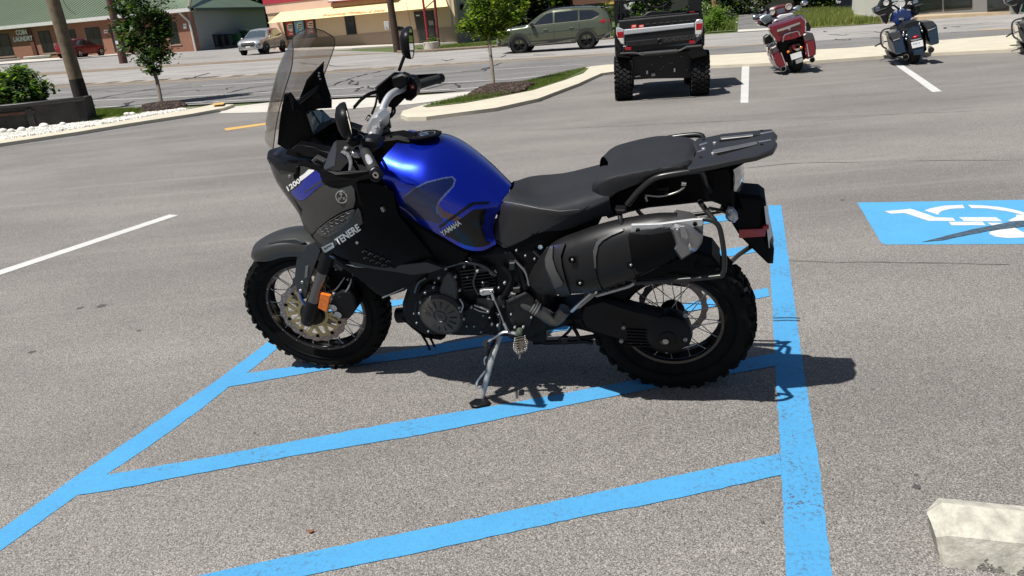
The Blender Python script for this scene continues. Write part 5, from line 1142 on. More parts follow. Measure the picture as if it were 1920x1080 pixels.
for x, y in ((700, 256), (706, 240), (714, 228), (690, 262)): bolt(x, y, .06, .006)
ktube('clamp_bolt', [A(1030, 770)+(.0,), A(1050, 735)+(.0,)], .007, CHR)
prism('top_bridge', [(678, 264), (706, 258), (712, 270), (706, 282), (680, 284)], .07, -.06, BLKM, bev=.008)
ktube('fork_cap', [(700, 280, .10), (698, 262, .10)], .026, BLKM, n=20); ktube('fork_cap', [(722, 240, -.10), (719, 226, -.10)], .026, BLKM, n=20)
# right grip, switch, master cylinder, hand guard
ktube('hand_grip', [(781, 160, -.335), (822, 148, -.455)], .0185, GRIP, n=18)
ktube('bar_end', [(821, 148, -.452), (828, 146, -.475)], [.0205, .0195], BLKM, n=18)
sw = prism('switch_housing', [A(1330, 520), A(1350, 440), A(1390, 450), A(1420, 510), A(1410, 590), A(1370, 625), A(1330, 620), A(1300, 570)], -.265, -.325, BLKM, bev=.008)
prism('stop_switch', [A(1362, 498), A(1392, 492), A(1400, 525), A(1372, 535)], -.262, -.268, M('red_switch', (.45, .02, .03), rough=.35), bev=.002, parent=sw)
prism('switch_mark', [A(1378, 508), A(1390, 506), A(1393, 518), A(1381, 520)], -.2612, -.262, WDEC, bev=0, parent=sw)
prism('master_cylinder', [A(1220, 440), A(1300, 410), A(1350, 430), A(1340, 500), A(1290, 530), A(1230, 510)], -.23, -.27, BLKM, bev=.006)
T3('hand_guard', [A(1088, 515)+(-.22,), A(1240, 395)+(-.30,), A(1330, 398)+(-.33,), A(1370, 418)+(-.36,), A(1570, 405)+(-.47,), A(1600, 420)+(-.48,), A(1440, 490)+(-.40,), A(1320, 600)+(-.30,), A(1240, 680)+(-.24,), A(1120, 640)+(-.20,)], -.010, BLK)
ktube('brake_lever', [A(1300, 520)+(-.28,), A(1400, 470)+(-.34,), A(1540, 430)+(-.44,)], .006, BLKM, smooth=12)
for dy in (0, 12): ktube('clutch_cable', [A(930, 665+dy)+(.04,), A(990, 600+dy)+(-.04,), A(1050, 560+dy)+(-.12,), A(1110, 540+dy)+(-.19,)], .0042, BLK, smooth=20)
ktube('brake_hose', [A(1240, 660)+(-.24,), A(1245, 710)+(-.23,), A(1200, 755)+(-.18,), A(1140, 760)+(-.08,)], .0052, BLK, smooth=20)
ktube('brake_hose', [A(1230, 670)+(-.24,), A(1220, 720)+(-.22,), A(1170, 745)+(-.16,), A(1130, 745)+(-.08,)], .0042, BLK, smooth=20)
ktube('throttle_cable', [A(1110, 560)+(-.20,), A(1100, 640)+(-.16,), A(1070, 720)+(-.10,)], .0045, BLK, smooth=20)
# mirrors
def mirror_(cpx, cpy, w_, nrm, rx, rz, stalk, tilt=0.):
    st_ = ktube('mirror_stalk', stalk, .0065, BLKM, smooth=14)
    c_ = K(cpx, cpy, w_); n = V(nrm).normalized(); u = V((0, 0, 1)); u = (u-n*u.dot(n)).normalized(); v2 = n.cross(u)
    u, v2 = u*math.cos(tilt)+v2*math.sin(tilt), v2*math.cos(tilt)-u*math.sin(tilt)
    def ring(sc, off, k=28): 
        out = []
        for i in range(k):
            t = 2*math.pi*i/k; ex = .75; cx_ = math.copysign(abs(math.cos(t))**ex, math.cos(t)); sx_ = math.copysign(abs(math.sin(t))**ex, math.sin(t))
            out.append(c_+n*off+u*cx_*rz*sc+v2*sx_*rx*sc)
        return out
    bm = bmesh.new(); rg = [[bm.verts.new(p) for p in ring(s, o)] for s, o in ((1, 0), (1.03, -.008), (.98, -.020), (.8, -.035), (.4, -.044))]
    for a, b in zip(rg, rg[1:]):
        for i in range(28): bm.faces.new((a[i], a[(i+1) % 28], b[(i+1) % 28], b[i]))
    bm.faces.new(rg[-1]); mi = obj('mirror', bm, BLKM, bike)
    bm = bmesh.new(); bm.faces.new([bm.verts.new(p) for p in ring(.95, -.002)]); obj('mirror_glass', bm, M('mirror_glass', (.8, .82, .82), rough=.02, metal=1, var=.01, rv=0), mi)
mirror_(772, 80, -.30, (-1.0, -.22, -.10), .066, .058, [A(1280, 385)+(-.27,), A(1300, 330)+(-.275,), A(1335, 235)+(-.29,), A(1350, 190)+(-.30,)], tilt=.0)
mirror_(655, 226, .27, (-.92, -.42, .0), .060, .058, [(690, 262, .13), (682, 252, .18), (668, 246, .24)], tilt=.2)
# left controls
ktube('hand_grip', [(685, 286, .31), (703, 322, .455)], .0190, GRIP, n=18)
BL('bar_end', lathe(bmesh.new(), [(.021, -.012), (.021, .010), (.017, .013), (.012, .013), (.011, .009), (0, .009)], K(705, 328, .47), (.05, 1, .05), n=24), BLKM)
BL('bar_end_bolt', lathe(bmesh.new(), [(.011, 0), (.011, .003), (.006, .003), (.005, 0), (0, 0)], K(705, 328, .482), (.05, 1, .05), n=16), STEEL)
prism('switch_housing', [B(950, 20), B(1020, 0), B(1100, 20), B(1130, 60), B(1120, 100), B(1060, 120), B(990, 100), B(955, 60)], .30, .24, BLKM, bev=.008)
prism('clutch_perch', [B(830, 20), B(900, 0), B(960, 20), B(950, 60), B(880, 80), B(830, 60)], .26, .22, BLKM, bev=.005)
bm = bmesh.new(); tube(bm, KL([B(800, 120)+(.25,), B(830, 135)+(.27,), B(860, 175)+(.31,), B(872, 230)+(.36,), B(862, 295)+(.42,)]), [.009, .010, .007, .006, .005], n=8, smooth=18, flat=.6); BL('clutch_lever', bm, ALU)
ktube('lever_pivot', [B(830, 95)+(.25,), B(850, 110)+(.26,)], .012, STEEL); ktube('cable_adjuster', [B(870, 130)+(.27,), B(950, 175)+(.28,)], .009, BLKM)
prism('lever_clamp', [B(880, 120), B(930, 130), B(945, 185), B(900, 185), B(870, 160)], .30, .27, STEEL, bev=.004)
T3('hand_guard', [B(735, 10)+(.22,), B(960, 5)+(.18,), B(1040, 300)+(.32,), B(700, 300)+(.33,), B(650, 270)+(.32,)], .010, BLK)
T3('guard_deflector', [B(738, 15)+(.30,), B(715, 30)+(.30,), B(660, 150)+(.34,), B(618, 268)+(.38,), B(640, 285)+(.40,), B(718, 250)+(.40,), B(735, 100)+(.34,)], -.008, M('guard_grey', (.030, .032, .036), rough=.35, metal=.2))
T3('hand_guard', [B(608, 300)+(.40,), B(620, 282)+(.40,), B(690, 285)+(.42,), B(750, 332)+(.45,), B(900, 308)+(.46,), B(1060, 292)+(.465,), B(1125, 300)+(.47,), B(1135, 345)+(.475,), B(1060, 365)+(.475,), B(960, 385)+(.47,), B(880, 432)+(.465,), B(780, 462)+(.46,), B(690, 445)+(.45,), B(630, 405)+(.43,), B(608, 350)+(.41,)], -.012, BLK, bev=.005)
T3('guard_trim', [B(682, 300)+(.43,), B(715, 302)+(.44,), B(770, 312)+(.455,), B(900, 300)+(.465,), B(1050, 300)+(.47,), B(1052, 306)+(.47,), B(900, 325)+(.47,), B(760, 338)+(.458,)], -.015, M('rib_grey'), bev=.001)
# ================================================================== OTHER VEHICLES
RUBF = M('far_tyre', (.014, .014, .015), rough=.85, var=.2, spec=.2)
GLF = M('car_glass', (.012, .016, .022), rough=.06, var=.2, vs=3, coat=.6)
TRIM = M('car_trim_black', (.016, .016, .017), rough=.5)
def road_wheel(parent, x, y, r_, wd, side, rimm, n_sp=5, rimr=.66):
    t = bpy.data.objects.new('wheel', None); COL.objects.link(t); t.parent = parent; t.matrix_local = Matrix.Translation((x, y, r_))
    rr = r_*rimr
    obj('tyre', lathe(bmesh.new(), [(rr, -wd/2), (r_*.93, -wd/2), (r_, -wd*.36), (r_, wd*.36), (r_*.93, wd/2), (rr, wd/2)], (0, 0, 0), (0, 1, 0), n=36, caps=False), RUBF, t)
    bm = lathe(bmesh.new(), [(rr, -wd*.4), (rr*.93, wd*.42), (rr, wd*.5)] if side > 0 else [(rr, wd*.4), (rr*.93, -wd*.42), (rr, -wd*.5)], (0, 0, 0), (0, 1, 0), n=36, caps=False)
    yo = side*wd*.30
    lathe(bm, [(0.0, yo+side*.02), (rr*.2, yo+side*.02), (rr*.26, yo)], (0, 0, 0), (0, 1, 0), n=20, caps=False)
    for k in range(n_sp):
        for d in (-.16, .16):
            th = 2*math.pi*k/n_sp; a = V((math.sin(th)*rr*.15, yo, math.cos(th)*rr*.15)); b = V((math.sin(th+d)*rr*.97, yo+side*.015, math.cos(th+d)*rr*.97))
            tube(bm, [a, b], [rr*.085, rr*.06], n=6)
    obj('rim', bm, rimm, t)
    obj('brake_drum', lathe(bmesh.new(), [(0, 0), (rr*.85, 0), (rr*.95, -side*.05)], (0, 0, 0), (0, 1, 0), n=24, caps=False), TRIM, t)
    return t
def car(name, label, cat, P, heading, scale, paint, prof, W, wb, tr, cladding, rimm, group=None, lights=None, gloss=None):
    """prof: list of (x, z_low, z_belt, z_top, halfwidth_factor) from tail to nose; z_top == z_belt on the bonnet"""
    o = thing(name, label, cat, P, heading, group); o.scale = (scale,)*3
    hw = W/2
    def sect(x, zl, zb, zt, f):
        w_ = hw*f; cab = zt > zb+.12; k = (zt-zb)
        zm = zl+(zb-zl)*.45
        pts = [(w_*.90, zl), (w_*.985, zl+.10), (w_, zm), (w_*.995, zb-.06), (w_*.965, zb)]
        if cab: pts += [(w_*(.965-.16*min(1, k/.55)), zb+k*.78), (w_*(.90-.20*min(1, k/.55)), zb+k*.94), (w_*.4, zt), (0, zt+.015)]
        else: pts += [(w_*.93, zb+(zt-zb)*.3+.012), (w_*.82, zb+(zt-zb)*.7+.02), (w_*.4, zt+.03), (0, zt+.035)]
        return [V((x, y, z)) for y, z in pts]
    S = [sect(*p) for p in prof]
    rows = [s+[V((p.x, -p.y, p.z)) for p in s[-2::-1]] for s in S]
    bm = bmesh.new(); n = 3
    # loft with light smoothing along the length
    nr = (len(rows)-1)*4+1
    cols = [catmull([r[i] for r in rows], nr) for i in range(len(rows[0]))]
    vs = [[bm.verts.new(cols[i][j]) for i in range(len(cols))] for j in range(nr)]
    for j in range(nr-1):
        for i in range(len(cols)-1): bm.faces.new((vs[j][i], vs[j][i+1], vs[j+1][i+1], vs[j+1][i]))
    bm.faces.new(vs[0]); bm.faces.new(vs[-1][::-1]); tree = bvh(bm)
    body = obj('body', bm, paint, o, sharp=28)
    def side(name_, poly, m, off=.006, sides=(1, -1), parent=o, th=.012):
        for s in sides:
            b2 = pxmesh(poly, .22)
            for v_ in b2.verts:
                x, z = v_.co.x, v_.co.y; loc, nn, i_, d_ = tree.ray_cast(V((x, s*3, z)), V((0, -s, 0)))
                if loc is None: loc = V((x, s*hw*.9, z)); nn = V((0, s, 0))
                if nn.y*s < 0: nn = -nn
                v_.co = loc+nn*off
            orient(b2, lambda c: V((0, s, 0)))
            be = [e for e in b2.edges if len(e.link_faces) == 1]; r_ = bmesh.ops.extrude_edge_only(b2, edges=be)
            for v_ in [q for q in r_['geom'] if isinstance(q, bmesh.types.BMVert)]: v_.co.y -= s*(th+off)
            obj(name_, b2, m, parent, sharp=50)
    def ends(name_, poly, m, dirx, off=.008, parent=o, down=False):
        b2 = pxmesh(poly, .2)                                   # polygon in (y, z), thrown on nose or tail; or (x, y) dropped from above
        for v_ in b2.verts:
            a, b = v_.co.x, v_.co.y
            if down: loc, nn, i_, d_ = tree.ray_cast(V((a, b, 5)), V((0, 0, -1)))
            else: loc, nn, i_, d_ = tree.ray_cast(V((dirx*6, a, b)), V((-dirx, 0, 0)))
            if loc is None: loc = V((dirx*prof[-1][0], a, b)) if not down else V((a, b, 1)); nn = V((dirx, 0, 0))
            if nn.dot(V((0, 0, 1)) if down else V((dirx, 0, 0))) < 0: nn = -nn
            v_.co = loc+nn*off
        orient(b2, lambda c: V((dirx, 0, .3)) if not down else V((0, 0, 1))); obj(name_, b2, m, parent, sharp=60)
    for x in (wb/2, -wb/2):
        for s in (1, -1):
            bm = bmesh.new(); n_ = 28; rin = tr*.0; ro = tr+.11
            lathe(bm, [(0, 0), (tr+.045, 0)], (x, s*(hw*.975), tr), (0, 1, 0), n=n_, caps=False); obj('wheel_well', bm, M('wheel_well_black', (.004, .004, .004), rough=.9, spec=.1), o)
            bm = bmesh.new(); ring = []
            for k in range(19):
                th = math.pi*(k/18)*1.12-math.pi*.56; ring.append([(math.sin(th)*q, math.cos(th)*q) for q in (tr+.035, ro)])
            A_ = [[bm.verts.new((x+p[0], s*(hw*yy), max(.25, tr+p[1]))) for p, yy in ((a, .985), (a, 1.012), (b, 1.012), (b, .985))] for a, b in ring]
            for k in range(18):
                for q in range(3): bm.faces.new((A_[k][q], A_[k][q+1], A_[k+1][q+1], A_[k+1][q]))
            obj('wheel_arch', bm, cladding, o, sharp=50)
            road_wheel(o, x, s*(hw-.10), tr, .235, s, rimm)
    return o, side, ends, body
OLIVE = M('olive_paint', (.085, .097, .062), rough=.25, metal=.3, coat=.8, var=.03)
CLAD = M('dark_cladding', (.028, .030, .028), rough=.55)
BRIM = M('black_rim', (.012, .012, .013), rough=.3, metal=.4)
prof = [(-2.53, .48, .98, 1.08, .82), (-2.47, .42, 1.08, 1.22, .93), (-2.30, .38, 1.14, 1.52, .97), (-2.05, .36, 1.16, 1.70, .99), (-1.4, .30, 1.16, 1.76, 1), (-.6, .30, 1.14, 1.78, 1), (.0, .30, 1.12, 1.75, 1), (.42, .30, 1.11, 1.64, 1), (.80, .30, 1.10, 1.40, 1), (1.16, .30, 1.09, 1.18, .998), (1.5, .32, 1.07, 1.13, .995), (2.0, .36, 1.03, 1.09, .98), (2.32, .38, .96, 1.02, .94), (2.47, .42, .82, .88, .84), (2.52, .45, .66, .70, .76)]
pf, pr_ = hit(975.5, 100), hit(1101, 92.5)
hd_ = math.atan2(pf.y-pr_.y, pf.x-pr_.x); nl = V((-math.sin(hd_), math.cos(hd_), 0)); ctr = (pf+pr_)/2-nl*.86
sc_ = ((pf-pr_).length)/2.98
o, side, ends, body = car('suv', 'olive green three-row suv with black wheels driving along the road', 'car', (ctr.x, ctr.y, T(ctr.x, ctr.y)+.005), hd_, sc_, OLIVE, prof, 1.99, 2.98, .385, CLAD, BRIM)
side('side_window', [(-.05, 1.18), (.80, 1.155), (.48, 1.42), (.22, 1.57), (.08, 1.60), (-.05, 1.61)], GLF)
side('side_window', [(-1.15, 1.20), (-.13, 1.18), (-.13, 1.61), (-1.15, 1.62)], GLF)
side('side_window', [(-1.22, 1.205), (-1.22, 1.61), (-1.80, 1.57), (-2.08, 1.42), (-1.98, 1.32), (-1.72, 1.22)], GLF)
side('window_trim', [(-1.98, 1.31), (-1.72, 1.205), (-1.15, 1.185), (.85, 1.145), (.9, 1.13), (-1.15, 1.165), (-1.75, 1.185), (-2.03, 1.29)], M('window_trim_grey', (.2, .21, .17), rough=.4), off=.009)
side('door_crease', [(-1.9, .86), (1.2, .80), (1.2, .785), (-1.9, .845)], TRIM, off=.004)
for x in (-.09, -1.2, .98): side('door_gap', [(x-.008, .42), (x+.008, .42), (x+.008, 1.13), (x-.008, 1.13)], TRIM, off=.004)
side('sill_cladding', [(-1.0, .28), (1.0, .28), (1.05, .50), (-1.05, .54)], CLAD, off=.012)
side('sill_trim', [(-.85, .36), (.75, .33), (.85, .30), (.8, .36), (-.8, .40)], STEEL, off=.02)
side('lower_cladding', [(1.9, .36), (2.5, .40), (2.5, .56), (1.9, .5)], CLAD, off=.01); side('lower_cladding', [(-1.95, .34), (-2.5, .42), (-2.5, .62), (-1.98, .52)], CLAD, off=.01)
side('skid_trim', [(-2.1, .38), (-2.45, .62), (-2.52, .62), (-2.3, .38)], STEEL, off=.022)
side('headlight', [(2.08, .86), (2.44, .78), (2.46, .86), (2.35, .93), (2.12, .96)], M('headlamp', (.6, .65, .7), rough=.1, metal=.4, coat=1), off=.012)
side('fog_trim', [(2.33, .42), (2.45, .44), (2.46, .62), (2.38, .62)], ALU, off=.014)
side('tail_light', [(-2.10, 1.05), (-2.49, 1.02), (-2.47, 1.15), (-2.15, 1.15)], REDR, off=.012)
for x in (.18, -.95): side('door_handle', [(x, .93), (x+.20, .93), (x+.20, .965), (x, .965)], CHR, off=.03)
ends('windscreen', [(.50, -.70), (1.10, -.84), (1.10, .84), (.50, .70)], GLF, 1, down=True)
ends('rear_window', [(-2.14, -.70), (-2.36, -.78), (-2.36, .78), (-2.14, .70)], GLF, -1, down=True)
for s in (1, -1):
    obj('door_mirror', BX((.86, s*1.08, 1.18), (.16, .20, .13), bev=.03), BLKG, o)
    obj('roof_rail', tube(bmesh.new(), [(-2.0, s*.70, 1.72), (-1.6, s*.72, 1.80), (.0, s*.72, 1.81), (.4, s*.70, 1.73)], .018, n=6), BLKM, o)
obj('spoiler', BX((-2.28, 0, 1.66), (.34, 1.35, .035), bev=.01), BLKG, o)
# silver suv
SILP = M('silver_paint', (.42, .42, .42), rough=.25, metal=.5, coat=.8, var=.03)
prof2 = [(-2.15, .5, .90, .98, .82), (-2.08, .44, .98, 1.14, .93), (-1.9, .38, 1.02, 1.42, .97), (-1.55, .34, 1.03, 1.57, .99), (-.9, .30, 1.0, 1.63, 1), (-.1, .30, .98, 1.63, 1), (.35, .30, .96, 1.52, 1), (.8, .30, .95, 1.18, 1), (1.05, .30, .95, 1.06, .995), (1.5, .34, .93, 1.02, .98), (1.9, .36, .86, .95, .93), (2.10, .40, .76, .82, .84), (2.18, .46, .66, .70, .74)]
pn = hit(500, 101.5)
hd2 = math.atan2(-.985, -.15); f2 = V((math.cos(hd2), math.sin(hd2), 0)); l2 = V((-math.sin(hd2), math.cos(hd2), 0))
k2 = ((pn-CAM).dot(_fw))/50*1.0; ctr = pn-f2*1.335*k2-l2*.78*k2
o, side, ends, body = car('parked_suv', 'silver compact suv parked nose out beside the green bins and the shop wall', 'car', (ctr.x, ctr.y, T(ctr.x, ctr.y)+.006), hd2, k2, SILP, prof2, 1.77, 2.67, .345, TRIM, BRIM)
side('side_window', [(-.02, 1.03), (.78, 1.01), (.40, 1.38), (.2, 1.48), (-.02, 1.49)], GLF)
side('side_window', [(-.08, 1.03), (-.08, 1.49), (-.85, 1.49), (-1.3, 1.42), (-1.6, 1.2), (-1.2, 1.08)], GLF)
for x in (-.05, -.95, .85): side('door_gap', [(x-.012, .42), (x+.012, .42), (x+.012, .98), (x-.012, .98)], TRIM, off=.004)
ends('windscreen', [(.40, -.60), (1.0, -.74), (1.0, .74), (.40, .60)], M('windscreen_glass', (.05, .07, .085), rough=.08, coat=.5), 1, down=True)
ends('grille', [(-.42, .56), (.42, .56), (.50, .74), (.45, .82), (-.45, .82), (-.50, .74)], TRIM, 1, off=.02)
ends('number_plate', [(-.16, .50), (.16, .50), (.16, .58), (-.16, .58)], WPL, 1, off=.05)
ends('grille_bar', [(-.50, .70), (.50, .70), (.50, .72), (-.50, .72)], CHR, 1, off=.03)
for s in (1, -1):
    ends('headlight', [(s*.50, .74), (s*.74, .72), (s*.78, .84), (s*.48, .82)], M('headlamp'), 1, off=.015)
    ends('fog_surround', [(s*.60, .44), (s*.74, .46), (s*.76, .66), (s*.58, .62)], TRIM, 1, off=.02)
    ends('bumper_blade', [(s*.52, .44), (s*.57, .44), (s*.52, .72), (s*.47, .72)], CHR, 1, off=.03)
    obj('door_mirror', BX((.82, s*.99, 1.05), (.14, .17, .12), bev=.03), SILP, o)
ends('bumper_skirt', [(-.70, .36), (.70, .36), (.62, .46), (-.62, .46)], CHR, 1, off=.02)
# red crossover
REDP = M('dark_red_paint', (.16, .010, .014), rough=.22, metal=.3, coat=.9, var=.03)
prr = hit(150.5, 109.5); hd3 = math.atan2(.98, .19); f3 = V((math.cos(hd3), math.sin(hd3), 0)); l3 = V((-math.sin(hd3), math.cos(hd3), 0))
pfr = hit(190, 101.5)
k3 = ((prr-CAM).dot(_fw))/62*.95; hd3 = hd3; ctr = prr+f3*1.38*k3+l3*.80*k3
ctr2 = prr+(ctr-prr)
o, side, ends, body = car('parked_suv', 'dark red crossover parked facing the brick laundry behind the wooden pole', 'car', (ctr2.x, ctr2.y, T(ctr2.x, ctr2.y)+.006), hd3, k3, REDP, prof2, 1.85, 2.76, .36, REDP, M('alloy_rim', (.5, .5, .5), rough=.3, metal=.7))
side('side_window', [(-.02, 1.03), (.78, 1.01), (.40, 1.38), (.2, 1.48), (-.02, 1.49)], GLF)
side('side_window', [(-.08, 1.03), (-.08, 1.49), (-.85, 1.49), (-1.3, 1.42), (-1.6, 1.2), (-1.2, 1.08)], GLF)
for x in (-.05, -.95, .85): side('door_gap', [(x-.012, .42), (x+.012, .42), (x+.012, .98), (x-.012, .98)], TRIM, off=.004)
side('tail_light', [(-1.75, .92), (-2.08, .90), (-2.07, 1.02), (-1.8, 1.04)], REDR, off=.015)
ends('rear_window', [(-1.70, -.62), (-1.98, -.70), (-1.98, .70), (-1.70, .62)], GLF, -1, down=True)
ends('tail_light', [(.52, .88), (.80, .88), (.80, 1.0), (.56, 1.02)], REDR, -1, off=.015); ends('tail_light', [(-.52, .88), (-.80, .88), (-.80, 1.0), (-.56, 1.02)], REDR, -1, off=.015)
ends('number_plate', [(-.16, .80), (.16, .80), (.16, .90), (-.16, .90)], WPL, -1, off=.03)
# ------------------------------------------------------------------ things seen from behind: planes across their length
class Rear:
    def __init__(s, root, Mx, cv): s.root = root; s.M = Mx; s.Mi = Mx.inverted(); s.c = s.Mi @ CAM; s.cv = cv; s.m3 = s.Mi.to_3x3()
    def K(s, X, Y, y):
        px, py = s.cv(X, Y); d = s.m3 @ ray(px, py); return s.c+d*((y-s.c.y)/d.y)
    def pr(s, name, pts, y0, y1, m, bev=.006, parent=None, shrink=0, **k):
        """outline traced on the plane y0, carried forward to y1; a point may carry its own plane"""
        lp = [s.K(p[0], p[1], p[2] if len(p) > 2 else y0) for p in pts]; bm = bmesh.new(); ngon_prism(bm, lp, (0, y1-y0, 0), bev=bev)
        return obj(name, bm, m, parent or s.root, **k)
    def tb(s, name, pts, y, r_, m, n=8, smooth=0, parent=None, **k):
        P = [s.K(p[0], p[1], p[2] if len(p) > 2 else y) for p in pts]; return obj(name, tube(bmesh.new(), P, r_, n=n, smooth=smooth, **k), m, parent or s.root)
    def ball(s, name, X, Y, y, rx, rz, m, ry=None, parent=None, flat=False):
        c = s.K(X, Y, y); bm = bmesh.new(); bmesh.ops.create_uvsphere(bm, u_segments=16, v_segments=10, radius=1)
        for v_ in bm.verts: v_.co = V((c.x+v_.co.x*rx, c.y+v_.co.y*(ry or rx), c.z+v_.co.z*rz))
        return obj(name, bm, m, parent or s.root)
    def loft(s, name, secs, m, parent=None, smooth=0, **k):
        """secs: outlines of equal length on successive planes"""
        bm = bmesh.new(); rings = [[bm.verts.new(s.K(p[0], p[1], y)) for p in pts] for pts, y in secs]; n = len(rings[0])
        for a, b in zip(rings, rings[1:]):
            for i in range(n): bm.faces.new((a[i], a[(i+1) % n], b[(i+1) % n], b[i]))
        bm.faces.new(rings[0][::-1]); bm.faces.new(rings[-1])
        return obj(name, bm, m, parent or s.root, **k)
# ---- side-by-side utility vehicle
U = thing('utility_vehicle', 'black and silver side-by-side utility vehicle with knobby tyres parked against the kerb', 'utility vehicle', mat=Matrix.Translation((2.705, 12.51, T(2.7, 12.51))) @ Matrix.Rotation(R(-11), 4, 'Z'))
UM = U.matrix_world.copy()
r5 = Rear(U, UM, lambda X, Y: (1120+X/5.4, Y/5.4)); r8 = Rear(U, UM, lambda X, Y: (1100+X/8, Y/8))
BODY = M('utv_black', (.008, .008, .009), rough=.42, coat=.1, spec=.35); BODY2 = M('utv_black_gloss', (.010, .010, .011), rough=.25, coat=.3)
USIL = M('utv_silver', (.50, .52, .54), rough=.32, metal=.35, coat=.5, var=.03)
def utv_tyre(x, r_, w_, steer=0, y=0):
    t = bpy.data.objects.new('wheel', None); COL.objects.link(t); t.parent = U; t.matrix_local = Matrix.Translation((x, y, r_))
    obj('tyre', lathe(bmesh.new(), [(r_*.5, -w_*.45), (r_*.8, -w_*.5), (r_*.93, -w_*.46), (r_*.95, 0), (r_*.93, w_*.46), (r_*.8, w_*.5), (r_*.5, w_*.45)], (0, 0, 0), (1, 0, 0), n=40, caps=False), RUBF, t)
    bm = bmesh.new(); N = 26
    for i in range(N):
        for j, (u, q) in enumerate(((-.34, .5), (-.12, 0), (.12, .5), (.34, 0))):
            th = 2*math.pi*(i+q)/N; rad = r_*.955
            m = Matrix.Rotation(-th, 4, 'X') @ Matrix.Translation((u*w_, 0, rad)) @ Matrix.Rotation(.5*(1 if j % 2 else -1), 4, 'Z')
            vs = box(bm, (0, 0, 0), (w_*.23, .052, .045), bev=.004)
            for v_ in vs: v_.co = m @ v_.co
        for u in (-.52, .52):
            th = 2*math.pi*i/N; m = Matrix.Rotation(-th, 4, 'X') @ Matrix.Translation((u*w_, 0, r_*.90)); vs = box(bm, (0, 0, 0), (w_*.07, .045, .07))
            for v_ in vs: v_.co = m @ v_.co
    obj('tread_block', bm, RUBF, t, kind='stuff')
    obj('rim', lathe(bmesh.new(), [(0, .04), (r_*.2, .05), (r_*.45, 0), (r_*.5, -w_*.42)] if x > 0 else [(0, -.04), (r_*.2, -.05), (r_*.45, 0), (r_*.5, w_*.42)], (0, 0, 0), (1, 0, 0), n=24, caps=False), BRIM, t)
for y in (0, 1.95): utv_tyre(-.60, .345, .255, y=y); utv_tyre(.61, .345, .255, y=y)
obj('rear_axle', tube(bmesh.new(), [(-.5, 0, .35), (.5, 0, .35)], .045, n=10), BODY, U)
r5.pr('rear_chassis', [(325, 575), (440, 560), (700, 550), (960, 500), (975, 640), (950, 740), (960, 790), (340, 800), (330, 700)], -.12, .5, BODY)
obj('belly', BX((0, .95, .42), (1.0, 1.9, .22), bev=.04), BODY, U)
# inner hints of suspension
r5.tb('shock', [(340, 610), (345, 700)], -.2, .035, BODY2); r5.tb('hitch_pin', [(505, 715), (505, 750)], -.2, .016, ALU); r5.tb('hitch_pin', [(782, 690), (782, 728)], -.2, .016, ALU)
for p in ((640, 570), (850, 570), (550, 655), (733, 637), (757, 637), (663, 676), (642, 700), (910, 708), (940, 747), (348, 803)): r5.ball('bolt_head', p[0], p[1], -.2, .009, .009, STEEL)
r5.tb('tail_pipe', [(548, 760), (585, 750)], -.25, .03, STEEL); r5.pr('hanger', [(375, 770), (430, 762), (445, 775), (385, 785)], -.2, -.15, STEEL, bev=.002)
r5.pr('tailgate', [(270, 355), (985, 277), (1010, 390), (990, 425), (350, 520), (290, 480)], -.46, -.40, BODY, bev=.012)
r5.pr('tailgate_bar', [(272, 300), (985, 230), (985, 277), (272, 356)], -.48, -.42, USIL, bev=.012)
r5.pr('tailgate_fold', [(285, 420), (1000, 345), (995, 400), (300, 475)], -.485, -.46, BODY2, bev=.02)
lt = r5.K(865, 388, -.487); text('lettering', 'RANGER', .10, M('lettering_dark', (.035, .035, .036), rough=.4), U, basis(lt, (1, 0, .02), (0, 0, 1)), ext=.002, font_scale_x=1.5, shear=.3)
obj('tailgate_emblem', lathe(bmesh.new(), [(.030, 0), (.036, -.004), (.042, 0)], r5.K(632, 418, -.488), (0, 1, 0), n=24), BODY, U)
for a, yy in (([(283, 478), (343, 478), (343, 508), (283, 508)], -.47), ([(930, 412), (990, 412), (992, 442), (932, 442)], -.47)): r5.pr('red_reflector', a, -.50, -.47, REDR, bev=.004)
lf = r5.pr('rear_fender', [(190, 280), (228, 282), (270, 300), (278, 455), (235, 440), (205, 380), (190, 340)], -.47, -.1, USIL, bev=.010)
rf = r5.pr('rear_fender', [(988, 225), (1010, 200), (1040, 193), (1070, 205), (1074, 250), (1060, 340), (1030, 378), (992, 380)], -.47, -.1, USIL, bev=.010)
r5.pr('tail_light', [(198, 325), (262, 320), (266, 382), (206, 384)], -.485, -.46, REDR, bev=.005, parent=lf); r5.pr('reverse_light', [(207, 388), (267, 386), (272, 448), (240, 440)], -.485, -.46, M('clear_lamp', (.6, .58, .55), rough=.12, coat=1, var=.3, vs=60), bev=.005, parent=lf)
r5.pr('tail_light', [(1002, 240), (1066, 235), (1062, 300), (1000, 305)], -.485, -.46, REDR, bev=.005, parent=rf); r5.pr('reverse_light', [(997, 310), (1060, 306), (1048, 350), (1020, 372), (997, 374)], -.485, -.46, M('clear_lamp'), bev=.005, parent=rf)
r5.pr('wheel_fender', [(175, 460), (190, 450), (250, 520), (250, 545), (330, 560), (325, 590), (182, 575)], -.38, .36, BODY, bev=.02)
r5.pr('wheel_fender', [(1000, 440), (1075, 380), (1085, 400), (1072, 490), (1108, 520), (1110, 560), (960, 600), (900, 520)], -.38, .36, BODY, bev=.02)
r5.pr('fender_side', [(1060, 200), (1078, 200), (1082, 380), (1070, 395), (1058, 340)], -.45, -.1, BODY); r5.pr('fender_side', [(172, 280), (190, 280), (200, 400), (250, 515), (235, 515), (175, 455)], -.45, -.1, BODY)
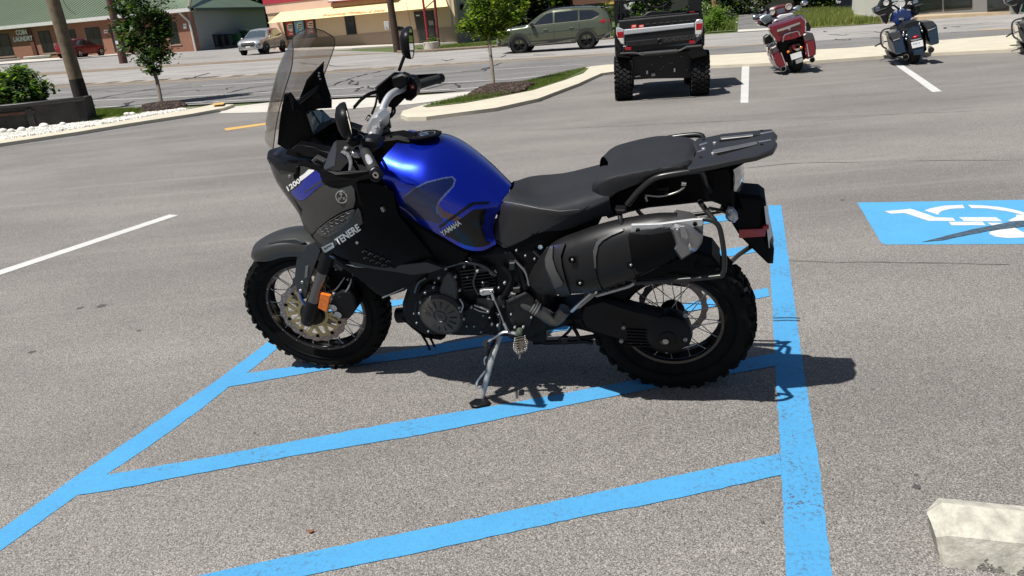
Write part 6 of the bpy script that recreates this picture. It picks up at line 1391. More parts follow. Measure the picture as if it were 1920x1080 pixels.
r5.tb('bumper_bar', [(230, 542), (360, 536), (400, 540), (455, 556), (490, 552)], -.55, .016, M('bumper_grey', (.10, .10, .10), rough=.35, metal=.5)); r5.tb('bumper_bar', [(805, 520), (850, 505), (905, 475), (1055, 462)], -.55, .016, M('bumper_grey'))
r5.tb('bumper_step', [(470, 548), (810, 520)], -.56, .034, M('bumper_pad', (.03, .03, .03), rough=.7, bump=.6, bs=90), n=12)
# cargo bed
r5.pr('bed_rail', [(215, 215), (1030, 135), (1045, 195), (990, 228), (272, 298), (228, 285)], -.44, -.38, BODY, bev=.01)
r5.pr('bed_front_wall', [(200, 190), (1040, 110), (1040, 150), (205, 235)], .45, .5, BODY, bev=.01)
r5.tb('bed_top_tube', [(215, 216), (1025, 138)], -.40, .012, M('bumper_grey'))
for k in range(8): r5.pr('tie_down', [(488+k*68, 243-k*6.4), (530+k*68, 239-k*6.4), (530+k*68, 244-k*6.4), (488+k*68, 248-k*6.4)], -.455, -.44, M('bumper_grey'), bev=.001)
for x in (345, 420): r5.pr('warning_label', [(x, 254), (x+50, 248), (x+50, 284), (x, 290)], -.447, -.44, M('label_red', (.65, .06, .02), rough=.5), bev=.001); r5.pr('label_text', [(x+10, 262), (x+44, 258), (x+44, 266), (x+10, 271)], -.4485, -.447, WDEC, bev=.0005)
# cab
r5.pr('cab_pillar', [(172, 0), (205, 0), (215, 215), (185, 290), (170, 200)], .40, .55, BODY); r5.pr('cab_pillar', [(930, -10), (1045, -10), (1065, 130), (1075, 210), (1040, 190), (1035, 110), (900, 125), (925, 60)], .40, .55, BODY)
r5.pr('seat_back', [(205, 140), (300, 120), (330, 170), (450, 165), (520, 120), (560, 112), (680, 112), (740, 110), (920, 110), (1040, 105), (1040, 165), (205, 235)], .55, .70, BODY, bev=.01)
r5.pr('head_rest', [(672, 40), (745, 10), (735, 112), (675, 112)], .6, .7, BODY); r5.pr('rear_screen_frame', [(740, 0), (925, 0), (915, 55), (840, 100), (745, 105), (752, 50), (790, 30)], .50, .56, glass('utv_window', (.35, .4, .35), .45), bev=0)
r5.tb('roll_cage', [(455, -20), (480, 30), (530, 65), (600, 76), (670, 65), (720, 25), (745, -20)], .60, .018, BODY2, smooth=24)
r5.tb('roll_cage', [(205, 18), (455, 2)], .45, .018, BODY2); r5.tb('roll_cage', [(200, 25), (330, -5)], .5, .012, STEEL)
r5.tb('steering_wheel', [(330, 130), (345, 108), (385, 97), (430, 103), (462, 125), (470, 140)], 1.2, .016, BODY2, smooth=16); r5.tb('steering_column', [(380, 100), (378, 150)], 1.2, .03, BODY); r5.tb('cross_brace', [(445, 165), (520, 85)], .6, .012, BODY2)
r5.tb('dash_tube', [(275, 45), (300, 85), (330, 95)], 1.3, .02, USIL); r5.pr('dashboard', [(255, 90), (320, 95), (330, 150), (250, 150)], 1.3, 1.4, BODY)
r5.pr('label_strip', [(230, 186), (290, 180), (290, 190), (230, 196)], .53, .55, M('pale_label', (.35, .4, .5)), bev=.001); r5.pr('rear_marker', [(935, 118), (985, 112), (985, 122), (935, 128)], .38, .40, REDR, bev=.001)
obj('roof', BX((-.02, 1.15, 1.97), (1.35, 1.5, .05), bev=.02), BODY, U)  # unseen above the frame, added for the shadow it casts
for x in (-.64, .64):
    obj('roll_cage', tube(bmesh.new(), [(x, .45, 1.0), (x*.95, .45, 1.95), (x*.95, 1.7, 1.93), (x, 2.1, 1.15)], .025, n=8), BODY, U)
    obj('cab_door', BX((x*1.03, 1.15, .72), (.05, 1.1, .5), bev=.02), BODY, U)
obj('bonnet', BX((0, 2.0, .88), (1.25, .9, .3), bev=.08), BODY, U)
obj('bed_floor', BX((0, 0, .78), (1.25, .85, .06)), BODY, U)
for x in (-.63, .63): obj('bed_side', BX((x, 0, .92), (.05, .85, .28), bev=.01), BODY, U)
# ---- motorcycles parked by the kerb, seen from behind
def rear_bike(name, label, base_px, lean, yaw, cv, cat='motorcycle', group=None):
    p = hit(*base_px); Mx = Matrix.Translation((p.x, p.y, T(p.x, p.y))) @ Matrix.Rotation(yaw, 4, 'Z') @ Matrix.Rotation(lean, 4, 'Y')
    o = thing(name, label, cat, mat=Mx, group=group); return Rear(o, Mx, cv)
MAR = M('maroon_paint', (.20, .006, .018), rough=.2, metal=.35, coat=1, var=.03); MARD = M('pewter_two_tone', (.10, .085, .09), rough=.25, metal=.5, coat=1)
r = rear_bike('touring_motorcycle', 'maroon full-dress touring motorcycle with trunk and saddlebags leaning by the kerb', (1499, 137), R(-11), R(-9), lambda X, Y: (1380+X/7.2, Y/7.2))
def moto_tyre(rr, x, rad, w_, y, n='wheel'):
    t = bpy.data.objects.new(n, None); COL.objects.link(t); t.parent = rr.root; t.matrix_local = Matrix.Translation((x, y, rad))
    obj('tyre', lathe(bmesh.new(), [(rad*.66, -w_*.42), (rad*.82, -w_*.5), (rad*.95, -w_*.36), (rad, 0), (rad*.95, w_*.36), (rad*.82, w_*.5), (rad*.66, w_*.42)], (0, 0, 0), (1, 0, 0), n=36, caps=False), RUBF, t)
    obj('rim', lathe(bmesh.new(), [(rad*.1, -w_*.2), (rad*.62, -w_*.25), (rad*.67, -w_*.42), (rad*.67, w_*.42), (rad*.62, w_*.25), (rad*.1, w_*.2)], (0, 0, 0), (1, 0, 0), n=28), CHR, t)
    obj('wheel_disc', lathe(bmesh.new(), [(0, .03), (rad*.3, .03), (rad*.64, .012), (rad*.64, -.012), (rad*.3, -.03), (0, -.03)], (0, 0, 0), (1, 0, 0), n=28), BLKM, t)
moto_tyre(r, 0, .33, .20, .25); moto_tyre(r, 0, .33, .14, 1.9)
r.pr('frame', [(560, 560), (880, 500), (960, 560), (940, 800), (760, 870), (640, 820), (560, 640)], .05, 1.2, BLKM, bev=.03)
tk_ = r.loft('trunk', [([(560, 340), (700, 300), (880, 240), (930, 290), (935, 400), (900, 480), (760, 530), (560, 560), (510, 480), (470, 420), (445, 370)], -.12), ([(500, 320), (690, 265), (880, 205), (945, 265), (948, 400), (915, 500), (760, 555), (545, 590), (480, 490), (440, 410), (430, 350)], .05), ([(500, 310), (690, 255), (880, 200), (940, 260), (945, 400), (905, 490), (760, 545), (550, 575), (485, 480), (440, 400), (430, 340)], .42)], MAR, sharp=30)
r.pr('trunk_trim', [(550, 405), (690, 358), (860, 298), (872, 312), (855, 330), (735, 372), (700, 392), (565, 432), (552, 425)], -.15, -.11, CHR, bev=.004, parent=tk_); r.pr('trunk_emblem', [(705, 385), (735, 378), (742, 398), (722, 416), (706, 404)], -.16, -.13, STEEL, bev=.004, parent=tk_)
r.tb('trunk_guard', [(630, 565), (640, 500), (670, 465), (800, 425), (840, 430), (868, 485)], -.2, .012, CHR, smooth=20)
r.pr('trunk_side', [(455, 415), (500, 470), (545, 525), (548, 545), (500, 490), (470, 440)], -.09, .1, STEEL, parent=tk_, bev=.002)
r.pr('back_rest', [(560, 230), (600, 200), (770, 175), (780, 205), (640, 245), (575, 258)], .5, .6, M('white_speaker', (.55, .55, .56), rough=.35), bev=.01)
r.pr('passenger_pad', [(500, 300), (530, 265), (700, 235), (830, 190), (900, 195), (930, 240), (760, 275), (520, 330)], .38, .5, MARD, bev=.015)
for k in range(4): r.pr('luggage_slat', [(555+k*62, 268-k*15), (605+k*62, 256-k*15), (612+k*62, 272-k*15), (560+k*62, 286-k*15)], .33, .36, CHR, bev=.003)
for nm, lid, bod in (('saddlebag', [(470, 650), (545, 610), (590, 690), (600, 720), (500, 770)], [(470, 650), (545, 615), (600, 705), (690, 870), (640, 915), (590, 925), (545, 880), (500, 770)]), ('saddlebag', None, [(905, 470), (960, 430), (1040, 450), (1070, 540), (1085, 640), (1080, 740), (975, 800), (940, 740), (935, 600)])):
    sb = r.pr(nm, bod, -.12, .45, MAR, bev=.025)
r.pr('saddlebag_lid', [(905, 470), (960, 430), (1040, 450), (1068, 530), (940, 570)], -.13, .44, MARD, bev=.02); r.pr('saddlebag_lid', [(470, 648), (545, 610), (592, 690), (500, 735)], -.13, .44, MARD, bev=.02)
r.pr('saddlebag_trim', [(950, 590), (962, 588), (992, 765), (978, 770)], -.135, -.12, CHR, bev=.001); r.pr('saddlebag_trim', [(602, 712), (616, 708), (680, 880), (668, 884)], -.135, -.12, CHR, bev=.001)
r.pr('saddlebag_side', [(490, 740), (505, 735), (600, 920), (575, 925)], -.1, .4, STEEL, bev=.003)
r.pr('rear_fender', [(700, 600), (880, 560), (930, 700), (900, 860), (740, 880), (700, 740)], -.02, .3, BLKG, bev=.03)
r.pr('licence_plate', [(732, 738), (880, 692), (895, 768), (752, 812)], -.2, -.19, WPL, bev=.001); r.pr('plate_light', [(800, 815), (905, 775), (912, 830), (815, 865)], -.16, -.1, CHR, bev=.01)
r.ball('turn_signal', 706, 702, -.15, .028, .028, AMB); r.ball('turn_signal', 880, 645, -.15, .028, .028, AMB)
r.pr('tail_light', [(750, 620), (800, 600), (810, 660), (780, 680)], -.12, -.05, REDR, bev=.006); r.pr('chrome_bracket', [(785, 665), (880, 640), (885, 655), (820, 690)], -.13, -.1, CHR, bev=.002)
for X, Y in ((640, 930), (1030, 810)): r.tb('exhaust', [(X, Y, -.25), (X-10, Y-40, .9)], 0, .05, CHR, n=16)
for X, Y in ((640, 930), (1030, 810)): r.ball('exhaust_mouth', X, Y, -.26, .043, .043, BLK, ry=.01)
r.tb('bag_guard', [(545, 545), (450, 610), (440, 700), (480, 800), (530, 850)], .1, .012, CHR, smooth=18); r.pr('footboard_box', [(385, 500), (440, 460), (500, 480), (545, 540), (480, 580), (400, 605), (385, 560)], .7, .9, BODY, bev=.02)
r.pr('footboard_box', [(935, 300), (975, 285), (1015, 370), (1005, 420), (925, 420)], .7, .9, BODY, bev=.02)
fr_ = r.pr('front_fairing', [(430, 160), (470, 110), (560, 75), (760, 40), (790, 80), (780, 180), (700, 250), (520, 330), (330, 350), (290, 300), (330, 230), (400, 190)], 1.35, 1.7, M('fairing_maroon', (.09, .006, .012), rough=.3, coat=1), bev=.03)
for X, Y in ((485, 165), (712, 92)): obj('gauge', lathe(bmesh.new(), [(.062, .02), (.062, 0), (.052, -.004), (.050, .004), (0, .004)], r.K(X, Y, 1.32), (0, 1, 0), n=24), M('gauge_face', (.5, .48, .44), rough=.3), r.root)
r.pr('display', [(548, 135), (655, 105), (665, 165), (560, 190)], 1.33, 1.35, M('display_blue_grey', (.10, .13, .17), rough=.15), bev=.003)
r.pr('windscreen', [(400, 90), (440, 50), (560, 0), (700, -60), (780, -60), (770, 40), (560, 75), (430, 140)], 1.55, 1.56, glass('far_screen', (.5, .55, .5), .25), bev=0)
r.pr('speaker_pod', [(395, 130), (420, 80), (455, 120), (440, 170)], 1.3, 1.4, BODY, bev=.01)
r.tb('handlebar', [(560, 260), (460, 250), (380, 240), (330, 260)], 1.0, .022, CHR, smooth=12); r.tb('handlebar', [(640, 230), (760, 160), (830, 110), (880, 90)], 1.0, .022, CHR, smooth=12)
for pts in ([(320, 240), (380, 200), (470, 190), (490, 250), (470, 300), (400, 330), (350, 290)], [(770, 110), (850, 70), (890, 90), (860, 140), (800, 150)]): r.pr('controls', pts, .95, 1.1, M('chrome_controls', (.45, .55, .58), rough=.25, metal=.9, var=.5, vs=30), bev=.015)
for X, Y in ((265, 235), (920, 40)): r.ball('mirror', X, Y, 1.15, .075, .05, CHR, ry=.03)
r.tb('hand_grip', [(230, 255), (320, 245)], .85, .022, GRIP); r.tb('lever', [(900, 140), (950, 155)], .9, .012, CHR)
r.pr('black_shield', [(290, 320), (440, 280), (540, 300), (440, 370), (330, 340)], 1.1, 1.3, BODY, bev=.01)
r.tb('kick_stand', [(520, 880, .7), (490, 925, .7)], .7, .012, CHR)
r.pr('rider_seat', [(520, 420), (900, 330), (900, 420), (540, 520)], .45, 1.0, VIN2, bev=.03); r.pr('fuel_tank', [(520, 330), (860, 250), (880, 380), (540, 440)], 1.0, 1.4, MAR, bev=.05)
# blue bagger
DB = M('deep_blue_paint', (.008, .035, .075), rough=.14, metal=.45, coat=1, var=.03); DB2 = M('tank_blue', (.012, .035, .16), rough=.15, metal=.45, coat=1)
def bagger(r, paint, tankp, sidem=None):
    moto_tyre(r, 0, .33, .19, .22); moto_tyre(r, 0, .33, .14, 1.85)
    r.pr('frame', [(520, 330), (800, 290), (830, 560), (800, 600), (560, 640), (520, 560)], .1, 1.3, BLKM, bev=.04)
    r.loft('rear_fender', [([(610, 345), (680, 300), (740, 300), (762, 400), (770, 440), (700, 455), (640, 460), (605, 400)], -.05), ([(600, 325), (680, 285), (745, 285), (770, 400), (775, 445), (700, 462), (635, 468), (598, 400)], .15), ([(600, 320), (680, 282), (745, 282), (770, 400), (775, 440), (700, 458), (635, 462), (598, 400)], .5)], paint, sharp=30)
    r.pr('fender_tip', [(655, 560), (800, 530), (805, 600), (780, 615), (680, 622)], -.16, .1, paint, bev=.02)
    r.pr('lower_fender', [(640, 460), (775, 440), (800, 560), (655, 590)], -.08, .2, BLKG, bev=.02)
    r.ball('tail_light', 698, 418, -.08, .052, .03, REDR, ry=.04); r.pr('light_bar', [(640, 450), (765, 425), (768, 435), (700, 460), (645, 462)], -.12, -.08, CHR, bev=.004)
    pl_ = r.pr('licence_plate', [(648, 478), (780, 448), (790, 518), (665, 545)], -.17, -.16, WPL, bev=.001)
    for q in ((672, 498), (690, 494), (708, 490), (735, 486)): r.pr('plate_text', [(q[0], q[1]-8), (q[0]+11, q[1]-10), (q[0]+12, q[1]+6), (q[0]+1, q[1]+8)], -.1715, -.17, M('plate_print', (.25, .3, .4)), bev=0, parent=pl_)
    for lid, bod, sidep in (([(385, 375), (525, 345), (562, 425), (445, 460)], [(442, 458), (565, 428), (600, 580), (590, 592), (485, 612), (470, 560)], [(370, 395), (442, 458), (485, 612), (440, 590), (395, 520)]),
                     ([(775, 245), (895, 235), (942, 285), (835, 345)], [(835, 345), (945, 288), (968, 480), (955, 492), (880, 512), (860, 470)], None)):
        r.pr('saddlebag', bod, -.16, .45, paint, bev=.02); r.pr('saddlebag_lid', lid, -.14, .46, M('lid_dark', (.03, .035, .04), rough=.2, coat=.8), bev=.015)
        r.pr('bag_latch', [(lid[3][0]+2, lid[3][1]-10), (lid[3][0]+80, lid[3][1]-35), (lid[3][0]+82, lid[3][1]-25), (lid[3][0]+8, lid[3][1]+4)], -.17, -.15, CHR, bev=.002)
        if sidep: r.pr('saddlebag_side', sidep, -.10, .42, sidem or M('side_grey', (.10, .10, .10), rough=.25, coat=1), bev=.01)
    for px_, py_ in ((565, 370), (600, 400), (590, 440), (560, 400), (760, 310), (775, 350), (745, 270)): r.ball('chrome_fitting', px_, py_, .05, .028, .03, CHR)
    r.tb('exhaust', [(875, 562, -.2), (860, 545, .8)], 0, .052, BLKG, n=16); r.tb('exhaust', [(590, 640, -.15), (500, 620, .8)], 0, .050, CHR, n=16); r.ball('exhaust_mouth', 590, 642, -.17, .044, .044, BLK, ry=.01)
    r.loft('rider_seat', [([(560, 330), (590, 270), (690, 235), (750, 262), (735, 292), (650, 305)], .30), ([(520, 330), (560, 255), (690, 215), (762, 258), (735, 285), (650, 300)], .55), ([(500, 300), (545, 245), (680, 210), (740, 250), (720, 280), (640, 295)], .85)], VIN2, sharp=40)
    r.loft('fuel_tank', [([(440, 250), (470, 180), (560, 130), (640, 140), (660, 200), (620, 240), (530, 290)], .95), ([(405, 240), (430, 150), (540, 90), (650, 110), (690, 190), (650, 230), (520, 300)], 1.15), ([(420, 220), (440, 140), (540, 85), (640, 105), (675, 180), (640, 220), (520, 280)], 1.45)], tankp, sharp=40)
    r.loft('tank_console', [([(515, 220), (545, 200), (575, 205), (560, 235)], .93), ([(490, 110), (520, 92), (565, 95), (575, 130)], 1.25)], CHR)
    r.ball('fuel_cap', 535, 95, 1.3, .06, .03, CHR)
    r.pr('front_fairing', [(222, 100), (290, 60), (330, -20), (480, -60), (700, -60), (765, 0), (745, 140), (700, 182), (640, 120), (520, 80), (420, 160), (380, 270), (345, 250), (300, 180), (240, 150)], 1.45, 1.75, BODY2, bev=.03)
    for X, Y, s_ in ((475, 68, .06), (540, 42, .062), (370, 35, .045), (640, 45, .04)): obj('gauge', lathe(bmesh.new(), [(s_*1.15, .02), (s_*1.15, 0), (s_, -.004), (s_, .004), (0, .004)], r.K(X, Y, 1.42), (0, 1, 0), n=24), M('gauge_white', (.72, .70, .66), rough=.3), r.root)
    r.pr('radio', [(430, 5), (520, -10), (525, 10), (435, 22)], 1.42, 1.45, M('radio_grey', (.35, .38, .4), rough=.3), bev=.003)
    for X, Y in ((275, 103), (700, 20)): 
        mm = r.pr('mirror', [(X-48, Y+5), (X-20, Y-32), (X+30, Y-38), (X+42, Y), (X+5, Y+36), (X-35, Y+36)], 1.30, 1.36, BLKG, bev=.015)
        r.pr('mirror_glass', [(X-34, Y+5), (X-14, Y-22), (X+24, Y-26), (X+30, Y), (X+2, Y+24), (X-26, Y+26)], 1.295, 1.30, M('mirror_sky', (.35, .42, .55), rough=.08, metal=.8), bev=.001, parent=mm)
    r.tb('handlebar', [(520, 110), (450, 60), (380, 90), (330, 110)], 1.2, .018, BLKM, smooth=14); r.tb('handlebar', [(540, 110), (620, 60), (680, 70), (740, 60)], 1.2, .018, BLKM, smooth=14)
    r.tb('hand_grip', [(290, 120), (370, 95)], 1.0, .022, GRIP); r.tb('hand_grip', [(690, 75), (780, 50)], 1.0, .022, GRIP)
    r.pr('lower_fairing', [(690, 90), (735, 80), (740, 160), (700, 180), (680, 140)], 1.2, 1.4, BODY, bev=.02); r.pr('lower_fairing', [(300, 170), (370, 150), (400, 230), (375, 272), (340, 250)], 1.2, 1.4, BODY, bev=.02)
    r.tb('crash_bar', [(490, 310), (370, 325), (325, 350), (308, 390), (312, 480), (340, 530), (400, 560)], 1.0, .016, M('crash_bar_brown', (.16, .14, .13), rough=.25, metal=.8), smooth=24)
    r.tb('footboard', [(243, 522), (318, 478)], .9, .028, BLK, flat=.5); r.ball('engine_case', 420, 580, .9, .09, .08, STEEL); r.ball('engine_case', 390, 550, 1.0, .06, .06, CHR)
    r.tb('kick_stand', [(400, 650, .6), (300, 686, .6)], .6, .013, CHR)
    r.pr('engine', [(430, 480), (520, 460), (560, 640), (440, 650), (400, 600)], .6, 1.2, BLKM, bev=.03)
    r.pr('windscreen', [(340, -20), (480, -60), (700, -60), (740, -130), (560, -190), (380, -110)], 1.7, 1.71, glass('far_screen'), bev=0)
r = rear_bike('touring_motorcycle', 'dark blue bagger motorcycle with a white plate straddling the white bay line', (1718, 121), R(-13), R(-19), lambda X, Y: (1600+X/6, Y/6))
bagger(r, DB, DB2)
# third bike: cut by the right edge of the picture
GRN = M('teal_green_paint', (.01, .07, .055), rough=.15, metal=.4, coat=1)
dx_, dy_ = 1938-1718, 103-121
r = rear_bike('touring_motorcycle', 'teal green and black touring motorcycle at the far right kerb', (1718+246, 121-20), R(-13), R(-27), lambda X, Y: (1846+X/6, -18+Y/6))
bagger(r, GRN, GRN, M('side_black', (.03, .032, .034), rough=.3, coat=1))
# ------------------------------------------------------------------ concrete wheel stop
CW = M('weathered_concrete', (.42, .405, .345), rough=.9, var=.38, vs=22, bump=.7, bs=70)
s0_, s1_ = hit(1770, 1062), hit(1960, 1084)
d = V((s1_.x-s0_.x, s1_.y-s0_.y, 0)).normalized(); nn = V((-d.y, d.x, 0)); L_ = 1.8
def stop_sec(t, shrink=0., j=0):
    b = V((s0_.x, s0_.y, 0))+d*t; wj = lambda k: 1+.012*noise.noise(V((t*3, k, 1)))
    pts = [(0, -.005), (.008, .045), (.016, .090), (.055, .120), (.095, .138), (.128, .130), (.150, .080), (.164, .03), (.17, -.005)]
    return [b+nn*(y*(1-shrink)+.08*shrink)*wj(i)+V((0, 0, z*(1-shrink*1.0)*wj(i+5))) for i, (y, z) in enumerate(pts)]
bm = bmesh.new(); N = 46; rings = [[bm.verts.new(p+V((noise.noise(p*14)*.0015, noise.noise(p*17)*.0015, noise.noise(p*11)*.0015))) for p in stop_sec(L_*i/N)] for i in range(N+1)]
e0 = [bm.verts.new(p-d*.035*(1-abs(i-4)/4.6)) for i, p in enumerate(stop_sec(0, .25))]
rings = [e0]+rings
for a, b in zip(rings, rings[1:]):
    for i in range(len(a)-1): bm.faces.new((a[i], a[i+1], b[i+1], b[i]))
bm.faces.new(rings[0]); bm.faces.new(rings[-1][::-1])
ws = thing('wheel_stop', 'chipped cream concrete wheel stop lying on the asphalt in the corner', 'wheel stop', (0, 0, 0)); obj('concrete_bar', bm, CW, ws, sharp=24)
# chipped patches with exposed aggregate
AG = M('exposed_aggregate', (.20, .19, .17), rough=.95, var=.6, vs=90, bump=1, bs=120)
tr_ = bvh(bm_ := bmesh.new()) if False else None
def stone_patch(t, w_, h_):
    bm = bmesh.new(); c0 = V((s0_.x, s0_.y, 0))+d*t
    for k in range(60):
        u = rnd.uniform(-w_, w_); z = rnd.uniform(0.0, h_*(1-abs(u)/w_)+.006); r_ = rnd.uniform(.0018, .0038); p = c0+d*u-nn*.001*0+nn*(z*.18)+V((0, 0, z))
        b2 = bmesh.ops.create_icosphere(bm, subdivisions=1, radius=r_)
        for v_ in b2['verts']: v_.co = V((v_.co.x*1.5, v_.co.y*.5, v_.co.z*.8))+p
    obj('chipped_patch', bm, AG, ws)
for t, w_, h_ in ((.10, .022, .034), (.13, .012, .012), (.19, .016, .022)): stone_patch(t, w_, h_)
# ================================================================== BUILDINGS
class Wall:
    """a vertical wall plane through two ground points; traces photo positions onto it"""
    def __init__(s, a, b, parent=None):
        s.a = V((a[0], a[1], 0)); u = V((b[0]-a[0], b[1]-a[1], 0)); s.len = u.length; s.u = u.normalized(); s.n = V((s.u.y, -s.u.x, 0))
        if s.n.dot(CAM-s.a) < 0: s.n = -s.n
    def uz(s, px, py, off=0.):
        d = ray(px, py); o = s.a+s.n*off; t = (o-CAM).dot(s.n)/d.dot(s.n); p = CAM+d*t
        return (p-s.a).dot(s.u), p.z
    def P(s, u, z, off=0.): return s.a+s.u*u+s.n*off+V((0, 0, z))
    def box(s, name, u0, u1, z0, z1, off, th, m, parent, bev=0, **k):
        c = s.P((u0+u1)/2, (z0+z1)/2, off-th/2); mt = Matrix((( s.u.x, s.n.x, 0), (s.u.y, s.n.y, 0), (0, 0, 1)))
        bm = bmesh.new(); box(bm, c, (abs(u1-u0), th, abs(z1-z0)), m=mt, bev=bev); return obj(name, bm, m, parent, **k)
    def trace(s, name, pts, off, th, m, parent, **k):
        bm = bmesh.new(); lp = []
        for p in pts: u, z = s.uz(p[0], p[1], off); lp.append(s.P(u, z, off))
        ngon_prism(bm, lp, -s.n*th); return obj(name, bm, m, parent, **k)
    def text(s, name, body, px, py, size, m, parent, off=.03, sx=1., **k):
        u, z = s.uz(px, py, off); x = s.u if cx.dot(s.u) > 0 else -s.u
        return text(name, body, size, m, parent, basis(s.P(u, z, off), x, (0, 0, 1)), ext=.01, font_scale_x=sx, **k)
    def px(s, pts, off=0.): return [s.uz(p[0], p[1], off) for p in pts]
def brick_mat():
    m, nt, b = newmat('brick_wall'); L = nt.links.new
    tc = nt.nodes.new('ShaderNodeTexCoord'); mp = nt.nodes.new('ShaderNodeMapping'); mp.inputs['Rotation'].default_value = (R(90), 0, 0)
    br = nt.nodes.new('ShaderNodeTexBrick'); br.inputs['Scale'].default_value = 4.2; br.inputs['Mortar Size'].default_value = .018
    br.inputs['Color1'].default_value = (.30, .125, .075, 1); br.inputs['Color2'].default_value = (.22, .085, .05, 1); br.inputs['Mortar'].default_value = (.30, .22, .17, 1)
    L(tc.outputs['Object'], mp.inputs[0]); L(mp.outputs[0], br.inputs[0])
    c = mixnode(nt, ramp(nt, nz(nt, .6, 6), .35, .7, (0, 0, 0), (.4, .4, .4)), br.outputs[0], (.34, .17, .11)); L(c, b.inputs['Base Color']); b.inputs['Roughness'].default_value = .9
    return m
BRICK = brick_mat()
WG = M('window_glass', (.012, .016, .016), rough=.07, var=.6, vs=.8, coat=.4)
FRM = M('window_frame_dark', (.02, .018, .017), rough=.5)
# ---- brick coin laundry with the green metal roof
pA, pB = at(372, 92, 66), at(-60, 122, 73)
LW = Wall((pB.x, pB.y), (pA.x, pA.y)); ld = thing('laundry_building', 'low brick laundry building with a green metal roof and white gutter', 'building', (pA.x, pA.y, T(pA.x, pA.y)), 0)
ld.matrix_world = Matrix.Identity(4)
ue, ze = LW.uz(352, 26); u0_, z0_ = LW.uz(0, 52); Ln = LW.len; zb = min(T(pA.x, pA.y), T(pB.x, pB.y))-.6
zev = (ze+z0_)/2
LW.box('brick_front', -9, Ln, zb, zev, 0, .3, BRICK, ld)
# windows
for a, b in (((-22, 66), (28, 104)), ((70, 59), (104, 98)), ((122, 56), (148, 86)), ((158, 52.5), (196, 90)), ((204, 50), (238, 97)), ((311, 42), (339, 82))):
    ua, za = LW.uz(*a); ub, zb_ = LW.uz(*b); wf = LW.box('window', ua, ub, zb_, za, .015, .1, FRM, ld)
    LW.box('pane', ua+.12, (ua+ub)/2-.05, zb_+.12, za-.12, .03, .02, WG, wf); LW.box('pane', (ua+ub)/2+.05, ub-.12, zb_+.12, za-.12, .03, .02, WG, wf)
    LW.box('sill', ua-.1, ub+.1, zb_-.12, zb_, .06, .1, M('sill_tan', (.35, .25, .18), rough=.8), wf)
for px in (62, 300): u, z = LW.uz(px, 80); LW.box('pier', u-.22, u+.22, zb, zev-.1, .12, .12, M('pier_brick', (.12, .045, .028), rough=.9), ld)
LW.text('sign_lettering', 'COIN', 40, 61, .60, WDEC, ld, off=.16, sx=.85, bold=.03); LW.text('sign_lettering', 'LAUNDRY', 43, 73, .56, WDEC, ld, off=.16, sx=.88, bold=.03)
LW.trace('wall_notice', [(194.5, 56), (201, 55.5), (201.5, 62), (195, 62.5)], .04, .03, WPL, ld); LW.trace('notice_print', [(196, 58), (200, 57.6), (200.2, 60), (196.2, 60.3)], .05, .01, REDR, ld)
LW.trace('wall_notice', [(343, 44.5), (349, 44), (350, 54), (344, 54.5)], .04, .03, WPL, ld)
gu = LW.box('gutter', -9, Ln+.4, zev-.02, zev+.28, .62, .16, M('gutter_white', (.62, .62, .60), rough=.5), ld); LW.box('soffit', -9, Ln+.3, zev-.03, zev+.02, .5, .8, M('soffit_cream', (.5, .48, .42)), ld)
uu, zz = LW.uz(352, 30); obj('downspout', tube(bmesh.new(), [LW.P(Ln-.8, zev, .5), LW.P(Ln-.25, zev-.8, .15), LW.P(Ln-.2, zev-1.6, .12), LW.P(Ln-.2, zb+.4, .12), LW.P(Ln-.05, zb+.3, .4)], .09, n=6), M('gutter_white'), ld)
# side wall with pale siding
pC = at(505, 72, 79); SW = Wall((pA.x, pA.y), (pC.x, pC.y))
def siding_mat(name, col):
    m, nt, b = newmat(name); L = nt.links.new; tc = nt.nodes.new('ShaderNodeTexCoord'); sx = nt.nodes.new('ShaderNodeSeparateXYZ'); L(tc.outputs['Object'], sx.inputs[0])
    ma = nt.nodes.new('ShaderNodeMath'); ma.operation = 'MULTIPLY'; ma.inputs[1].default_value = 6.; L(sx.outputs[2], ma.inputs[0])
    fr = nt.nodes.new('ShaderNodeMath'); fr.operation = 'FRACT'; L(ma.outputs[0], fr.inputs[0]); c = ramp(nt, fr.outputs[0], .0, .22, [q*.6 for q in col], col); L(c, b.inputs['Base Color']); b.inputs['Roughness'].default_value = .7
    bp = nt.nodes.new('ShaderNodeBump'); bp.inputs['Distance'].default_value = .02; L(fr.outputs[0], bp.inputs['Height']); L(bp.outputs[0], b.inputs['Normal']); return m
SID = siding_mat('grey_siding', (.34, .35, .36))
SW.box('siding_wall', 0.02, SW.len, zb, zev+.1, 0, .25, SID, ld); SW.box('side_gutter', 0, SW.len+.3, zev, zev+.25, .5, .14, M('gutter_dark', (.10, .11, .10)), ld)
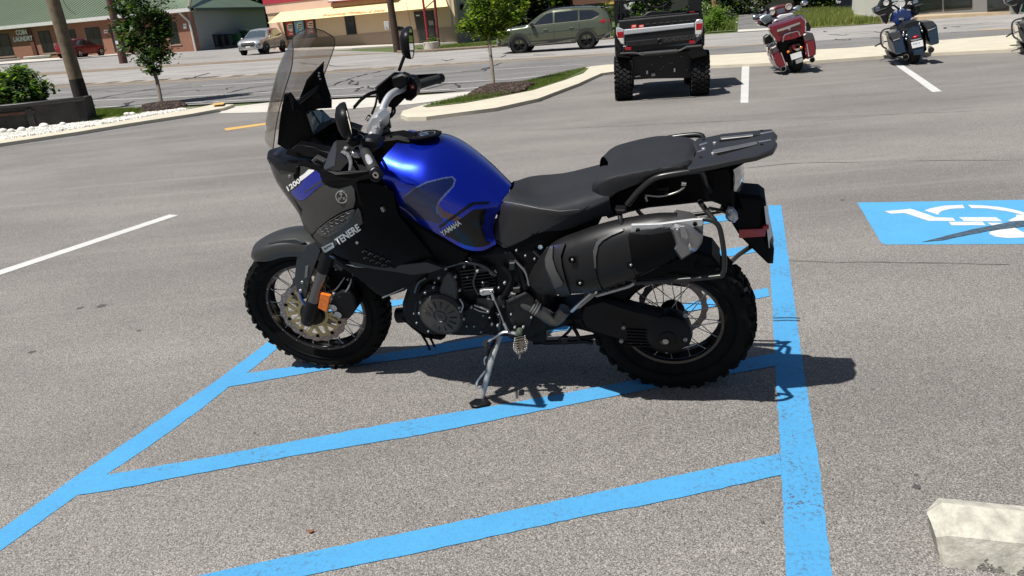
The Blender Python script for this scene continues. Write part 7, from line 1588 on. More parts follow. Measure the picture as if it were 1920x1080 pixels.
# roof: front slope with standing seams, side slope behind the hip
GR = M('green_metal_roof', (.155, .205, .135), rough=.38, metal=.15, var=.14, vs=.5); GR2 = M('green_roof_seam', (.21, .26, .18), rough=.4, metal=.2)
rise, run = 4.2, 9.0; e0 = LW.P(-9, zev+.24, .62); e1 = LW.P(Ln+.4, zev+.24, .62); t0_ = LW.P(-9, zev+rise, .62-run); t1_ = LW.P(Ln-4.6, zev+rise, .62-run)
s1 = SW.P(SW.len+.4, zev+.24, .5); s2 = s1+(t1_-e1)*.35+V((0, 0, 1.4)); bm = bmesh.new(); bm.faces.new([bm.verts.new(p) for p in (e0, e1, t1_, t0_)])
fc = bm.faces.new([bm.verts.new(p) for p in (e1+SW.n*0, s1, SW.P(SW.len, zev+rise*.55, -4.5), t1_)]); roof = obj('roof', bm, GR, ld)
bm = bmesh.new(); k = -9.
while k < Ln+.2:
    f = 1 if k < Ln-4.6 else max(.02, (Ln+.4-k)/5.0); a = LW.P(k, zev+.27, .62); b = LW.P(k, zev+.03+rise*f, .62-run*f); tube(bm, [a, b], .045, n=4); k += .42
sm = obj('roof_seam', bm, GR2, roof, kind='stuff')
obj('hip_cap', tube(bmesh.new(), [e1+V((0, 0, .06)), t1_+V((0, 0, .06))], .13, n=6), M('hip_cap_brown', (.20, .19, .13), rough=.5), roof)
# white wheel stops along the laundry
for i, (a, b) in enumerate((((-20, 119.5), (38, 114.5)), ((46, 112), (97, 109)), ((245, 99), (262, 97.5)), ((322, 95.5), (348, 93.5)))):
    pa_, pb_ = hit(*a), hit(*b); wl = Wall((pa_.x, pa_.y), (pb_.x, pb_.y)); z = T(pa_.x, pa_.y)
    o = wl.box('parking_block', 0, wl.len, z, z+.26, .15, .3, CONC, None, bev=.05); o['label'] = ['white parking block at the far left in front of the brick laundry', 'white parking block left of the red crossover', 'short white parking block right of the maroon pole', 'white parking block nearest the laundry downspout'][i]; o['category'] = 'parking block'; o['group'] = 'white parking blocks before the laundry'
# ---- wheelie bins along the siding
def bin_(px, py, h_px, w_, m, label, ang, grp=None, lidm=None):
    p = at(px, py, 67.5+(px-376)*.05); hgt = h_px/1400*67.5; o = thing('wheelie_bin', label, 'bin', (p.x, p.y, p.z), ang, grp)
    bm = bmesh.new(); ngon_prism(bm, [V((-w_*.42, -w_*.42, 0)), V((w_*.42, -w_*.42, 0)), V((w_*.42, w_*.42, 0)), V((-w_*.42, w_*.42, 0))], (0, 0, hgt*.88))
    for v_ in bm.verts:
        if v_.co.z > .1: v_.co.x *= 1.18; v_.co.y *= 1.18
    obj('bin_body', bm, m, o); b = BX((0, 0, hgt*.93), (w_*1.06, w_*1.1, hgt*.09), bev=.04); obj('bin_lid', b, lidm or m, o)
    obj('bin_handle', tube(bmesh.new(), [(-w_*.4, w_*.58, hgt*.9), (w_*.4, w_*.58, hgt*.9)], .03, n=6), m, o)
    for s in (1, -1): obj('bin_wheel', lathe(bmesh.new(), [(.12, -.04), (.12, .04)], (s*w_*.4, w_*.45, .12), (1, 0, 0), n=12), RUBF, o)
    return o
BNV = M('bin_navy', (.016, .022, .032), rough=.45); BGN = M('bin_green', (.008, .085, .035), rough=.45); BDK = M('bin_dark_green', (.01, .045, .028), rough=.5)
an_ = math.atan2(SW.u.y, SW.u.x)
for i, (px, py, h_, m, lab) in enumerate(((378, 91, 21, BNV, 'navy wheelie bin at the left end of the row, pale badge on its front'), (392, 89, 22, BNV, 'navy wheelie bin second from the brick corner'), (404, 88, 23, BNV, 'dark wheelie bin third from the brick corner, lid ajar'), (417, 87, 23, BNV, 'dark wheelie bin in the middle of the row'), (429, 85, 22, BNV, 'dark wheelie bin just left of the bright green one'), (447, 83.5, 21, BGN, 'bright green wheelie bin behind the silver suv'), (460, 82, 19, BNV, 'grey blue wheelie bin right of the green one'))):
    b = bin_(px, py, h_, .60 if i != 5 else .66, m, lab, an_, 'bins along the grey siding')
    if i == 0: obj('bin_badge', BX((.0, -.33, .75), (.16, .02, .16), bev=.03), WPL, b)
p = at(470, 78, 73); o = thing('dumpster', 'dark green dumpster behind the bins by the siding', 'dumpster', (p.x, p.y, p.z), an_)
bm = bmesh.new(); ngon_prism(bm, [V((-.9, -.6, 0)), V((.9, -.6, 0)), V((.95, -.75, 1.0)), V((-.95, -.75, 1.0))], (0, 1.2, 0)); obj('dumpster_body', bm, BDK, o); obj('dumpster_lid', BX((0, -.1, 1.06), (1.95, 1.4, .08), bev=.02), BGN, o)
# ---- cream shop with the yellow awning
qA, qB = at(509, 97, 59), at(858, 79, 50.5)
PW = Wall((qA.x, qA.y), (qB.x, qB.y)); shop = thing('shop_building', 'cream roadside pizza shop with a long yellow awning and red roof band', 'building', (0, 0, 0))
zs = -1.2; CRM = M('cream_stucco', (.56, .43, .29), rough=.85, var=.06, vs=.5); TAN = M('tan_band', (.31, .235, .175), rough=.85, var=.06, vs=.5); PNK = M('peach_fascia', (.66, .45, .34), rough=.8, var=.05, vs=.5)
AWN = M('yellow_awning', (.74, .61, .31), rough=.7, var=.06, vs=1.5); REDB = M('red_band', (.35, .03, .05), rough=.5); PRM = M('red_print', (.75, .22, .10), rough=.6)
u1, z1 = PW.uz(600, 66.5); u2, z2 = PW.uz(838, 55); zt_ = (z1+z2)/2
wall = PW.box('shop_wall', 0.3, PW.len, zt_, 6.5, 0, .3, CRM, shop); PW.box('wall_base', 0.3, PW.len, zs, zt_, .04, .34, TAN, shop)
ua, za = PW.uz(560, 34.5, 1.1); ub, zb2 = PW.uz(838, 16, 1.1); zaw = (za+zb2)/2; uu0, _ = PW.uz(501, 39, 1.1); uu1, _ = PW.uz(840, 16, 1.1); ut, zt2 = PW.uz(640, 11.5, .1)
bm = bmesh.new(); A4 = [PW.P(uu0, zaw, 1.1), PW.P(uu1, zaw, 1.1), PW.P(uu1-.9, zt2, .1), PW.P(uu0+.5, zt2, .1)]
v4 = [bm.verts.new(p) for p in A4]; bm.faces.new(v4); w4 = [bm.verts.new(PW.P(uu0+.5, zaw, .1)), bm.verts.new(PW.P(uu1-.9, zaw, .1))]
bm.faces.new((v4[0], v4[3], w4[0])); bm.faces.new((v4[1], w4[1], v4[2])); aw = obj('awning', bm, AWN, shop, sharp=20)
xd = PW.u if cx.dot(PW.u) > 0 else -PW.u; sl_ = (PW.P(0, zt2, .1)-PW.P(0, zaw, 1.1)).normalized()
def awn_text(sx_, body, px, py, size):
    u, z = PW.uz(px, py, 1.0); f = (z-zaw)/(zt2-zaw); c = PW.P(u, z, 1.1-f*1.0)+sl_.cross(xd).normalized()*.03*(1 if sl_.cross(xd).dot(CAM-A4[0]) > 0 else -1)
    text('awning_lettering', body, size, PRM, aw, basis(c, xd, sl_), ext=.004, font_scale_x=sx_, shear=.25)
awn_text(1.5, 'Everything Pizza', 637, 26.5, .36); awn_text(1.5, 'Take & Dine', 693, 22.5, .34)
PW.box('fascia', .3, PW.len-.6, zt2, zt2+2.6, .1, .4, PNK, shop); PW.box('roof_band', .2, PW.len-.5, zt2+.66, zt2+2.2, .16, .2, REDB, shop)
sg = PW.trace('sign_box', [(616, 3.5), (700, -2.5), (740, -7), (740, -25), (616, -15)], .45, .4, WPL, shop); PW.trace('sign_frame', [(615, 5), (741, -5.5), (741, -7.5), (615, 3)], .47, .42, M('sign_frame_red', (.25, .03, .03)), sg)
for sgn, col in ((0, 1),): PW.box('sign_underside', *[PW.uz(620, 6, .3)[0], PW.uz(735, 0, .3)[0]], PW.uz(640, 12, .3)[1], PW.uz(640, 4, .3)[1], .3, .2, M('underside_brown', (.45, .24, .13), rough=.8), shop)
# angled left return and windows
PW.trace('wall_leg', [(508, 38), (517, 38), (537, 84), (518, 96)], .3, .35, PNK, shop)
W1 = PW.trace('shop_window', [(529, 38), (590, 33.5), (594, 70), (536, 75)], .04, .12, FRM, shop)
posters = [((535.5, 42), (548, 41), (551, 67), (539, 68), (.50, .05, .04)), ((551, 40.5), (568, 39), (571, 64), (555, 65.5), (.10, .35, .55)), ((572.5, 38.5), (587, 37.5), (590, 62), (576, 63.5), (.45, .06, .05))]
for i, (a, b, c, d_, col) in enumerate(posters):
    PW.trace('pane', [(a[0]-1.5, a[1]-1.5), (b[0]+1.5, b[1]-1.5), (c[0]+1.5, c[1]+3), (d_[0]-1.5, d_[1]+3)], .06, .02, WG, W1)
    PW.trace('poster', [a, b, c, d_], .07, .01, M('poster_%s' % 'rbm'[i], col, rough=.5, var=.2, vs=3), W1)
    mx, my = (a[0]+b[0]+c[0]+d_[0])/4, (a[1]+b[1]+c[1]+d_[1])/4
    PW.trace('poster_bubble', [(mx-5, my-7), (mx-2, my-10), (mx+4.5, my-10), (mx+5.5, my+4), (mx+1, my+5), (mx-4, my+1)], .085, .01, M('poster_cream', (.68, .64, .50), rough=.6), W1)
    for j in range(3 if i == 1 else 2): PW.trace('poster_print', [(mx-3, my-7+j*4), (mx+4, my-7.4+j*4), (mx+4.2, my-5.4+j*4), (mx-2.8, my-5+j*4)], .10, .01, M('poster_ink', (.10, .09, .05)), W1)
    PW.trace('poster_print', [(mx-1, my+8), (mx+5, my+7.5), (mx+5, my+9.5), (mx-1, my+10)], .10, .01, WDEC, W1)
W2 = PW.trace('shop_window', [(645, 30.5), (664, 29.5), (669, 64), (650, 65.5)], .04, .12, FRM, shop); PW.trace('pane', [(648, 32), (662.5, 31), (667, 62.5), (652.5, 63.5)], .06, .03, WG, W2)
D1 = PW.trace('shop_door', [(775, 21.5), (812, 19), (820, 79), (786, 81.5)], .04, .12, FRM, shop); PW.trace('pane', [(779, 24), (795, 23), (801, 77), (789, 78)], .06, .03, WG, D1); PW.trace('pane', [(799, 23), (810, 22), (816, 75), (805, 76)], .06, .03, WG, D1)
PW.trace('door_notice', [(803, 39), (812, 38.5), (813.5, 47), (804.5, 47.5)], .075, .01, M('notice_pale', (.25, .24, .22)), D1); PW.trace('door_notice', [(780, 28), (786, 27.7), (786.5, 30), (780.5, 30.3)], .075, .01, WPL, D1)
# right end wall, grey stucco
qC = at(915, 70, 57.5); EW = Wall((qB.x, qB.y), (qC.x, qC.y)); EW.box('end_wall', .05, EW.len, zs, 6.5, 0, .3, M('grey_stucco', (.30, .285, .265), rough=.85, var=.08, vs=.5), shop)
EW.trace('wall_lamp', [(866, 8), (878, 8), (878, 10), (869, 10), (869, 18), (866, 18)], .15, .1, BLKM, shop)
# ---- house with the porch behind the olive suv
hp = Wall((at(1040, 60, 62)[0], at(1040, 60, 62)[1]), (at(1160, 55, 55)[0], at(1160, 55, 55)[1])); hs = thing('porch_house', 'white sided house with a brown porch roof behind the olive suv', 'house', (0, 0, 0))
hz = -2.0
hp.trace('siding_wall', [(1048, 60), (1067, 58), (1069, -10), (1056, -10), (1056, 8), (1050, 20)], .0, .3, siding_mat('white_siding', (.6, .58, .55)), hs)
hp.trace('porch_roof', [(1068, -20), (1156, -20), (1156, 4), (1120, 6), (1078, 10), (1068, 0)], .9, 3.5, M('porch_brown', (.10, .045, .03), rough=.8), hs)
hp.trace('porch_post', [(1066.5, -5), (1070, -5), (1070.5, 22), (1067, 22)], .95, .2, M('porch_post_brown', (.08, .03, .02)), hs)
hp.trace('porch_wall', [(1069, 10), (1156, 3), (1158, 40), (1069, 45)], -.6, .3, M('porch_tan', (.30, .25, .20), rough=.8), hs)
hp.trace('porch_rail', [(1067, 16.5), (1150, 12), (1150, 13.5), (1067, 18)], .9, .08, M('pale_rail', (.5, .47, .42)), hs)
hp.trace('yellow_awning', [(1136, 4), (1156, 3), (1156, 7), (1134, 8.5)], 1.0, 1.2, M('awning_ochre', (.5, .33, .10)), hs); hp.trace('panel_tan', [(1137, 9), (1150, 8), (1150, 30), (1139, 30)], .3, .3, M('panel_tan_m', (.42, .32, .22)), hs)
# ---- white garage and storefront at the far right
g0, g1, g2 = at(1596, 31, 47), at(1652, 43, 38.5), at(1960, 22, 31)
gb = thing('white_building', 'long white and grey commercial building across the road at the right', 'building', (0, 0, 0)); GW = Wall((g0.x, g0.y), (g1.x, g1.y)); WHS = M('white_stucco', (.60, .59, .54), rough=.85, var=.05, vs=.4)
GW.box('white_wall', 0, GW.len, -1.2, 5.5, 0, .3, WHS, gb)
RW = Wall((g1.x, g1.y), (g2.x, g2.y)); GRS = M('grey_stucco_b', (.17, .17, .165), rough=.85, var=.08, vs=.5)
RW.box('front_wall', 0.02, RW.len+6, -1.2, 5.5, -.01, .3, GRS, gb)
RW.trace('white_return', [(1652, 45), (1700, 41), (1696, -20), (1648, -20)], .02, .05, WHS, gb)
for a, b in (((1714, -30), (1765, 18)), ((1768, -30), (1821, 14)), ((1850, -40), (1890, 18))):
    w2 = RW.trace('shop_window', [(a[0], a[1]), (b[0], a[1]-2), (b[0]+1, b[1]), (a[0]+1, b[1]+4)], .04, .1, FRM, gb); RW.trace('pane', [(a[0]+2, a[1]), (b[0]-2, a[1]-2), (b[0]-1, b[1]-2), (a[0]+3, b[1]+2)], .06, .02, WG, w2)
for x in (1755, 1800):
    p = hit(x, 19); o = tube(bmesh.new(), [(p.x, p.y, p.z), (p.x, p.y, p.z+.25)], .05, n=8); o = obj('bollard_cap', o, M('pale_metal', (.4, .38, .36))); o['label'] = 'short pale stub standing below the dark shop window, %s one' % ('left' if x == 1755 else 'right'); o['category'] = 'bollard'; o['group'] = 'stubs below the shop window'
# dark van with lettering behind the verge
v0, v1 = at(1548, 20, 62), at(1596, 17, 58); vw = Wall((v0.x, v0.y), (v1.x, v1.y)); van = thing('dark_trailer', 'dark navy trailer with white lettering behind the dry grass', 'trailer', (0, 0, 0))
vw.trace('trailer_side', [(1546, 17), (1594, 14), (1594, -14), (1548, -10)], 0, 2.2, M('trailer_navy', (.010, .013, .022), rough=.4), van)
vw.text('trailer_lettering', 'Pure', 1571, 3.5, .35, WDEC, van, off=.02, sx=1.3, shear=.3)
vw.trace('trailer_label', [(1556, 4), (1560, 3.7), (1560, 6.7), (1556, 7)], .02, .02, M('lime_mark', (.45, .5, .1)), van)
for x in (1556, 1584): p = vw.px([(x, 16)])[0]; obj('trailer_wheel', lathe(bmesh.new(), [(.3, -.1), (.3, .1), (.15, .12), (0, .12)], vw.P(p[0], p[1], -.1), vw.n, n=20), RUBF, van)
# ================================================================== POLES, SIGNS, SMALL THINGS
WOOD = M('weathered_pole', (.17, .125, .085), rough=.9, var=.35, vs=7, bump=.6, bs=30); WOODD = M('dark_pole', (.055, .032, .022), rough=.85, var=.3, vs=6, bump=.5, bs=30); MARP = M('maroon_pole', (.09, .035, .03), rough=.8, var=.3, vs=5)
def pole(name, label, base, top, r0, r1, m, cat='utility pole', ext_=6.):
    p = hit(*base); d = ray(*top); # same distance as the base, straight above it
    n_ = V((p.x, p.y, 0)).normalized(); t = p.dot(n_)/d.dot(n_) if abs(d.dot(n_)) > 1e-6 else 1
    q = CAM+d*((p-CAM).dot(n_)/d.dot(n_)); dr = (q-p); o = thing(name, label, cat, p)
    q2 = q+dr.normalized()*ext_
    pp_ = [V((0, 0, -.2)), dr*.25, dr*.6, dr, q2-p]; bm = tube(bmesh.new(), pp_, [r0*1.06, r0, r0*.94, r0*.9, r1], n=16, cap=True)
    obj('shaft', bm, m, o); return o, p, dr
o, pp0, dr0 = pole('utility_pole', 'weathered wooden utility pole leaning at the end of the dark planter', (160, 208), (99, 0), .165, .12, WOOD)
b = bmesh.new(); tube(b, [V((0, 0, 0)), dr0*.22, dr0*.30], [.178, .174, .168], n=16); obj('tarred_foot', b, M('tar_black', (.02, .016, .013), rough=.9, var=.4, vs=9), o)
o, p2, dr2 = pole('utility_pole', 'maroon brown utility pole in front of the laundry door', (232, 119), (206, 0), .24, .2, MARP)
obj('pole_tag', BX(dr2*.34+V((-.02, -.26, 0)), (.16, .04, .2)), WPL, o)
o, p3, dr3 = pole('utility_pole', 'dark brown utility pole carrying a white meter box before the cream shop', (746, 98), (731, 0), .21, .17, WOODD)
def near(o, P, dr, px, py, w_, h_, dd, name, m, push=.3):
    q = CAM+ray(px, py)*(((P-CAM).dot(_fw))/1.0); q = q-V((P.x, P.y, 0)).normalized()*push-P; obj(name, BX(q, (w_, dd, h_), bev=.015), m, o); return q
kx = ((p3-CAM).dot(_fw))/FPX
near(o, p3, dr3, 725.5, 48, 9*kx, 15*kx, .25, 'meter_box', M('meter_white', (.55, .55, .54), rough=.5)); near(o, p3, dr3, 724, 44.5, 1.6*kx, 1.6*kx, .28, 'meter_dial', BLK); near(o, p3, dr3, 725, 51.5, 1.6*kx, 1.6*kx, .28, 'meter_dial', BLK)
q = near(o, p3, dr3, 747, 53.5, 3*kx, 8*kx, .2, 'bracket', BLKM, push=.1)
c0 = CAM+ray(743, 53)*((p3-CAM).dot(_fw))-p3; c1 = CAM+ray(755, 54)*((p3-CAM).dot(_fw)-.3)-p3; obj('camera_tube', tube(bmesh.new(), [c0, c1], 4*kx, n=14), M('camera_grey', (.06, .05, .05), rough=.4), o)
near(o, p3, dr3, 733, 28, 2*kx, 7*kx, .1, 'pole_tag', WPL, push=.25); near(o, p3, dr3, 735.5, 39, 2*kx, 7*kx, .1, 'pole_tag', M('tag_grey', (.35, .33, .33)), push=.25)
SR = M('sign_post_red', (.33, .02, .04), rough=.4); SR2 = M('sign_post_maroon', (.16, .025, .03), rough=.45)
o, _, _ = pole('sign_post', 'bright red sign post rising from the concrete planter by the shop door', (804, 84), (793, 0), .085, .085, SR, 'sign post', 3)
o, _, _ = pole('sign_post', 'maroon sign post just right of the bright red one', (823, 90), (815, 0), .085, .085, SR2, 'sign post', 3)
p = hit(810, 95); bm = lathe(bmesh.new(), [(.42, 0), (.45, .45), (.40, .47), (.38, .38), (0, .38)], (0, 0, 0), (0, 0, 1), n=20); o = thing('concrete_planter', 'round concrete planter around the foot of the red sign post', 'planter', p); obj('planter_bowl', bm, CONC, o)
def shrub_leaves(c, rad, n, ls, mats, wts, seed=1, flat=1.0, shell=.55, name='crown', parent=None, clumps=None):
    """foliage: many small folded leaves gathered in clumps through the crown's volume"""
    rg_ = random.Random(seed); verts, faces, mi = [], [], []; clumps = clumps or max(6, n//60); cs = []
    for i in range(clumps):
        while True:
            q = V((rg_.uniform(-1, 1), rg_.uniform(-1, 1), rg_.uniform(-1, 1)))
            if shell < q.length < 1: break
        cs.append((V((c[0]+q.x*rad[0], c[1]+q.y*rad[1], c[2]+q.z*rad[2])), rg_.uniform(.6, 1.3), rg_.randrange(3)))
    cr = (rad[0]+rad[1]+rad[2])/3*(3.2/clumps**.5)
    for i in range(n):
        cc_, sc, tone = cs[rg_.randrange(clumps)]; q = V((rg_.gauss(0, .42), rg_.gauss(0, .42), rg_.gauss(0, .36)))*cr*sc; p = cc_+q
        a = rg_.uniform(0, 6.28); up_ = V((rg_.gauss(0, .5), rg_.gauss(0, .5), 1)).normalized(); d1 = up_.orthogonal().normalized(); d1 = Matrix.Rotation(a, 3, up_) @ d1; d2 = up_.cross(d1); l = ls*rg_.uniform(.6, 1.35)
        k = len(verts); verts += [p-d1*l*.5, p+d2*l*.32-up_*l*.05, p+d1*l*.55-up_*l*.12, p-d2*l*.32-up_*l*.05]
        faces += [(k, k+1, k+2), (k, k+2, k+3)]; t_ = rg_.choices(range(len(mats)), wts)[0]; t_ = tone % len(mats) if rg_.random() < .45 else t_; mi += [t_, t_]
    me = bpy.data.meshes.new(name); me.from_pydata(verts, [], faces)
    for m_ in mats: me.materials.append(m_)
    me.polygons.foreach_set('material_index', mi); return link(name, me, parent, kind='stuff')
LY = [leafmat('maple_yellow_green', (.13, .19, .025), .5), leafmat('maple_green', (.075, .125, .02), .5), leafmat('maple_lime', (.22, .27, .03), .55)]
LD = [leafmat('pear_dark', (.022, .05, .015), .3), leafmat('pear_mid', (.045, .085, .022), .35), leafmat('pear_light', (.09, .15, .04), .4)]
LB = [leafmat('wood_dark', (.014, .028, .010), .25), leafmat('wood_mid', (.028, .05, .014), .3), leafmat('wood_light', (.08, .12, .02), .35)]
shrub_leaves((0, 0, .5), (.32, .32, .12), 200, .12, LD, (1, 2, 2), seed=3, parent=o, name='planter_plant')
# guy wire by the shop
q0 = at(762, 5, 38); q1 = hit(776, 78); o = obj('guy_wire', tube(bmesh.new(), [q0, (q0+q1)/2, q1], .012, n=5), BLKM); o['label'] = 'thin dark guy wire slanting down beside the brown utility pole'; o['category'] = 'wire'
# overhead wire at the laundry
P = [at(x, y, 40) for x, y in ((116, -6), (122, 8), (132, 20), (142, 27))]; o = obj('service_wire', tube(bmesh.new(), P, .014, n=5, smooth=10), BLKM); o['label'] = 'black service wire sagging from the weathered pole across the green roof'; o['category'] = 'wire'
# election-style yard sign
p = hit(935, 84); sgn_ = Wall((at(931, 84, 41)[0], at(931, 84, 41)[1]), (at(960, 82, 40)[0], at(960, 82, 40)[1])); ys = thing('yard_sign', 'blue yard sign with white letters half hidden by the olive suv bonnet', 'sign', (0, 0, 0))
sgn_.trace('sign_panel', [(931.5, 56), (962, 53.5), (963, 80), (932.5, 82.5)], 0, .03, M('sign_blue', (.02, .035, .16), rough=.5), ys); sgn_.text('sign_lettering', 'BERT', 941, 64, .24, WDEC, ys, off=.01, sx=1.1, bold=.02); sgn_.text('sign_lettering', 'BLA', 940, 73.5, .22, WDEC, ys, off=.01, sx=1.1, bold=.02); sgn_.trace('sign_stripe', [(932.3, 77), (950, 75.5), (950, 80), (932.5, 82)], .01, .01, M('sign_sky', (.12, .25, .5)), ys)
sgn_.trace('sign_stake', [(931, 57), (932, 57), (933, 86), (932, 86)], 0, .04, WPL, ys)
# small light post among the trees
o, _, _ = pole('light_post', 'slim grey light post rising behind the olive suv', (1031, 62), (1029, 0), .05, .045, M('post_grey', (.4, .42, .42), rough=.4), 'light post', 4)
# two poles by the side street
o, pa1, _ = pole('utility_pole', 'brown wooden utility pole standing in the green shrub by the side street', (1342, 52), (1338, 0), .13, .12, M('two_tone_pole', (.30, .17, .09), rough=.8, var=.3, vs=3))
o, pa2, _ = pole('utility_pole', 'grey wooden utility pole beside the brown one at the side street', (1350, 42), (1347, 0), .15, .13, M('grey_pole', (.13, .11, .08), rough=.9, var=.3))
# black plastic chair
p = hit(1369, 41); ch = thing('plastic_chair', 'black plastic chair left on the grass by the side street', 'chair', p, R(20)); CHM = M('chair_black', (.02, .021, .023), rough=.4)
obj('seat', BX((0, 0, .42), (.5, .48, .05), bev=.02), CHM, ch); obj('backrest', BX((0, .24, .68), (.48, .05, .48), bev=.02), CHM, ch)
for x in (-.22, .22):
    for y in (-.21, .21): obj('leg', tube(bmesh.new(), [(x, y, 0), (x*.9, y*.9, .42)], .03, n=6), CHM, ch)
    obj('armrest', BX((x*1.12, 0, .64), (.06, .46, .04), bev=.01), CHM, ch)
obj('front_apron', BX((0, -.22, .32), (.46, .04, .2), bev=.01), CHM, ch)
# long dark planter at the left edge
DW = M('planter_stained', (.035, .033, .030), rough=.85, var=.5, vs=4, bump=.5, bs=20); w0, w1 = hit(-40, 258), hit(166, 236)
PL_ = Wall((w0.x, w0.y), (w1.x, w1.y)); pln = thing('planter_wall', 'long dark stained planter wall at the left edge below the bush', 'planter', (0, 0, 0))
PL_.box('front_board', 0, PL_.len, T(w0.x, w0.y), T(w0.x, w0.y)+.50, 0, .12, DW, pln, bev=.01); PL_.box('cap_rail', -.02, PL_.len+.03, .50, .58, .07, .22, M('cap_black', (.018, .017, .016), rough=.5), pln, bev=.015)
PL_.box('front_moulding', 0, PL_.len-.9, .36, .42, .035, .05, M('rust_rail', (.09, .035, .025), rough=.7, var=.5, vs=6), pln, bev=.008); PL_.box('end_board', PL_.len-.12, PL_.len+.02, .0, .55, .02, .9, M('end_black', (.012, .011, .011), rough=.8), pln); PL_.box('back_board', 0, PL_.len, 0, .5, -.9, .1, DW, pln); PL_.box('panel_stile', PL_.len-1.05, PL_.len-.93, .02, .45, .04, .06, M('cap_black'), pln)
# ================================================================== TREES
def trunk(o, pts, radii, m, name='trunk', branches=(), n=10):
    bm = tube(bmesh.new(), pts, radii, n=n, smooth=16); 
    for a, b, r_ in branches: tube(bm, [V(a), (V(a)+V(b))/2+V((0, 0, .06)), V(b)], [r_, r_*.7, r_*.35], n=6)
    return obj(name, bm, m, o)
BARK = M('young_bark', (.19, .16, .13), rough=.9, var=.35, vs=20, bump=.5, bs=80)
def local(P, px, py): # point at the distance of P
    return CAM+ray(px, py)*((P-CAM).dot(_fw))-P
p = hit(925, 166); o = thing('maple_tree', 'young yellow green maple on the mulch of the kerb island', 'tree', p); k = ((p-CAM).dot(_fw))/FPX
tp = [local(p, x, y) for x, y in ((925, 168), (923.5, 140), (920, 105), (917.5, 80), (915, 55), (913, 20), (915, -20))]
trunk(o, tp, [.052, .042, .038, .034, .03, .024, .015], BARK, branches=[(tp[4], tp[4]+V((-.35, .1, .4)), .018), (tp[4]+V((0, 0, .1)), tp[4]+V((.4, -.1, .42)), .018), (tp[5], tp[5]+V((.3, .1, .3)), .014)])
c = local(p, 922, 18); shrub_leaves(c, (.50, .50, .62), 3400, .085, LY, (3, 3, 2), seed=4, parent=o, shell=.25, clumps=70)
for x, y, r_, n_ in ((880, 48, .18, 420), (868, 52, .10, 160), (955, 30, .20, 420), (972, 28, .12, 180), (905, 62, .15, 360), (935, 60, .16, 380), (898, 20, .25, 500), (985, 10, .10, 120)):
    shrub_leaves(local(p, x, y), (r_, r_, r_*.75), n_, .085, LY, (3, 2, 3), seed=x, parent=o, shell=.1, name='leaf_cluster', clumps=9)
p = hit(303, 199); o = thing('pear_tree', 'young dark green tree on the mulch mound before the laundry', 'tree', p)
tp = [local(p, x, y) for x, y in ((303, 201), (300, 180), (294, 150), (288, 128), (280, 90), (270, 50), (262, 10))]
trunk(o, tp, [.06, .05, .045, .04, .035, .03, .02], BARK, branches=[(tp[3], tp[3]+V((-.3, 0, .5)), .02), (tp[3]+V((0, 0, .1)), tp[3]+V((.3, 0, .5)), .02)])
c = local(p, 270, 22); shrub_leaves(c, (.60, .60, 1.10), 5600, .085, LD, (4, 4, 2), seed=5, parent=o, shell=.2, clumps=110)
for x, y, r_, n_ in ((275, 100, .26, 600), (302, 100, .22, 420), (245, 78, .28, 500), (300, 70, .25, 500), (290, 128, .16, 260), (230, 50, .22, 300), (308, 45, .2, 300), (236, 20, .25, 300)):
    shrub_leaves(local(p, x, y), (r_, r_, r_*.8), n_, .11, LD, (3, 4, 3), seed=x, parent=o, shell=.1, name='leaf_cluster', clumps=10)
# bush in the planter
p = hit(45, 240); p = p+V((0, .5, .3)); o = thing('leafy_bush', 'tall leafy green bush growing out of the dark planter', 'bush', p)
LBU = [leafmat('bush_dark', (.045, .09, .03), .35), leafmat('bush_mid', (.10, .17, .05), .45), leafmat('bush_light', (.19, .27, .09), .5)]
rgb = random.Random(2); bm = bmesh.new()
for k_ in range(9): tube(bm, [V((rgb.uniform(-.25, .25), rgb.uniform(-.2, .2), -.2)), V((rgb.uniform(-.5, .5), rgb.uniform(-.3, .3), .5)), V((rgb.uniform(-.55, .35), rgb.uniform(-.4, .4), .8))], [.014, .010, .005], n=5)
obj('stem', bm, M('bush_stem', (.08, .07, .04), rough=.8), o)
for x, y, rx, rz, n_ in ((38, 175, .62, .48, 2200), (10, 195, .5, .45, 1300), (65, 215, .38, .25, 700), (28, 140, .28, .14, 420), (80, 165, .22, .18, 260), (20, 225, .5, .2, 600)):
    shrub_leaves(local(p, x, y), (rx, .35, rz), n_, .13, LBU, (4, 4, 3), seed=int(x), parent=o, shell=.3, name='leaf_cluster', clumps=34)
# big dark trees behind
def bigtree(label, base_px, depth, cpx, rad, n, seed, mats=LB, wts=(6, 4, 1), ls=.45, name='dense_tree', grp='trees across the road', cl=70):
    b_ = at(base_px[0], base_px[1], depth); P = V((b_.x, b_.y, T(b_.x, b_.y))); o = thing(name, label, 'tree', P, 0, grp)
    c = CAM+ray(*cpx)*depth-P; trunk(o, [V((0, 0, -.3)), V((c.x*.4, c.y*.4, c.z*.5)), V(c)], [.28, .2, .12], M('dark_bark', (.05, .04, .03), rough=.9, var=.3), branches=[(V(c)*.5, V(c)+V((rad[0]*.5, 0, rad[2]*.3)), .1), (V(c)*.45, V(c)+V((-rad[0]*.5, 0, rad[2]*.2)), .1)])
    shrub_leaves(c, rad, n, ls, mats, wts, seed=seed, parent=o, shell=.15, clumps=cl); return o
bigtree('tall dark tree filling the gap left of the shop', (497, 70), 86, (487, 15), (2.6, 2.5, 5.0), 3600, 11, ls=.42)
bigtree('dense dark tree right behind the end wall of the shop', (945, 70), 62, (948, 10), (3.0, 3, 4.2), 4200, 12)
bigtree('dense dark tree above the bonnet of the olive suv', (990, 66), 60, (992, 15), (2.2, 2.4, 3.4), 3800, 13)
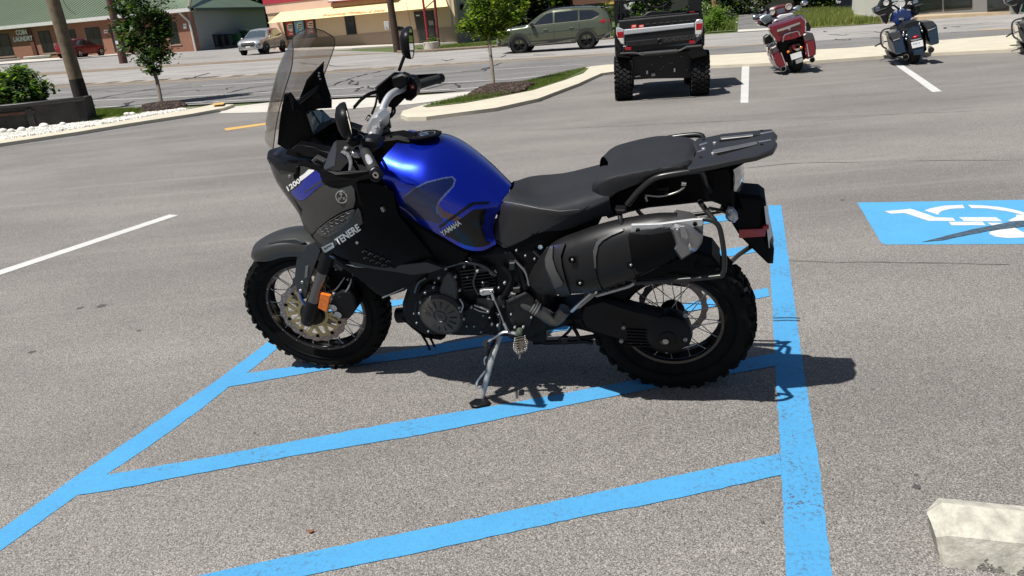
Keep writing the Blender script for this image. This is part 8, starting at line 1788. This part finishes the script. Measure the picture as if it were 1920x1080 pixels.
bigtree('dark tree with lighter twigs left of the porch house', (1035, 64), 59, (1032, 5), (1.7, 2.2, 2.7), 3000, 14, wts=(5, 4, 2))
bigtree('leafy tree seen through the cab of the utility vehicle', (1250, 55), 52, (1235, -5), (3.6, 2.5, 3.2), 5000, 15, mats=LD, wts=(2, 4, 5), ls=.3)
bigtree('dark tree behind the brown poles', (1350, 40), 66, (1362, -8), (3.0, 2.5, 3.2), 3800, 16, wts=(5, 4, 2))
bigtree('dark tree left of the side street mouth', (1300, 50), 60, (1310, 5), (2.2, 2.5, 3.0), 3000, 26, mats=LD, wts=(4, 4, 2), ls=.3)
bigtree('dark green tree right of the side street', (1500, 10), 62, (1490, -22), (3.6, 3, 3.0), 4200, 17, wts=(6, 3, 1))
bigtree('dark tree behind the navy trailer', (1550, 8), 70, (1545, -20), (3.6, 3, 3.2), 4000, 18, wts=(6, 3, 1))
bigtree('dark tree at the right end of the road verge', (1460, 5), 90, (1465, -25), (3.5, 3, 3.0), 3000, 19, wts=(5, 4, 2))
# flowering shrub at the verge
for i, (x, y, rx, rz, n_, lab) in enumerate(((1340, 50, .95, .55, 2400, 'bright green shrub around the foot of the brown pole'), (1330, 20, .6, .6, 1000, 'shrub with small white blossoms beside the utility vehicle'))):
    p = at(x, 58 if i == 0 else 42, 40 if i == 0 else 44); p.z = T(p.x, p.y); o = thing('green_shrub', lab, 'shrub', p)
    bm = bmesh.new()
    for k_ in range(6): tube(bm, [V((0, 0, 0)), V((rnd.uniform(-.4, .4), rnd.uniform(-.3, .3), .7))], [.02, .008], n=5)
    obj('stem', bm, M('bush_stem'), o)
    mt_ = [leafmat('shrub_lime_a', (.13, .21, .04), .45), leafmat('shrub_lime_b', (.08, .15, .03), .45), leafmat('shrub_lime_c', (.20, .28, .07), .45)] if i == 0 else [MATS['shrub_lime_b'], MATS['pear_mid'], leafmat('blossom_white', (.5, .52, .4), .3)]
    shrub_leaves((0, 0, .55 if i == 0 else .9), (rx, .7, rz), n_, .12, mt_, (3, 3, 2), seed=30+i, parent=o, shell=.1, name='foliage', clumps=40)
# distant wood closing the view, one mass
bm_v, bm_f, mi = [], [], []; rgw = random.Random(9)
for i in range(21000):
    x = rgw.uniform(-190, 150); y = 108+rgw.uniform(0, 10)-min(abs(x), 120)*.12-max(0, abs(x)-120)*.9
    if -12 < x-y*.345 < 6 and y > 60 and 34 < x < 47: continue
    hmax = 13+5*noise.noise(V((x*.09, 0, 0)))+2*noise.noise(V((x*.4, 3, 0))); z = T(x, y)+rgw.uniform(0, 1)**.8*hmax
    s_ = rgw.uniform(.5, 1.1); a = V((rgw.gauss(0, 1), rgw.gauss(0, 1), rgw.gauss(0, 1))).normalized(); b_ = a.orthogonal().normalized(); c_ = a.cross(b_); k = len(bm_v); P_ = V((x, y, z))
    bm_v += [P_-b_*s_, P_+c_*s_*.6, P_+b_*s_, P_-c_*s_*.6]; bm_f.append((k, k+1, k+2, k+3)); mi.append(rgw.choices((0, 1, 2), (6, 4, 1))[0])
me = bpy.data.meshes.new('far_wood'); me.from_pydata(bm_v, [], bm_f)
for m_ in LB: me.materials.append(m_)
me.polygons.foreach_set('material_index', mi); link('far_wood', me, kind='stuff')
